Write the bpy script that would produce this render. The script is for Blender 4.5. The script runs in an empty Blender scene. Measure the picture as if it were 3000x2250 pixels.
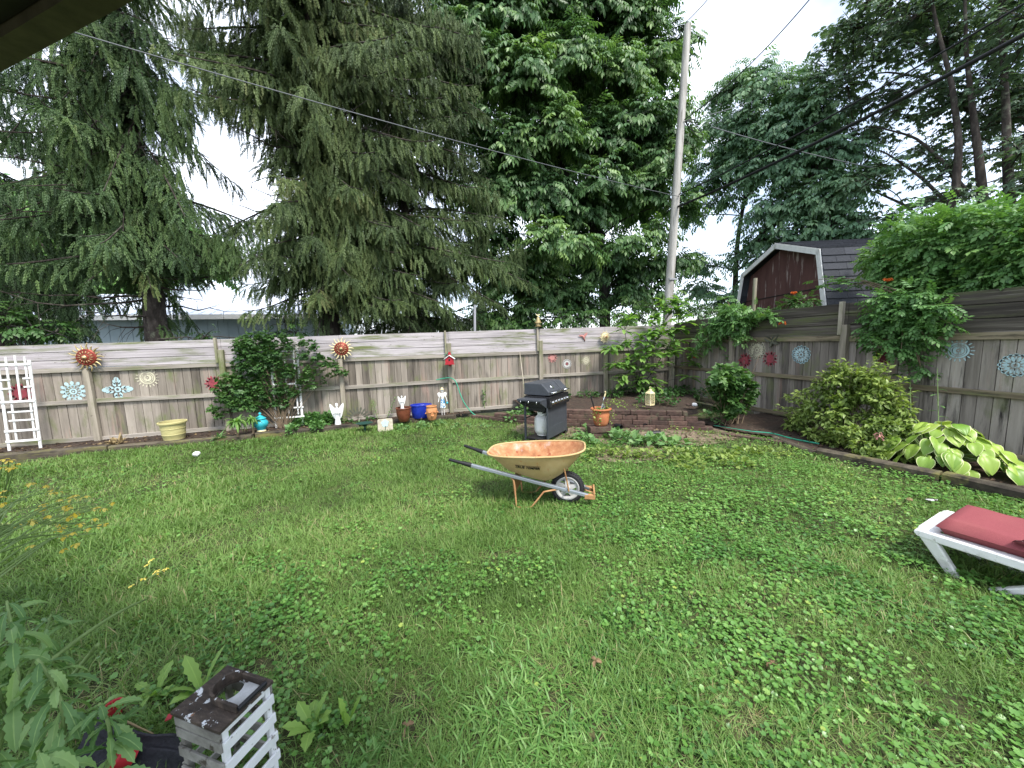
import bpy, math, random
import numpy as np
from mathutils import Matrix, Vector
random.seed(7); RNG = np.random.default_rng(11)
S = bpy.context.scene; COL = S.collection
# ------------------------------------------------------------------ camera
CAMZ = 1.85; FPX = 1068.0
R = np.array([[0.96247164, 0.05887621, -0.26491873], [-0.26982226, 0.10308824, -0.95737598], [-0.02905667, 0.9929282, 0.11510562]])
cd = bpy.data.cameras.new('camera'); cam = bpy.data.objects.new('camera', cd); COL.objects.link(cam)
m = Matrix([[*R[0], 0], [*R[1], 0], [*R[2], CAMZ], [0, 0, 0, 1]])
cam.matrix_world = m
cd.sensor_width = 36; cd.lens = FPX * 36 / 3000; cd.clip_start = 0.05; cd.clip_end = 500
S.camera = cam
# ------------------------------------------------------------------ sky, sun, exposure
SUN_EL, SUN_AZ = 56, 160           # azimuth clockwise from +Y
w = bpy.data.worlds.new('World'); S.world = w; w.use_nodes = True
nt = w.node_tree; nt.nodes.clear()
def nd(t, nt_, **k):
    n = nt_.nodes.new(t)
    for a, b in k.items(): setattr(n, a, b)
    return n
out = nd('ShaderNodeOutputWorld', nt); bg = nd('ShaderNodeBackground', nt)
sky = nd('ShaderNodeTexSky', nt, sky_type='NISHITA', sun_disc=False)
sky.sun_elevation = math.radians(SUN_EL); sky.sun_rotation = math.radians(SUN_AZ)
tc = nd('ShaderNodeTexCoord', nt); mp = nd('ShaderNodeMapping', nt); mp.inputs['Scale'].default_value = (1, 1, 1.8)
no = nd('ShaderNodeTexNoise', nt); no.inputs['Scale'].default_value = 1.9; no.inputs['Detail'].default_value = 5; no.inputs['Roughness'].default_value = .5
cr = nd('ShaderNodeValToRGB', nt); cr.color_ramp.elements[0].position = .40; cr.color_ramp.elements[1].position = .60
cr.color_ramp.elements[0].color = (.30, .30, .30, 1); cr.color_ramp.elements[1].color = (1, 1, 1, 1)
mx = nd('ShaderNodeMix', nt, data_type='RGBA'); mx.inputs['B'].default_value = (7.6, 8.2, 9.3, 1)
nt.links.new(tc.outputs['Generated'], mp.inputs['Vector']); nt.links.new(mp.outputs['Vector'], no.inputs['Vector'])
nt.links.new(no.outputs['Fac'], cr.inputs['Fac']); nt.links.new(cr.outputs['Color'], mx.inputs['Factor'])
nt.links.new(sky.outputs['Color'], mx.inputs['A']); nt.links.new(mx.outputs['Result'], bg.inputs['Color'])
bg.inputs['Strength'].default_value = 0.10
nt.links.new(bg.outputs['Background'], out.inputs['Surface'])
sl = bpy.data.lights.new('sun', 'SUN'); sl.energy = 2.2; sl.angle = math.radians(14); sl.color = (1, .95, .87)
so = bpy.data.objects.new('sun', sl); COL.objects.link(so)
a, e = math.radians(SUN_AZ), math.radians(SUN_EL)
sd = Vector((math.sin(a) * math.cos(e), math.cos(a) * math.cos(e), math.sin(e)))
so.rotation_euler = sd.to_track_quat('Z', 'Y').to_euler(); so.location = (0, -5, 12)
S.view_settings.view_transform = 'Standard'; S.view_settings.look = 'None'; S.view_settings.exposure = 1.45; S.view_settings.gamma = 1
S.cycles.max_bounces = 6; S.cycles.transparent_max_bounces = 8; S.cycles.use_denoising = True
# ------------------------------------------------------------------ photo pixel -> place on a known plane
def ray(px, py): return R @ np.array([px - 1500., 1125. - py, -FPX])
def gz(px, py, z=0.):
    d = ray(px, py); t = (z - CAMZ) / d[2]; return np.array([d[0] * t, d[1] * t, z])
def gb(px, py, z=.08, ymax=9.2):                           # on the soil of the back bed, kept in front of the fence
    p = gz(px, py, z)
    if p[1] > ymax: p = gy(px, py, ymax); p[2] = z
    return p
def gy(px, py, Y):
    d = ray(px, py); t = Y / d[1]; return np.array([d[0] * t, Y, CAMZ + d[2] * t])
def gx(px, py, X):
    d = ray(px, py); t = X / d[0]; return np.array([X, d[1] * t, CAMZ + d[2] * t])
def proj(P):
    P = np.atleast_2d(P).astype(float).copy(); P[:, 2] -= CAMZ; c = P @ R
    return 1500 + FPX * c[:, 0] / -c[:, 2], 1125 - FPX * c[:, 1] / -c[:, 2], -c[:, 2]
# ------------------------------------------------------------------ objects
TF = {}
def tag(o, label=None, cat=None, group=None, kind=None):
    if label: o['label'] = label
    if cat: o['category'] = cat
    if group: o['group'] = group
    if kind: o['kind'] = kind
    return o
def thing(name, label, cat, loc=(0, 0, 0), rotz=0., group=None):
    o = bpy.data.objects.new(name, None); COL.objects.link(o)
    o.empty_display_size = .1
    o.location = [float(c) for c in loc]; o.rotation_euler = (0, 0, rotz)
    TF[o.name] = Matrix.Translation(Vector(o.location)) @ Matrix.Rotation(rotz, 4, 'Z')
    return tag(o, label, cat, group)
def copy_tree(o, parent=None):
    c = o.copy(); COL.objects.link(c)
    if parent is not None: c.parent = parent
    for ch in [x for x in bpy.data.objects if x.parent == o]: copy_tree(ch, c)
    return c
def rootm(o):
    while o.parent is not None: o = o.parent
    return TF.get(o.name, Matrix.Identity(4))
def unit(v): v = np.asarray(v, float); return v / max(1e-9, np.linalg.norm(v))
def rotm(ax, ang): return np.array(Matrix.Rotation(ang, 3, ax))
def make_mesh(name, V, F, fv=None, fm=None, mats=(), smooth=False):
    me = bpy.data.meshes.new(name)
    V = np.asarray(V, np.float32)
    if isinstance(F, np.ndarray):
        nf, k = F.shape; me.vertices.add(len(V)); me.vertices.foreach_set('co', V.ravel())
        me.loops.add(nf * k); me.loops.foreach_set('vertex_index', F.astype(np.int32).ravel())
        me.polygons.add(nf); me.polygons.foreach_set('loop_start', np.arange(0, nf * k, k, dtype=np.int32))
        me.update(calc_edges=True)
    else:
        me.from_pydata([tuple(map(float, v)) for v in V], [], F); me.update()
    if fv is not None:
        at = me.attributes.new('v', 'FLOAT', 'FACE'); at.data.foreach_set('value', np.asarray(fv, np.float32))
    for mt in mats: me.materials.append(mt)
    if fm is not None: me.polygons.foreach_set('material_index', np.asarray(fm, np.int32))
    if smooth: me.polygons.foreach_set('use_smooth', np.ones(len(me.polygons), bool))
    return me
def link(name, me, parent=None, local=False):
    o = bpy.data.objects.new(name, me); COL.objects.link(o)
    if parent is not None:
        if not local: me.transform(rootm(parent).inverted())
        o.parent = parent
    return o
class MB:
    def __init__(s): s.V = []; s.F = []; s.fv = []; s.fm = []; s.v = .5; s.m = 0
    def add(s, V, F):
        b = len(s.V); s.V.extend([tuple(map(float, p)) for p in V])
        for f in F: s.F.append(tuple(b + i for i in f)); s.fv.append(s.v); s.fm.append(s.m)
    def hexa(s, p): s.add(p, [(3, 2, 1, 0), (4, 5, 6, 7), (0, 1, 5, 4), (1, 2, 6, 5), (2, 3, 7, 6), (3, 0, 4, 7)])
    def box(s, x0, x1, y0, y1, z0, z1, rot=None, piv=None):
        p = np.array([(x0, y0, z0), (x1, y0, z0), (x1, y1, z0), (x0, y1, z0), (x0, y0, z1), (x1, y0, z1), (x1, y1, z1), (x0, y1, z1)], float)
        if rot is not None:
            c = p.mean(0) if piv is None else np.asarray(piv, float); p = (p - c) @ np.asarray(rot).T + c
        s.hexa(p)
    def bar(s, a, b, w, t, up=(0, 0, 1)):                      # board from a to b: w across, t along 'up'
        a = np.asarray(a, float); b = np.asarray(b, float); d = unit(b - a); sd = np.cross(d, up)
        if np.linalg.norm(sd) < 1e-6: sd = np.array([1., 0, 0])
        sd = unit(sd); u = np.cross(sd, d); q = []
        for e in (a, b):
            for i, j in ((-1, -1), (1, -1), (1, 1), (-1, 1)): q.append(e + sd * w / 2 * i + u * t / 2 * j)
        s.hexa([q[0], q[1], q[2], q[3], q[4], q[5], q[6], q[7]])
    def tube(s, pts, r, n=8, cap=True):
        P = np.asarray(pts, float); k = len(P); r = np.full(k, r, float) if np.isscalar(r) else np.asarray(r, float)
        T = np.gradient(P, axis=0); ref = np.array([0, 0, 1.]) if abs(unit(T[0])[2]) < .9 else np.array([1., 0, 0])
        V = []; u = None
        for i in range(k):
            t = unit(T[i]); u = unit(np.cross(t, ref)) if u is None else unit(u - t * (u @ t)); v = np.cross(t, u)
            for j in range(n):
                a = 2 * math.pi * j / n; V.append(P[i] + r[i] * (math.cos(a) * u + math.sin(a) * v))
        F = [(i * n + j, i * n + (j + 1) % n, (i + 1) * n + (j + 1) % n, (i + 1) * n + j) for i in range(k - 1) for j in range(n)]
        if cap: F += [tuple(range(n))[::-1], tuple((k - 1) * n + j for j in range(n))]
        s.add(V, F)
    def lathe(s, prof, c=(0, 0, 0), n=24, rot=None, sx=1, sy=1, cap=True):
        V = []; c = np.asarray(c, float)
        for r_, z in prof:
            for j in range(n):
                a = 2 * math.pi * j / n; p = np.array([sx * r_ * math.cos(a), sy * r_ * math.sin(a), z])
                V.append((rot @ p if rot is not None else p) + c)
        k = len(prof); F = [(i * n + j, i * n + (j + 1) % n, (i + 1) * n + (j + 1) % n, (i + 1) * n + j) for i in range(k - 1) for j in range(n)]
        if cap and prof[0][0] > 1e-6: F.append(tuple(range(n))[::-1])
        if cap and prof[-1][0] > 1e-6: F.append(tuple((k - 1) * n + j for j in range(n)))
        s.add(V, F)
    def slab(s, o, u, v, poly, t):                              # polygon in the (u,v) plane at o, thickness t along u x v
        o = np.asarray(o, float); u = np.asarray(u, float); v = np.asarray(v, float); nn = np.cross(u, v); k = len(poly)
        A = [o + u * p[0] + v * p[1] for p in poly]; B = [p + nn * t for p in A]
        s.add(A + B, [tuple(range(k))[::-1], tuple(range(k, 2 * k))] + [(i, (i + 1) % k, k + (i + 1) % k, k + i) for i in range(k)])
    def ring(s, o, u, v, r0, r1, t, n=28):
        o = np.asarray(o, float); u = np.asarray(u, float); v = np.asarray(v, float); nn = np.cross(u, v); V = []
        for rr, h in ((r0, 0), (r1, 0), (r1, t), (r0, t)):
            for j in range(n):
                a = 2 * math.pi * j / n; V.append(o + rr * (math.cos(a) * u + math.sin(a) * v) + nn * h)
        s.add(V, [(a_ * n + j, a_ * n + (j + 1) % n, b_ * n + (j + 1) % n, b_ * n + j) for a_, b_ in ((1, 0), (2, 1), (3, 2), (0, 3)) for j in range(n)])
    def leaf(s, base, d, L, W, droop=.5, fold=.25, seg=6, lobes=0, up=(0, 0, 1), v=None, margin=False, shape=.45, twist=0., curl=0., vm=1., mid=False):
        base = np.asarray(base, float); d = unit(d); up = np.asarray(up, float); sd = unit(np.cross(d, up)) if np.linalg.norm(np.cross(d, up)) > 1e-4 else np.array([1., 0, 0])
        if twist: sd = unit(np.array(Matrix.Rotation(twist, 3, Vector(d)) @ Vector(sd)))
        cols = (-1, -.9, -.6, -.3, 0, .3, .6, .9, 1) if margin else (-1, -.09, .09, 1) if mid else (-1, 0, 1)
        V = []; p = base.copy(); cur = d.copy(); dn = np.array([0, 0, -1.]); nseg = seg
        for i in range(nseg + 1):
            t = i / nseg
            wt = math.sin(math.pi * t ** (math.log(.5) / math.log(shape))) ** .8 if 0 < t < 1 else 0.02
            if lobes and 0 < t < 1: wt *= .55 + .45 * (1 if (i % 2) else .35) if lobes > 0 else 1
            nn = unit(np.cross(sd, cur))
            for c in cols:
                V.append(p + sd * c * W / 2 * wt + nn * ((.022 * W * wt if margin and abs(abs(c) - .6) < .01 else 0) + abs(c) * fold * W / 2 * wt - curl * abs(c) ** 3 * W * .3 * wt * (1 + .6 * math.sin(9 * t + 5 * c))))
            cur = unit(cur + dn * droop / nseg * 1.6); p = p + cur * L / nseg
        k = len(cols); sv = s.v
        for i in range(nseg):
            for j in range(k - 1):
                pass
        b = len(s.V); s.V.extend([tuple(map(float, q)) for q in V])
        vv = sv if v is None else v
        for i in range(nseg):
            for j in range(k - 1):
                s.F.append((b + i * k + j, b + i * k + j + 1, b + (i + 1) * k + j + 1, b + (i + 1) * k + j))
                s.fv.append(vm if margin and j in (0, k - 2) else vv + .45 if mid and j == 1 else vv); s.fm.append(s.m)
        return p
    def build(s, name, mats, parent=None, local=False, smooth=False, bevel=0, seg=2):
        if not isinstance(mats, (list, tuple)): mats = [mats]
        me = make_mesh(name, s.V, s.F, s.fv, s.fm, mats, smooth)
        o = link(name, me, parent, local)
        if bevel:
            b = o.modifiers.new('bevel', 'BEVEL'); b.width = bevel; b.segments = seg; b.limit_method = 'ANGLE'
        return o
def sm(o, ang=40):
    o.data.polygons.foreach_set('use_smooth', np.ones(len(o.data.polygons), bool))
    try: o.data.set_sharp_from_angle(angle=math.radians(ang))
    except Exception: pass
    return o
# ------------------------------------------------------------------ many leaves in one crown
def T_join(parts):
    V = []; F = []; tv = []; b = 0
    for v, f, t in parts:
        V.append(v); F.append(np.asarray(f) + b); tv.append(np.full(len(f), t)); b += len(v)
    return np.concatenate(V), np.concatenate(F), np.concatenate(tv)
def T_leaf(w=.3, fold=.12, droop=.1):
    V = np.array([(0, 0, 0), (-w, .42, fold), (0, .45, 0), (w, .42, fold), (0, 1, -droop)]); F = [(0, 2, 1), (0, 3, 2), (1, 2, 4), (2, 3, 4)]
    return V, np.array(F), np.zeros(4)
def T_diamond(w=.3, fold=.1, droop=.1):
    V = np.array([(0, 0, 0), (-w, .45, fold - droop * .3), (0, 1, -droop), (w, .45, fold - droop * .3)]); return V, np.array([(0, 2, 1), (0, 3, 2)]), np.zeros(2)
def T_pinnate(n=3, leaf=.42, w=.32, droop=.35, ang=55, full=False):
    ps = []; base = T_leaf(w, .06, .15) if full else T_diamond(w, .06, .15)
    for i in range(n):
        y = .22 + .62 * i / max(1, n)
        for sgn in (-1, 1):
            a = math.radians(ang * (1 - .25 * i / n)) * sgn; M_ = rotm('Z', -a) @ rotm('X', -droop)
            ps.append(((base[0] * leaf * (1 - .12 * abs(i - n / 2))) @ M_.T + [0, y, -.14 * y * y], base[1], .06 * sgn))
    ps.append(((base[0] * leaf) @ rotm('X', -droop * 1.2).T + [0, .82, -.1], base[1], .05))
    return T_join(ps)
def T_palmate(n=5, w=.3, droop=.3):
    ps = []; base = T_diamond(w, .05, .12)
    for i in range(n):
        a = math.radians(-75 + 150 * i / (n - 1)); ps.append(((base[0] * (1 - .25 * abs(i - (n - 1) / 2) / n * 2)) @ (rotm('Z', a) @ rotm('X', -droop)).T, base[1], .04 * (i % 2)))
    return T_join(ps)
def T_shoot(n=8, w=.13):
    V = []; F = []; r = random.Random(3)
    for i in range(n):
        y = i / n
        for k, a in enumerate((0.3, 2.5, 4.4)):
            ww = w * (1 - .45 * y) * r.uniform(.85, 1.2); dx, dz = math.cos(a + .9 * (i % 2)), math.sin(a + .9 * (i % 2)); b = len(V)
            V += [(0, y - .05, 0), (dx * .02, y + .12, dz * .02), (dx * ww, y + .17 + .1 * r.random(), dz * ww)]; F.append((b, b + 1, b + 2))
            V += [(dx * .03, y + .02, dz * .03), (dx * .01, y + .16, dz * .01), (dx * ww * .7, y + .26, dz * ww * .8)]; F.append((b + 3, b + 4, b + 5))
    return np.array(V), np.array(F), np.zeros(len(F))
def cloud(name, T, P, A, N, Sc, val, mat, parent=None):
    TV, TFc, tv = T; n = len(P)
    A = A / np.linalg.norm(A, axis=1, keepdims=True); X = np.cross(A, N); X /= np.maximum(1e-6, np.linalg.norm(X, axis=1, keepdims=True)); Z = np.cross(X, A)
    Sc = np.broadcast_to(np.asarray(Sc, float), (n,))[:, None, None]
    V = P[:, None, :] + Sc * (TV[None, :, 0:1] * X[:, None, :] + TV[None, :, 1:2] * A[:, None, :] + TV[None, :, 2:3] * Z[:, None, :])
    F = (TFc[None] + (np.arange(n) * len(TV))[:, None, None]).reshape(-1, TFc.shape[1])
    fv = (np.asarray(val)[:, None] + tv[None]).ravel()
    me = make_mesh(name, V.reshape(-1, 3), F, fv, None, [mat]); return link(name, me, parent)
def rnd(n): v = RNG.normal(size=(n, 3)); return v / np.linalg.norm(v, axis=1, keepdims=True)
def vnoise(x, y, sc, seed=0):
    x = np.asarray(x) / sc; y = np.asarray(y) / sc; xi = np.floor(x).astype(int); yi = np.floor(y).astype(int); fx = x - xi; fy = y - yi
    fx = fx * fx * (3 - 2 * fx); fy = fy * fy * (3 - 2 * fy)
    h = lambda i, j: (np.sin(i * 127.1 + j * 311.7 + seed * 74.7) * 43758.5453) % 1.0
    return (h(xi, yi) * (1 - fx) + h(xi + 1, yi) * fx) * (1 - fy) + (h(xi, yi + 1) * (1 - fx) + h(xi + 1, yi + 1) * fx) * fy
# ------------------------------------------------------------------ materials
def ramp(nt_, fac, stops, interp='LINEAR'):
    r = nd('ShaderNodeValToRGB', nt_); el = r.color_ramp.elements; r.color_ramp.interpolation = interp
    while len(el) < len(stops): el.new(.5)
    for e_, (p, c) in zip(el, stops): e_.position = p; e_.color = (*c, 1)
    nt_.links.new(fac, r.inputs['Fac']); return r.outputs['Color']
def pm(name, stops, scale=(4, 4, 4), detail=5, rough=.7, vmix=.35, bump=.15, metal=0., spec=.3, stains=(), dist=0., coat=0., bscale=None):
    """base ramp driven by noise + per-face tone v; stains = (colour, scale, lo, hi) layers with shapes of their own"""
    mt = bpy.data.materials.new(name); mt.use_nodes = True; t = mt.node_tree; t.nodes.clear(); L = t.links.new
    o = nd('ShaderNodeOutputMaterial', t); p = nd('ShaderNodeBsdfPrincipled', t); L(p.outputs[0], o.inputs[0])
    c = nd('ShaderNodeTexCoord', t); mpg = nd('ShaderNodeMapping', t); mpg.inputs['Scale'].default_value = scale; L(c.outputs['Object'], mpg.inputs['Vector'])
    n = nd('ShaderNodeTexNoise', t); n.inputs['Scale'].default_value = 1; n.inputs['Detail'].default_value = detail; n.inputs['Roughness'].default_value = .62; n.inputs['Distortion'].default_value = dist
    L(mpg.outputs[0], n.inputs['Vector'])
    at = nd('ShaderNodeAttribute', t, attribute_name='v')
    mixv = nd('ShaderNodeMix', t); mixv.inputs['Factor'].default_value = vmix
    st = nd('ShaderNodeMapRange', t); st.inputs['From Min'].default_value = .3; st.inputs['From Max'].default_value = .7; L(n.outputs['Fac'], st.inputs['Value'])
    L(st.outputs[0], mixv.inputs['A']); L(at.outputs['Fac'], mixv.inputs['B'])
    col = ramp(t, mixv.outputs[0], stops)
    for k, (sc_, ss, lo, hi) in enumerate(stains):
        m2 = nd('ShaderNodeMapping', t); m2.inputs['Scale'].default_value = ss if not np.isscalar(ss) else (ss,) * 3; m2.inputs['Location'].default_value = (3.1 * k + 1, 5.7 * k, 1.3 * k); L(c.outputs['Object'], m2.inputs['Vector'])
        n2 = nd('ShaderNodeTexNoise', t); n2.inputs['Scale'].default_value = 1; n2.inputs['Detail'].default_value = 6; n2.inputs['Roughness'].default_value = .65; L(m2.outputs[0], n2.inputs['Vector'])
        mr = nd('ShaderNodeMapRange', t); mr.inputs['From Min'].default_value = lo; mr.inputs['From Max'].default_value = hi; L(n2.outputs['Fac'], mr.inputs['Value'])
        mx_ = nd('ShaderNodeMix', t, data_type='RGBA'); L(mr.outputs[0], mx_.inputs['Factor']); L(col, mx_.inputs['A']); mx_.inputs['B'].default_value = (*sc_, 1); col = mx_.outputs['Result']
    L(col, p.inputs['Base Color']); p.inputs['Roughness'].default_value = rough; p.inputs['Metallic'].default_value = metal; p.inputs['Specular IOR Level'].default_value = spec
    if coat: p.inputs['Coat Weight'].default_value = coat; p.inputs['Coat Roughness'].default_value = .12
    if bump:
        b = nd('ShaderNodeBump', t); b.inputs['Strength'].default_value = bump; b.inputs['Distance'].default_value = .02
        L(n.outputs['Fac'], b.inputs['Height']); L(b.outputs[0], p.inputs['Normal'])
    return mt
def leafmat(name, stops, trans=.35, rough=.5, nscale=6., namp=.25, spec=.35, tcol=None):
    mt = bpy.data.materials.new(name); mt.use_nodes = True; t = mt.node_tree; t.nodes.clear(); L = t.links.new
    o = nd('ShaderNodeOutputMaterial', t); p = nd('ShaderNodeBsdfPrincipled', t); tr = nd('ShaderNodeBsdfTranslucent', t); ms = nd('ShaderNodeMixShader', t)
    at = nd('ShaderNodeAttribute', t, attribute_name='v'); c = nd('ShaderNodeTexCoord', t); n = nd('ShaderNodeTexNoise', t); n.inputs['Scale'].default_value = nscale; n.inputs['Detail'].default_value = 2
    L(c.outputs['Object'], n.inputs['Vector'])
    ma = nd('ShaderNodeMath', t, operation='MULTIPLY_ADD'); L(n.outputs['Fac'], ma.inputs[0]); ma.inputs[1].default_value = namp * 2; L(at.outputs['Fac'], ma.inputs[2])
    sb = nd('ShaderNodeMath', t, operation='SUBTRACT'); L(ma.outputs[0], sb.inputs[0]); sb.inputs[1].default_value = namp
    col = ramp(t, sb.outputs[0], stops); L(col, p.inputs['Base Color'])
    hs = nd('ShaderNodeMix', t, data_type='RGBA', blend_type='MULTIPLY'); hs.inputs['Factor'].default_value = 1; L(col, hs.inputs['A']); hs.inputs['B'].default_value = (*(tcol or (1.15, 1.25, .55)), 1)
    L(hs.outputs['Result'], tr.inputs['Color'])
    p.inputs['Roughness'].default_value = rough; p.inputs['Specular IOR Level'].default_value = spec
    ms.inputs[0].default_value = trans; L(p.outputs[0], ms.inputs[1]); L(tr.outputs[0], ms.inputs[2]); L(ms.outputs[0], o.inputs[0]); return mt
MT = {}
# weathered fence wood: vertical and horizontal grain
_gr = [(0, (.05, .042, .034)), (.3, (.14, .12, .098)), (.6, (.245, .213, .178)), (1, (.38, .335, .285))]
_moss = (.13, .15, .06)
MT['picket'] = pm('fence_picket_wood', _gr, (14, 14, 1.1), 6, .85, .6, .35, stains=[(_moss, (3, 3, 1.3), .53, .72), ((.34, .23, .19), (5, 5, .5), .56, .75), ((.04, .035, .03), (6, 6, .7), .60, .74), ((.035, .03, .025), (18, 18, 5), .66, .74)])
MT['rail'] = pm('fence_rail_wood', [(0, (.13, .115, .095)), (.5, (.29, .26, .225)), (1, (.42, .38, .335))], (1.1, 9, 22), 6, .85, .4, .3, stains=[(_moss, (1.2, 3, 9), .5, .7)])
MT['topboard'] = pm('fence_top_board_wood', [(0, (.2, .18, .185)), (.5, (.37, .34, .35)), (1, (.52, .48, .49))], (.9, 9, 26), 6, .85, .3, .3, stains=[(_moss, (.8, 3, 7), .5, .66), ((.09, .07, .055), (9, 9, 22), .64, .70)])
MT['picket_dark'] = pm('side_fence_picket_wood', [(0, (.055, .049, .042)), (.35, (.18, .157, .135)), (.65, (.31, .275, .24)), (1, (.43, .39, .34))], (14, 14, .9), 6, .85, .6, .35, stains=[((.02, .018, .016), (6, 6, .8), .54, .70), (_moss, (3, 3, 1.2), .53, .75), ((.27, .17, .13), (5, 5, .4), .56, .74)])
MT['rail_dark'] = pm('side_fence_rail_wood', [(0, (.1, .08, .05)), (.5, (.22, .18, .12)), (1, (.33, .28, .2))], (9, 1.1, 22), 6, .85, .4, .3, stains=[(_moss, (3, 1.2, 9), .52, .7), ((.03, .025, .02), (8, 1.6, 14), .56, .7)])
MT['topboard_dark'] = pm('side_fence_top_board_wood', [(0, (.025, .021, .018)), (.5, (.07, .06, .05)), (1, (.16, .14, .118))], (9, .9, 26), 6, .85, .35, .35, stains=[((.1, .11, .05), (3, .8, 7), .5, .66), ((.25, .23, .2), (9, .7, 30), .60, .72)])  # much darker than the back fence top boards
MT['post'] = pm('fence_post_wood', [(0, (.15, .13, .1)), (.5, (.3, .265, .21)), (1, (.42, .375, .31))], (12, 12, .9), 6, .85, .3, .3, stains=[(_moss, (3, 3, 1), .48, .7), ((.05, .04, .03), (11, 11, 9), .66, .71)])
MT['timber'] = pm('timber_edging_wood', [(0, (.022, .019, .015)), (.5, (.06, .05, .037)), (1, (.13, .11, .078))], (2, 9, 16), 6, .9, .3, .4, stains=[((.16, .15, .05), (1.5, 4, 5), .52, .68), ((.02, .017, .014), (3, 5, 9), .52, .66)])
MT['soil'] = pm('garden_soil', [(0, (.012, .009, .007)), (.5, (.034, .025, .019)), (1, (.075, .056, .04))], (14, 14, 14), 8, .95, 0, .8, stains=[((.16, .115, .075), 26, .58, .66), ((.05, .03, .022), 5, .4, .7)])
MT['dirt'] = pm('bare_dirt', [(0, (.07, .05, .036)), (.5, (.16, .12, .085)), (1, (.27, .21, .15))], (9, 9, 9), 8, .95, 0, .6, stains=[((.35, .28, .19), 40, .6, .66), ((.05, .06, .02), 4, .5, .62)])
MT['ground'] = pm('lawn_ground', [(0, (.02, .022, .01)), (.5, (.045, .05, .02)), (1, (.09, .085, .035))], (7, 7, 7), 8, .95, 0, .6, stains=[((.14, .11, .06), 3.5, .6, .75)])
MT['brick'] = pm('old_red_brick', [(0, (.035, .024, .02)), (.5, (.085, .052, .042)), (1, (.15, .092, .072))], (9, 9, 12), 6, .9, .5, .7, stains=[((.10, .095, .06), 7, .54, .7), ((.035, .028, .024), 11, .58, .7)])
MT['bark'] = pm('spruce_bark', [(0, (.014, .012, .010)), (.5, (.042, .034, .029)), (1, (.10, .085, .075))], (11, 11, 4), 7, .95, .1, .9, stains=[((.13, .14, .1), 5, .56, .68)])
MT['bark2'] = pm('grey_bark', [(0, (.016, .015, .013)), (.5, (.045, .041, .037)), (1, (.10, .094, .082))], (9, 9, 2.5), 7, .95, .1, .7)
MT['twig'] = pm('brown_twig', [(0, (.07, .05, .03)), (1, (.2, .15, .1))], (9, 9, 9), 3, .9, .3, 0)
MT['greenstem'] = pm('green_stem', [(0, (.10, .17, .05)), (1, (.26, .36, .13))], (9, 9, 9), 3, .6, .5, 0)
MT['needle'] = leafmat('spruce_needles', [(0, (.03, .05, .024)), (.45, (.075, .118, .042)), (.8, (.145, .20, .07)), (1, (.21, .22, .09))], .2, .6, 1.1, .22)
MT['needle2'] = leafmat('blue_green_needles', [(0, (.026, .05, .026)), (.45, (.065, .12, .045)), (.8, (.125, .20, .065)), (1, (.18, .22, .08))], .2, .6, 1.1, .2)
MT['leafA'] = leafmat('boxelder_leaves', [(0, (.038, .08, .036)), (.5, (.085, .175, .065)), (1, (.21, .33, .11))], .32, .45, .7, .3)
MT['leafB'] = leafmat('hickory_leaves', [(0, (.055, .115, .07)), (.5, (.115, .22, .125)), (1, (.2, .32, .17))], .32, .45, .7, .25)  # leaves made paler and bluer: haze put into the colour
MT['leafC'] = leafmat('locust_leaves', [(0, (.06, .095, .07)), (.5, (.115, .185, .12)), (1, (.19, .28, .16))], .3, .5, .7, .25)  # washed-out haze carried by the leaf colour here too
MT['vine'] = leafmat('vine_leaves', [(0, (.05, .12, .04)), (.5, (.11, .235, .07)), (1, (.22, .37, .11))], .3, .42, 1.2, .28)
MT['bush'] = leafmat('bush_leaves', [(0, (.025, .065, .02)), (.5, (.055, .13, .035)), (1, (.12, .22, .06))], .3, .45, 2., .25)
MT['lightbush'] = leafmat('yellow_green_leaves', [(0, (.07, .12, .025)), (.45, (.17, .25, .055)), (1, (.36, .44, .13))], .3, .42, 2., .25)
MT['fresh'] = leafmat('fresh_whorled_leaves', [(0, (.09, .19, .045)), (.5, (.17, .32, .08)), (1, (.31, .46, .13))], .45, .42, 2., .2)
MT['hosta'] = leafmat('hosta_leaves', [(0, (.05, .14, .02)), (.3, (.14, .27, .035)), (.62, (.30, .42, .07)), (.80, (.36, .46, .10)), (.9, (.68, .68, .42)), (1, (.75, .74, .5))], .22, .4, 3., .06)
MT['weed'] = leafmat('weed_leaves', [(0, (.06, .14, .045)), (.5, (.13, .25, .085)), (1, (.28, .42, .15))], .3, .5, 5., .15)
MT['pale'] = leafmat('pale_rosette_leaves', [(0, (.14, .26, .05)), (1, (.3, .46, .11))], .35, .5, 5., .15)
MT['grass'] = leafmat('fine_grass', [(0, (.045, .085, .018)), (.4, (.125, .225, .048)), (.7, (.20, .31, .085)), (.88, (.27, .34, .13)), (1, (.38, .31, .17))], .3, .55, 1.3, .12)
MT['crab'] = leafmat('broad_grass', [(0, (.04, .115, .025)), (.5, (.105, .235, .05)), (1, (.22, .37, .11))], .3, .45, 2., .14, .35)
MT['ivy'] = leafmat('ground_ivy', [(0, (.045, .13, .026)), (.5, (.115, .255, .05)), (.85, (.19, .345, .085)), (1, (.29, .38, .08))], .25, .36, 2., .17, .45)
MT['mulch'] = leafmat('mulch_chips', [(0, (.03, .02, .013)), (.7, (.09, .06, .04)), (1, (.3, .22, .12))], .1, .8, 5., .1, .1, (1, 1, 1))
MT['straw'] = leafmat('dry_straw', [(0, (.2, .14, .07)), (1, (.45, .36, .2))], .2, .7, 5., .1, .1, (1, 1, 1))
MT['yflower'] = leafmat('yellow_petals', [(0, (.70, .52, .05)), (1, (.85, .72, .2))], .3, .6, 20., .1, .1, (1, 1, 1))
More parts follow.
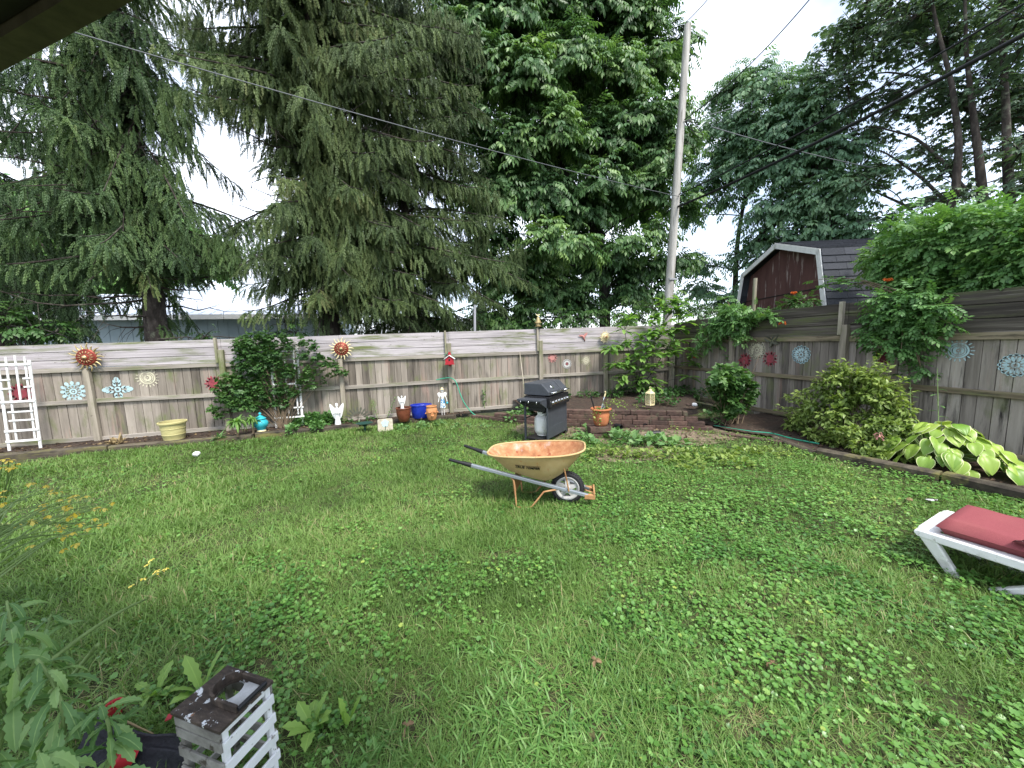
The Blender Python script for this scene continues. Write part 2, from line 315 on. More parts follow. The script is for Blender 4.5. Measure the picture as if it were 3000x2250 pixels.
MT['oflower'] = leafmat('orange_trumpets', [(0, (.5, .08, .015)), (1, (.7, .2, .05))], .3, .5, 20., .1, .2, (1, 1, 1))
def flat(name, c, rough=.5, var=.12, **k):
    lo = tuple(x * (1 - var) for x in c); hi = tuple(min(1, x * (1 + var)) for x in c)
    return pm(name, [(0, lo), (1, hi)], k.pop('scale', (9, 9, 9)), 4, rough, .2, k.pop('bump', .04), **k)
MT['white'] = flat('white_paint', (.72, .72, .71), .55, .1, stains=[((.4, .4, .33), 9, .6, .75)])
MT['plasticw'] = flat('white_resin', (.74, .73, .72), .42, .06, stains=[((.42, .41, .38), 7, .54, .75), ((.3, .29, .25), 26, .62, .72)], coat=.1)
MT['rimgrey'] = flat('wheel_rim_resin', (.42, .42, .41), .5, .15)
MT['black'] = flat('black_plastic', (.013, .013, .015), .45)
MT['rubber'] = flat('tyre_rubber', (.022, .022, .024), .8)
MT['grillpaint'] = flat('grill_paint', (.05, .055, .065), .42, .15, stains=[((.09, .095, .1), 30, .6, .7)])
MT['chrome'] = flat('chromed_steel', (.75, .75, .76), .2, .05, metal=1., bump=0)
MT['railsteel'] = flat('galvanised_rail', (.30, .33, .37), .4, .1, metal=.5)
MT['tanksteel'] = pm('tank_paint', [(0, (.62, .62, .6)), (1, (.76, .76, .74))], (6, 6, 3), 5, .5, .1, .05, stains=[((.42, .42, .2), (7, 7, 5), .55, .75)])
MT['trayout'] = pm('faded_yellow_paint', [(0, (.38, .26, .115)), (.5, (.46, .325, .15)), (1, (.52, .39, .21))], (4, 4, 4), 5, .5, .05, .06, stains=[((.17, .07, .03), (22, 22, 22), .64, .70), ((.45, .2, .07), (14, 14, 3), .62, .72)])
MT['trayin'] = pm('rusted_tray', [(0, (.24, .10, .045)), (.45, (.37, .175, .08)), (.75, (.43, .25, .13)), (1, (.44, .36, .29))], (9, 9, 9), 7, .75, .05, .25, stains=[((.42, .40, .39), 5, .58, .7), ((.26, .07, .03), 12, .57, .68)])
MT['ruststeel'] = pm('rusty_yellow_steel', [(0, (.27, .11, .05)), (1, (.46, .28, .125))], (14, 14, 14), 6, .65, .1, .2)
MT['cushion'] = pm('wine_red_fabric', [(0, (.19, .045, .052)), (1, (.25, .062, .07))], (160, 160, 160), 3, .85, .1, .12, stains=[((.24, .07, .07), 3, .5, .8)])
MT['terracotta'] = flat('terracotta', (.42, .15, .065), .7, .2, stains=[((.5, .3, .2), 8, .6, .75)])
MT['jarclay'] = flat('orange_clay', (.46, .21, .09), .75, .2)
MT['browng'] = flat('brown_glaze', (.14, .045, .025), .25, .3, coat=.3)
MT['blueg'] = flat('cobalt_glaze', (.012, .03, .30), .18, .25, coat=.5)
MT['turq'] = pm('turquoise_glaze', [(0, (.02, .28, .36)), (1, (.05, .46, .52))], (6, 6, 6), 4, .2, .2, .03, coat=.4)
MT['yellowpot'] = pm('yellow_pot_resin', [(0, (.36, .32, .13)), (1, (.55, .50, .25))], (5, 5, 30), 5, .6, .2, .1)
MT['cream'] = flat('cream_metal', (.66, .57, .33), .5)
MT['redpaint'] = flat('red_paint', (.36, .02, .03), .5, .25)
MT['stone'] = pm('pale_cast_stone', [(0, (.28, .25, .19)), (1, (.52, .48, .38))], (16, 16, 16), 6, .9, .1, .4)
MT['greendish'] = flat('dark_green_resin', (.012, .05, .04), .4)
MT['hose'] = flat('green_hose', (.03, .26, .16), .4)
MT['copper'] = flat('aged_copper_paint', (.20, .035, .022), .45, .4, metal=.3)
MT['brass'] = flat('tarnished_brass', (.42, .33, .17), .42, .25, metal=.6)
MT['bronze'] = flat('verdigris_metal', (.10, .10, .075), .6, .35, metal=.3)
MT['pink'] = flat('faded_pink_paint', (.42, .19, .17), .6, .2)
MT['greymetal'] = flat('grey_metal', (.30, .31, .33), .5, .15)
MT['cable'] = flat('cable_rubber', (.012, .012, .014), .6)
MT['cablegrey'] = flat('cable_grey', (.12, .13, .14), .5)
MT['pole'] = pm('pole_wood', [(0, (.2, .188, .17)), (.5, (.38, .365, .34)), (1, (.52, .505, .475))], (9, 9, .7), 6, .85, .1, .35, stains=[((.1, .09, .075), (16, 16, .6), .58, .68)])
MT['barnred'] = pm('peeling_barn_paint', [(0, (.07, .032, .029)), (1, (.125, .06, .054))], (6, 6, 1.2), 5, .8, .2, .15, stains=[((.36, .30, .28), (9, 9, 1.0), .57, .64)])
MT['shingle'] = pm('charcoal_shingle', [(0, (.022, .024, .03)), (1, (.062, .066, .078))], (30, 30, 30), 5, .9, .6, .3)
MT['siding'] = pm('pale_blue_siding', [(0, (.30, .38, .42)), (1, (.42, .5, .54))], (1, 1, 1), 3, .6, .1, 0)
MT['metalroof'] = pm('white_metal_roof', [(0, (.60, .66, .78)), (1, (.78, .82, .9))], (.6, .6, .6), 3, .35, .2, 0)
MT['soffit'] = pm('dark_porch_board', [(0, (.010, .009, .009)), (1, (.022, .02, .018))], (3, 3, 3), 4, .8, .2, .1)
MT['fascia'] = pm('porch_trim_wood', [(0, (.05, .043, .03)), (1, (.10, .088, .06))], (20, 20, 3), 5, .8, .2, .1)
MT['slatwhite'] = pm('chipped_white_slat', [(0, (.62, .63, .64)), (1, (.76, .77, .78))], (9, 9, 9), 5, .6, .1, .1, stains=[((.15, .13, .11), (26, 26, 26), .63, .68)])
MT['slatgrey'] = pm('worn_white_slat', [(0, (.12, .11, .095)), (1, (.36, .35, .32))], (9, 9, 12), 6, .8, .1, .2, stains=[((.07, .06, .045), (14, 14, 14), .55, .62)])
MT['boardworn'] = pm('worn_black_board', [(0, (.018, .014, .012)), (.6, (.06, .045, .036)), (1, (.14, .105, .08))], (40, 12, 12), 6, .75, .1, .4, stains=[((.62, .64, .66), (17, 17, 17), .60, .615), ((.2, .1, .05), (18, 18, 18), .64, .7)])
MT['innerworn'] = pm('worn_grey_board', [(0, (.3, .3, .3)), (1, (.58, .59, .6))], (10, 10, 10), 6, .75, .1, .2, stains=[((.05, .04, .035), (16, 16, 16), .57, .62)])
MT['fabric'] = pm('black_weed_fabric', [(0, (.008, .008, .011)), (1, (.025, .025, .032))], (60, 60, 60), 4, .75, .1, .3)
MT['dryleaf'] = pm('dry_leaf', [(0, (.10, .06, .03)), (1, (.28, .19, .11))], (20, 20, 20), 4, .8, .2, .2)
_wr = [((.2, .175, .15), (11, 11, 4), .52, .68)]
MT['red_p'] = flat('medallion_red', (.27, .05, .065), .8, .3, stains=_wr)
MT['blue_p'] = flat('medallion_light_blue', (.38, .53, .56), .8, .15, stains=_wr)
MT['cream_p'] = flat('medallion_cream', (.53, .5, .37), .8, .15, stains=_wr)
MT['white_p'] = flat('medallion_white', (.52, .52, .5), .8, .15, stains=_wr)
MT['darkred_p'] = flat('medallion_dark_red', (.12, .02, .03), .8, .3)
# ------------------------------------------------------------------ ground and beds
YF, XF = 9.347, 7.70               # inner faces of the back fence and of the side fence
def sheet(name, x0, x1, y0, y1, z, nx, ny, mat, hf=None, kind='structure', mask=None):
    xs = np.linspace(x0, x1, nx); ys = np.linspace(y0, y1, ny); X, Y = np.meshgrid(xs, ys); Z = np.full_like(X, z) + (hf(X, Y) if hf else 0)
    V = np.stack([X, Y, Z], -1).reshape(-1, 3); i = np.arange((ny - 1) * nx).reshape(ny - 1, nx)[:, :-1].ravel()
    F = np.stack([i, i + 1, i + nx + 1, i + nx], 1)
    if mask is not None: F = F[mask(V[F].mean(1))]
    o = link(name, make_mesh(name, V, F, None, None, [mat], True)); return tag(o, kind=kind)
sheet('ground', -150, 150, -80, 220, -.004, 2, 2, MT['ground'])
lump = lambda X, Y: .02 * vnoise(X, Y, .5, 3) + .008 * vnoise(X, Y, .12, 4)
def in_dirt(X, Y):                                          # bare patch round the fire pit, soft edged: 0 lawn .. 1 dirt
    d1 = np.exp(-(((X - 4.7) / 1.5) ** 2 + ((Y - 5.75) / .85) ** 2) ** 2)
    d2 = np.exp(-(((X - 3.1) / 1.1) ** 2 + ((Y - 7.0) / .8) ** 2) ** 2); d3 = np.exp(-(((X - 3.55) / .8) ** 2 + ((Y - 4.9) / .4) ** 2) ** 2) * .75
    return np.clip(np.maximum(np.maximum(d1, d2), d3) + .35 * (vnoise(X, Y, .4, 9) - .5), 0, 1)
sheet('dirt_patch', 1.6, 7.7, 3.4, 9.3, .0, 90, 90, MT['dirt'], lambda X, Y: .004 + .02 * vnoise(X, Y, .35, 5) + .012 * vnoise(X, Y, .08, 6), mask=lambda c: in_dirt(c[:, 0], c[:, 1]) > .3)
# beds along the two fences (their soil stands a little above the lawn)
def edge_back(X): return np.interp(X, [-12, -3.4, -.1, 1.2, 1.5], [8.66, 8.66, 8.93, 9.0, 9.05])
sheet('left_bed_soil', -12, 1.4, 8.6, 9.36, .075, 200, 16, MT['soil'], lump, mask=lambda c: c[:, 1] > edge_back(c[:, 0]))
def edge_side(Y): return np.interp(Y, [0, 2.1, 2.6, 3.1, 3.9, 4.8, 5.5], [6.3, 6.2, 6.2, 6.04, 5.9, 6.1, 5.74])
sheet('side_bed_soil', 5.6, 7.7, -.5, 6.4, .05, 40, 120, MT['soil'], lump, mask=lambda c: c[:, 0] > edge_side(c[:, 1]))
# raised corner bed behind the brick wall
WALL = np.array([(1.35, 8.72), (2.0, 8.1), (2.75, 7.25), (3.55, 6.75), (4.35, 6.35), (5.05, 5.95), (5.62, 5.55)])
def wall_y(X): return np.interp(X, WALL[:, 0], WALL[:, 1])
sheet('corner_bed_soil', 2.6, 7.69, 5.6, 9.34, .28, 70, 60, MT['soil'], lump, mask=lambda c: c[:, 1] > wall_y(c[:, 0]) + .12 + np.maximum(0, c[:, 0] - 5.3) * 1.2)
# ------------------------------------------------------------------ landscape timbers
def timber(x0, y0, x1, y1, z0, h, d, label, g='timbers edging the garden beds'):
    b = MB(); a = np.array([x0, y0]); c = np.array([x1, y1]); n = 9; dr = (c - a); ln = np.linalg.norm(dr); dr /= ln; pr = np.array([-dr[1], dr[0]]); V = []
    prof = [(-d / 2, .02), (-d / 2 + .02, 0), (d / 2 - .02, 0), (d / 2, .02), (d / 2, h - .022), (d / 2 - .022, h), (-d / 2 + .022, h), (-d / 2, h - .022)]
    for i in range(n):
        t = i / (n - 1); q = a + dr * ln * t
        for u, z in prof:
            j = .006 * (RNG.random() - .5); V.append((q[0] + pr[0] * (u + j), q[1] + pr[1] * (u + j), z0 + z + j))
    k = len(prof); F = [(i * k + j, i * k + (j + 1) % k, (i + 1) * k + (j + 1) % k, (i + 1) * k + j) for i in range(n - 1) for j in range(k)] + [tuple(range(k))[::-1], tuple((n - 1) * k + j for j in range(k))]
    b.v = RNG.random(); b.add(V, F); o = b.build('landscape_timber', MT['timber']); tag(o, label, 'timber', g); return o
timber(-11, 8.60, -8.0, 8.60, -.02, .15, .14, 'blackened timber edging left of the tall white trellis, at the far left')
timber(-7.99, 8.60, -5.62, 8.60, -.02, .145, .14, 'dark timber edging in front of the tall white trellis')
timber(-5.60, 8.60, -3.25, 8.61, -.02, .125, .13, 'mossy timber edging in front of the yellow planter pot')
timber(-3.22, 8.70, -1.2, 8.78, -.02, .13, .13, 'timber edging between the turquoise urn and the white angel statue')
timber(-1.18, 8.84, 1.0, 8.93, -.02, .13, .13, 'timber edging in front of the brown and blue glazed pots')
timber(6.06, 4.78, 5.84, 3.95, -.03, .10, .12, 'dark timber edging in front of the leafy yellow green bush')
timber(5.83, 3.90, 6.12, 2.72, -.02, .15, .14, 'dark timber edging under the big hosta')
timber(6.13, 2.69, 6.32, .9, -.02, .16, .15, 'black timber edging beyond the sun lounger')
# ------------------------------------------------------------------ brick wall of the raised corner bed
b = MB(); seg = np.concatenate([[0], np.cumsum(np.linalg.norm(np.diff(WALL, axis=0), axis=1))])
def wallpt(s): return np.array([np.interp(s, seg, WALL[:, 0]), np.interp(s, seg, WALL[:, 1])])
top = seg[-1]; starts = [0, .5, 1.95, 2.15]; ends = [top, top - .16, top - .34, top - .52]
for c in range(4):
    s = starts[c] + (.14 if c % 2 else 0)
    while s < ends[c] - .08:
        ln = min(RNG.uniform(.22, .44), ends[c] - s); p0 = wallpt(s); p1 = wallpt(s + ln - .006); dd = unit(p1 - p0); nn = np.array([-dd[1], dd[0]])
        off = nn * (.035 * c + .03 * (RNG.random() - .5)); z0 = .0 + .092 * c; z1 = z0 + .090 - .004 * RNG.random(); dep = .15
        q = [p0 + off, p1 + off, p1 + off + nn * dep, p0 + off + nn * dep]; b.v = RNG.random()
        b.hexa([(*x, z0) for x in q] + [(*x, z1 + .010 * (RNG.random() - .5)) for x in q]); s += ln
o = b.build('brick_retaining_wall', MT['brick'], bevel=.006, seg=1); tag(o, 'low stepped retaining wall of old red bricks round the corner bed', 'wall')
b = MB(); e0 = [gz(2112, 1276), gz(2200, 1290), gz(2292, 1304)]          # loose brick row that runs on to the side bed
for i in range(len(e0) - 1):
    for k in range(2):
        p0 = e0[i] + (e0[i + 1] - e0[i]) * (k * .5 + .02); p1 = e0[i] + (e0[i + 1] - e0[i]) * (k * .5 + .48); b.v = RNG.random(); b.bar(p0 + [0, 0, .03], p1 + [0, 0, .03], .1, .07)
tag(b.build('brick_edging', MT['brick'], bevel=.006, seg=1), 'single row of half buried bricks edging the bed by the green hose', 'edging')
# ------------------------------------------------------------------ fences
def topz(X): return 2.06 + .0112 * (X + 7.2)
PX = [-11.1, -8.65, -6.22, -3.92, -1.57, .95, 3.39, 5.35, 7.69]
fb = thing('wood_fence', 'long weathered grey wooden fence across the back with horizontal top boards', 'fence', (-1.7, YF, 0), 0, 'garden fences')
for i in range(len(PX) - 1):
    x0, x1 = PX[i], PX[i + 1]; n = max(8, round((x1 - x0) / .152)); wd = (x1 - x0) / n; b = MB()
    for k in range(n):
        b.v = float(np.clip(RNG.normal(.5, .25), 0, 1)); j = RNG.uniform(0, .006); g = RNG.uniform(.005, .011); xx = x0 + k * wd; tl = RNG.normal(0, .002)
        b.box(xx + g / 2, xx + wd - g / 2, YF + .002 + j, YF + .02 + j, .05 + RNG.uniform(-.02, .02), 1.566, rot=rotm('Y', tl))
    b.v = 0.; b.box(x0 + .001, x1 - .001, YF + .0275, YF + .035, .08, 1.56)  # dark backing added so the gaps between pickets read as shadow
    b.build('picket_panel', MT['picket'], fb)
    for z, h in ((.135, .085), (.895, .085), (1.54, .085)):
        b = MB(); b.v = RNG.random(); dz = RNG.normal(0, .006); b.hexa([(x0 + .052, YF - .045, z - h / 2 + dz), (x1 - .052, YF - .045, z - h / 2 - dz), (x1 - .052, YF - .001, z - h / 2 - dz), (x0 + .052, YF - .001, z - h / 2 + dz),
            (x0 + .052, YF - .045, z + h / 2 + dz), (x1 - .052, YF - .045, z + h / 2 - dz), (x1 - .052, YF - .001, z + h / 2 - dz), (x0 + .052, YF - .001, z + h / 2 + dz)]); b.build('rail', MT['rail'], fb, bevel=.004, seg=1)
    b = MB(); za, zb = topz(x0), topz(x1); nb = 3
    for k in range(nb):
        b.v = float(np.clip(RNG.normal(.5, .25), 0, 1)); l0, l1 = 1.588 + (za - 1.588) * k / nb, 1.588 + (zb - 1.588) * k / nb; h0, h1 = 1.588 + (za - 1.588) * (k + 1) / nb - .011, 1.588 + (zb - 1.588) * (k + 1) / nb - .011
        ya, yb = YF - .022 + RNG.uniform(-.002, .002), YF + .0005; e = RNG.normal(0, .002)
        b.hexa([(x0 + .002, ya, l0 + e), (x1 - .002, ya, l1 - e), (x1 - .002, yb, l1 - e), (x0 + .002, yb, l0 + e), (x0 + .002, ya, h0 + e), (x1 - .002, ya, h1 - e), (x1 - .002, yb, h1 - e), (x0 + .002, yb, h0 + e)])
    b.v = 0.; b.box(x0 + .003, x1 - .003, YF + .003, YF + .012, 1.592, min(za, zb) - .03)  # dark backing added to shut bright sky out of the seams
    b.build('top_board_panel', MT['topboard'], fb, bevel=.003, seg=1)
for i, x in enumerate(PX[:-1]):
    b = MB(); b.v = RNG.random(); hh = 1.86 if i in (3, 5, 6) else 1.57; b.box(x - .05, x + .05, YF - .11, YF - .026, -.05, hh, rot=rotm('Y', RNG.normal(0, .006))); b.build('post', MT['post'], fb, bevel=.006, seg=1)
    if i in (3, 5, 6): b = MB(); b.v = RNG.random(); b.box(x - .098, x - .054, YF - .10, YF - .026, 1.585, topz(x) + .02); b.build('post_extension', MT['post'], fb, bevel=.004, seg=1)
b = MB(); b.v = .6; b.box(7.50, 7.61, YF - .13, YF - .03, 0, 1.58); b.build('corner_post', MT['post'], fb, bevel=.006, seg=1)
fs = thing('wood_fence', 'dark stained wooden side fence on the right with much darker top boards', 'fence', (XF, 4.6, 0), 0, 'garden fences')
PY = [9.33, 7.21, 4.80, 2.40, .0, -2.4]
def topz2(Y): return 2.38 - max(0, Y - 7) * .055
for i in range(len(PY) - 1):
    y1, y0 = PY[i], PY[i + 1]; n = round((y1 - y0) / .152); wd = (y1 - y0) / n; b = MB()
    for k in range(n):
        b.v = float(np.clip(RNG.normal(.5, .27), 0, 1)); j = RNG.uniform(0, .007); g = RNG.uniform(.005, .011); yy = y0 + k * wd
        b.box(XF + .002 + j, XF + .02 + j, yy + g / 2, yy + wd - g / 2, .03 + RNG.uniform(-.02, .02), 1.79)
    b.v = 0.; b.box(XF + .0285, XF + .036, y0 + .001, y1 - .001, .06, 1.78)  # added dark sheet that keeps the picket gaps in shade
    b.build('picket_panel', MT['picket_dark'], fs)
    for z, h in ((.135, .085), (.95, .085), (1.735, .10)):
        b = MB(); b.v = RNG.random(); b.box(XF - .045, XF - .001, y0 + .052, y1 - .052, z - h / 2, z + h / 2, rot=rotm('X', RNG.normal(0, .004))); b.build('rail', MT['rail_dark'], fs, bevel=.004, seg=1)
    b = MB(); ta, tb = topz2(y0), topz2(y1); nb = 3
    for k in range(nb):
        b.v = float(np.clip(RNG.normal(.45, .3), 0, 1)); f0, f1 = k / nb, (k + 1) / nb; xa, xb = XF - .023 + RNG.uniform(-.004, .001), XF + .001
        za0, zb0, za1, zb1 = (1.787 + (t - 1.787) * f + d for t, f, d in ((ta, f0, 0), (tb, f0, 0), (ta, f1, -.012), (tb, f1, -.012)))
        b.hexa([(xa, y0 + .002, za0), (xa, y1 - .002, zb0), (xb, y1 - .002, zb0), (xb, y0 + .002, za0), (xa, y0 + .002, za1), (xa, y1 - .002, zb1), (xb, y1 - .002, zb1), (xb, y0 + .002, za1)][::1])
    b.v = 0.; b.box(XF + .004, XF + .012, y0 + .003, y1 - .003, 1.80, min(ta, tb) - .03)  # added dark strip blocking sky light through the board seams
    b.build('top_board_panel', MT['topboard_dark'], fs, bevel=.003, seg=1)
    b = MB(); b.v = RNG.random(); b.box(XF - .12, XF - .026, y0 - .05, y0 + .05, -.05, 1.98); b.build('post', MT['post'], fs, bevel=.006, seg=1)
    b = MB(); b.v = RNG.random(); b.box(XF - .10, XF - .026, y0 + .052, y0 + .115, 1.80, 2.40); b.build('post_extension', MT['post'], fs, bevel=.004, seg=1)
# painted rosettes on the boards
def rosette(px, py, r, style, mats, side, label):
    if side == 'b': p = gy(px, py, YF); o = np.array([p[0], YF - .0005, p[2]]); u = np.array([1., 0, 0]); v = np.array([0, 0, 1.]); par = fb; t = .002
    else: p = gx(px, py, XF); o = np.array([XF - .0005, p[1], p[2]]); u = np.array([0, -1., 0]); v = np.array([0, 0, 1.]); par = fs; t = .002
    b = MB()
    def el(a, r0, ln, wd, k=10): c = np.array([math.cos(a), math.sin(a)]); s = np.array([-c[1], c[0]]); b.slab(o, u, v, [tuple(c * (r0 + ln / 2 + ln / 2 * math.cos(q)) + s * wd / 2 * math.sin(q)) for q in np.linspace(0, 2 * math.pi, k, endpoint=False)], t)
    jit = lambda: RNG.uniform(.9, 1.1)
    if style == 'flower':
        for k in range(12): el(2 * math.pi * k / 12, r * .62, r * .38 * jit(), r * .30)
        for k in range(12): el(2 * math.pi * (k + .5) / 12, r * .34, r * .26, r * .10)
        b.ring(o, u, v, r * .56, r * .64, t); b.m = len(mats) - 1; b.ring(o, u, v, r * .16, r * .30, t); el(0, -r * .08, r * .16, r * .16)
    elif style == 'sun':
        for k in range(18): el(2 * math.pi * k / 18, r * .72, r * .30 * jit(), r * .11, 6)
        b.ring(o, u, v, r * .55, r * .68, t); b.ring(o, u, v, r * .42, r * .50, t); b.m = len(mats) - 1; b.ring(o, u, v, r * .16, r * .36, t); el(0, -r * .07, r * .14, r * .14)
    elif style == 'full':
        b.ring(o, u, v, r * .80, r * .92, t)
        for k in range(16): el(2 * math.pi * k / 16, r * .80, r * .2 * jit(), r * .26, 8)
        for k in range(10): el(2 * math.pi * k / 10, r * .30, r * .46, r * .22)
        for k in range(10): el(2 * math.pi * (k + .5) / 10, r * .45, r * .34, r * .12)
        b.m = len(mats) - 1; b.ring(o, u, v, r * .12, r * .26, t)
    elif style == 'cross':
        for k in range(4):
            a = math.pi / 2 * k; el(a, r * .55, r * .45, r * .34); el(a + .28, r * .4, r * .4, r * .14); el(a - .28, r * .4, r * .4, r * .14)
        for k in range(8): el(2 * math.pi * (k + .5) / 8, r * .26, r * .34, r * .2)
        b.m = len(mats) - 1; b.ring(o, u, v, r * .10, r * .22, t)
    elif style == 'disc':
        b.ring(o, u, v, r * .04, r * .5, t)
        for k in range(14): el(2 * math.pi * k / 14, r * .46, r * .5 * jit(), r * .2, 6)
        for k in range(9): el(2 * math.pi * k / 9, r * .52, r * .25, r * .3, 8)
    q = b.build('painted_rosette', [MT[m_] for m_ in mats], par); q['label'] = label
rosette(60, 1152, .20, 'disc', ['red_p'], 'b', 'red painted rosette'); rosette(215, 1147, .21, 'flower', ['blue_p'], 'b', 'light blue painted flower rosette')
rosette(345, 1141, .26, 'cross', ['blue_p'], 'b', 'light blue painted cross shaped rosette'); rosette(432, 1107, .20, 'sun', ['cream_p'], 'b', 'cream painted sun rosette')
rosette(626, 1123, .18, 'disc', ['red_p'], 'b', 'red painted rosette'); rosette(733, 1092, .18, 'full', ['white_p'], 'b', 'white painted rosette')
rosette(1618, 1048, .15, 'disc', ['pink'], 'b', 'faded red painted rosette'); rosette(1661, 1066, .135, 'full', ['white_p', 'red_p'], 'b', 'white painted rosette with red centre'); rosette(1717, 1056, .135, 'sun', ['cream_p'], 'b', 'cream painted sun rosette')
rosette(2182, 1056, .19, 'disc', ['red_p'], 's', 'red painted rosette'); rosette(2218, 1026, .21, 'full', ['cream_p'], 's', 'cream painted rosette'); rosette(2256, 1051, .19, 'disc', ['red_p'], 's', 'red painted rosette')
rosette(2347, 1039, .19, 'full', ['blue_p'], 's', 'light blue painted rosette'); rosette(2592, 1042, .16, 'disc', ['darkred_p'], 's', 'dark red painted rosette'); rosette(2808, 1027, .165, 'sun', ['blue_p'], 's', 'light blue painted sun rosette'); rosette(2975, 1070, .155, 'full', ['blue_p'], 's', 'pale blue painted lace rosette')
# ------------------------------------------------------------------ neighbour's long low building
hb = thing('metal_building', 'long pale blue building with white ribbed metal roof behind the spruces', 'building', (-9, 16, 0))
b = MB(); x = -16.
while x < -2.9: b.v = RNG.random(); b.box(x + .006, x + .32, 16.30, 16.36 + RNG.uniform(0, .003), 0, 3.0); x += .326
b.box(-16, -2.9, 16.37, 16.42, 0, 3.0); b.box(-2.95, -2.9, 16.42, 22, 0, 3.0); b.build('wall', MT['siding'], hb)
b = MB(); x = -16.4
while x < -2.5:
    b.v = RNG.random(); b.hexa([(x, 15.9, 3.13), (x + .3, 15.9, 3.13), (x + .3, 19.4, 4.25), (x, 19.4, 4.25), (x, 15.9, 3.16), (x + .3, 15.9, 3.16), (x + .3, 19.4, 4.28), (x, 19.4, 4.28)])
    b.hexa([(x + .3, 15.9, 3.13), (x + .34, 15.9, 3.13), (x + .34, 19.4, 4.25), (x + .3, 19.4, 4.25), (x + .3, 15.9, 3.19), (x + .34, 15.9, 3.19), (x + .34, 19.4, 4.31), (x + .3, 19.4, 4.31)]); x += .34
b.hexa([(-16.4, 19.41, 4.25), (-2.5, 19.41, 4.25), (-2.5, 23, 3.1), (-16.4, 23, 3.1), (-16.4, 19.41, 4.3), (-2.5, 19.41, 4.3), (-2.5, 23, 3.15), (-16.4, 23, 3.15)]); b.build('roof', MT['metalroof'], hb)
b = MB(); b.box(-16.4, -2.5, 15.82, 15.88, 2.98, 3.15); b.build('gutter', MT['white'], hb)
# ------------------------------------------------------------------ barn shaped shed beyond the side fence
sa = math.atan2(.94, .33); sh = thing('garden_shed', 'brown red barn shaped shed with peeling paint, white trim and dark shingles', 'shed', (8.98, 5.80, 0), sa)
W_, ZB, ZK, ZP, D_ = 3.85, 2.1, 3.70, 4.22, 3.4              # local x along the gable, -y out of the gable towards the yard, +y... away
prof = [(0, ZB), (.36, ZK), (W_ / 2, ZP), (W_ - .36, ZK), (W_, ZB)]
b = MB(); wall_poly = [(.2, 0), (.2, ZB + .3), (.48, ZK - .1), (W_ / 2, ZP - .12), (W_ - .48, ZK - .1), (W_ - .2, ZB + .3), (W_ - .2, 0)]
b.slab((0, 0, 0), (1, 0, 0), (0, 0, 1), wall_poly, .05); b.slab((0, -D_, 0), (1, 0, 0), (0, 0, 1), wall_poly, .05); b.build('gable_wall', MT['barnred'], sh, local=True)
b = MB(); b.box(.2, W_ - .2, .001, .012, 2.86, 2.885); b.build('wall_seam', MT['soffit'], sh, local=True)
for x_ in (.2, W_ - .26): b = MB(); b.box(x_, x_ + .06, -D_, -.06, 0, ZB + .2); b.build('side_wall', MT['barnred'], sh, local=True)
b = MB()
for (p, q) in zip(prof[:-1], prof[1:]):                       # white barge boards
    p = np.array([p[0], p[1]]); q = np.array([q[0], q[1]]); dn = unit(np.array([(q - p)[1], -(q - p)[0]])); e = .13
    b.slab((0, .19, 0), (1, 0, 0), (0, 0, 1), [tuple(p), tuple(q), tuple(q + dn * e), tuple(p + dn * e)][::-1], -.03)
b.build('barge_board', MT['white'], sh, local=True)
b = MB(); rng = random.Random(5)
for (p, q) in zip(prof[:-1], prof[1:]):
    p = np.array([p[0], p[1]]); q = np.array([q[0], q[1]]); ln = np.linalg.norm(q - p); dr = (q - p) / ln; nm = np.array([-dr[1], dr[0]]); rows = max(3, int(ln / .155)); st = ln / rows
    b.v = .2; b.slab((0, .2, 0), (1, 0, 0), (0, 0, 1), [tuple(p), tuple(q), tuple(q + nm * .025), tuple(p + nm * .025)], D_ + .3) if False else None
    low_first = q[1] > p[1]
    for r_ in range(rows):
        s0, s1 = (r_ * st, (r_ + 1) * st) if low_first else (ln - r_ * st, ln - (r_ + 1) * st); y = .2 - rng.uniform(0, .25)
        yy = [.2]
        while yy[-1] > -D_ - .2: yy.append(max(-D_ - .2, yy[-1] - rng.uniform(.28, .34) - (.15 if len(yy) == 1 and r_ % 2 else 0)))
        for a_, c_ in zip(yy[:-1], yy[1:]):
            b.v = rng.random(); tA = .034; tB = .014; A = p + dr * s0; B = p + dr * s1; c2 = c_ + .006
            if a_ - c2 < .02: continue
            b.hexa([(A[0], c2, A[1]), (A[0], a_, A[1]), (B[0], a_, B[1]), (B[0], c2, B[1]), (A[0] + nm[0] * tA, c2, A[1] + nm[1] * tA), (A[0] + nm[0] * tA, a_, A[1] + nm[1] * tA), (B[0] + nm[0] * tB, a_, B[1] + nm[1] * tB), (B[0] + nm[0] * tB, c2, B[1] + nm[1] * tB)])
b.build('roof', MT['shingle'], sh, local=True)
# ------------------------------------------------------------------ utility pole and cables
pb = gy(1957, 905, 10.2); ptp = gy(2015, 74, 10.2); dp = (ptp - pb) / (ptp[2] - pb[2]); base = pb - dp * pb[2]
up = thing('utility_pole', 'tall leaning grey wooden utility pole standing behind the fence corner', 'utility pole', base)
b = MB(); ts = np.linspace(0, 1, 14); b.tube([base + (ptp - base) * t for t in ts], [.150 - .05 * t for t in ts], 18); b.build('pole', MT['pole'], up, smooth=False)
sm(up.children[0])
b = MB(); q = ptp + [-.02, 0, .02]; b.lathe([(.0, 0), (.03, .01), (.022, .05), (.035, .06), (.035, .1), (0, .12)], q, 10); b.build('insulator', MT['greymetal'], up, smooth=True)
b = MB(); k = base + (ptp - base) * .33; b.box(k[0] - .15, k[0] + .15, k[1] - .16, k[1] - .12, k[2] - .03, k[2] + .03); b.build('bracket', MT['greymetal'], up, bevel=.004)
polept = lambda py: np.array([np.interp(py, [74, 905], [ptp[i], pb[i]]) for i in range(3)]) + [0, -.14, 0]
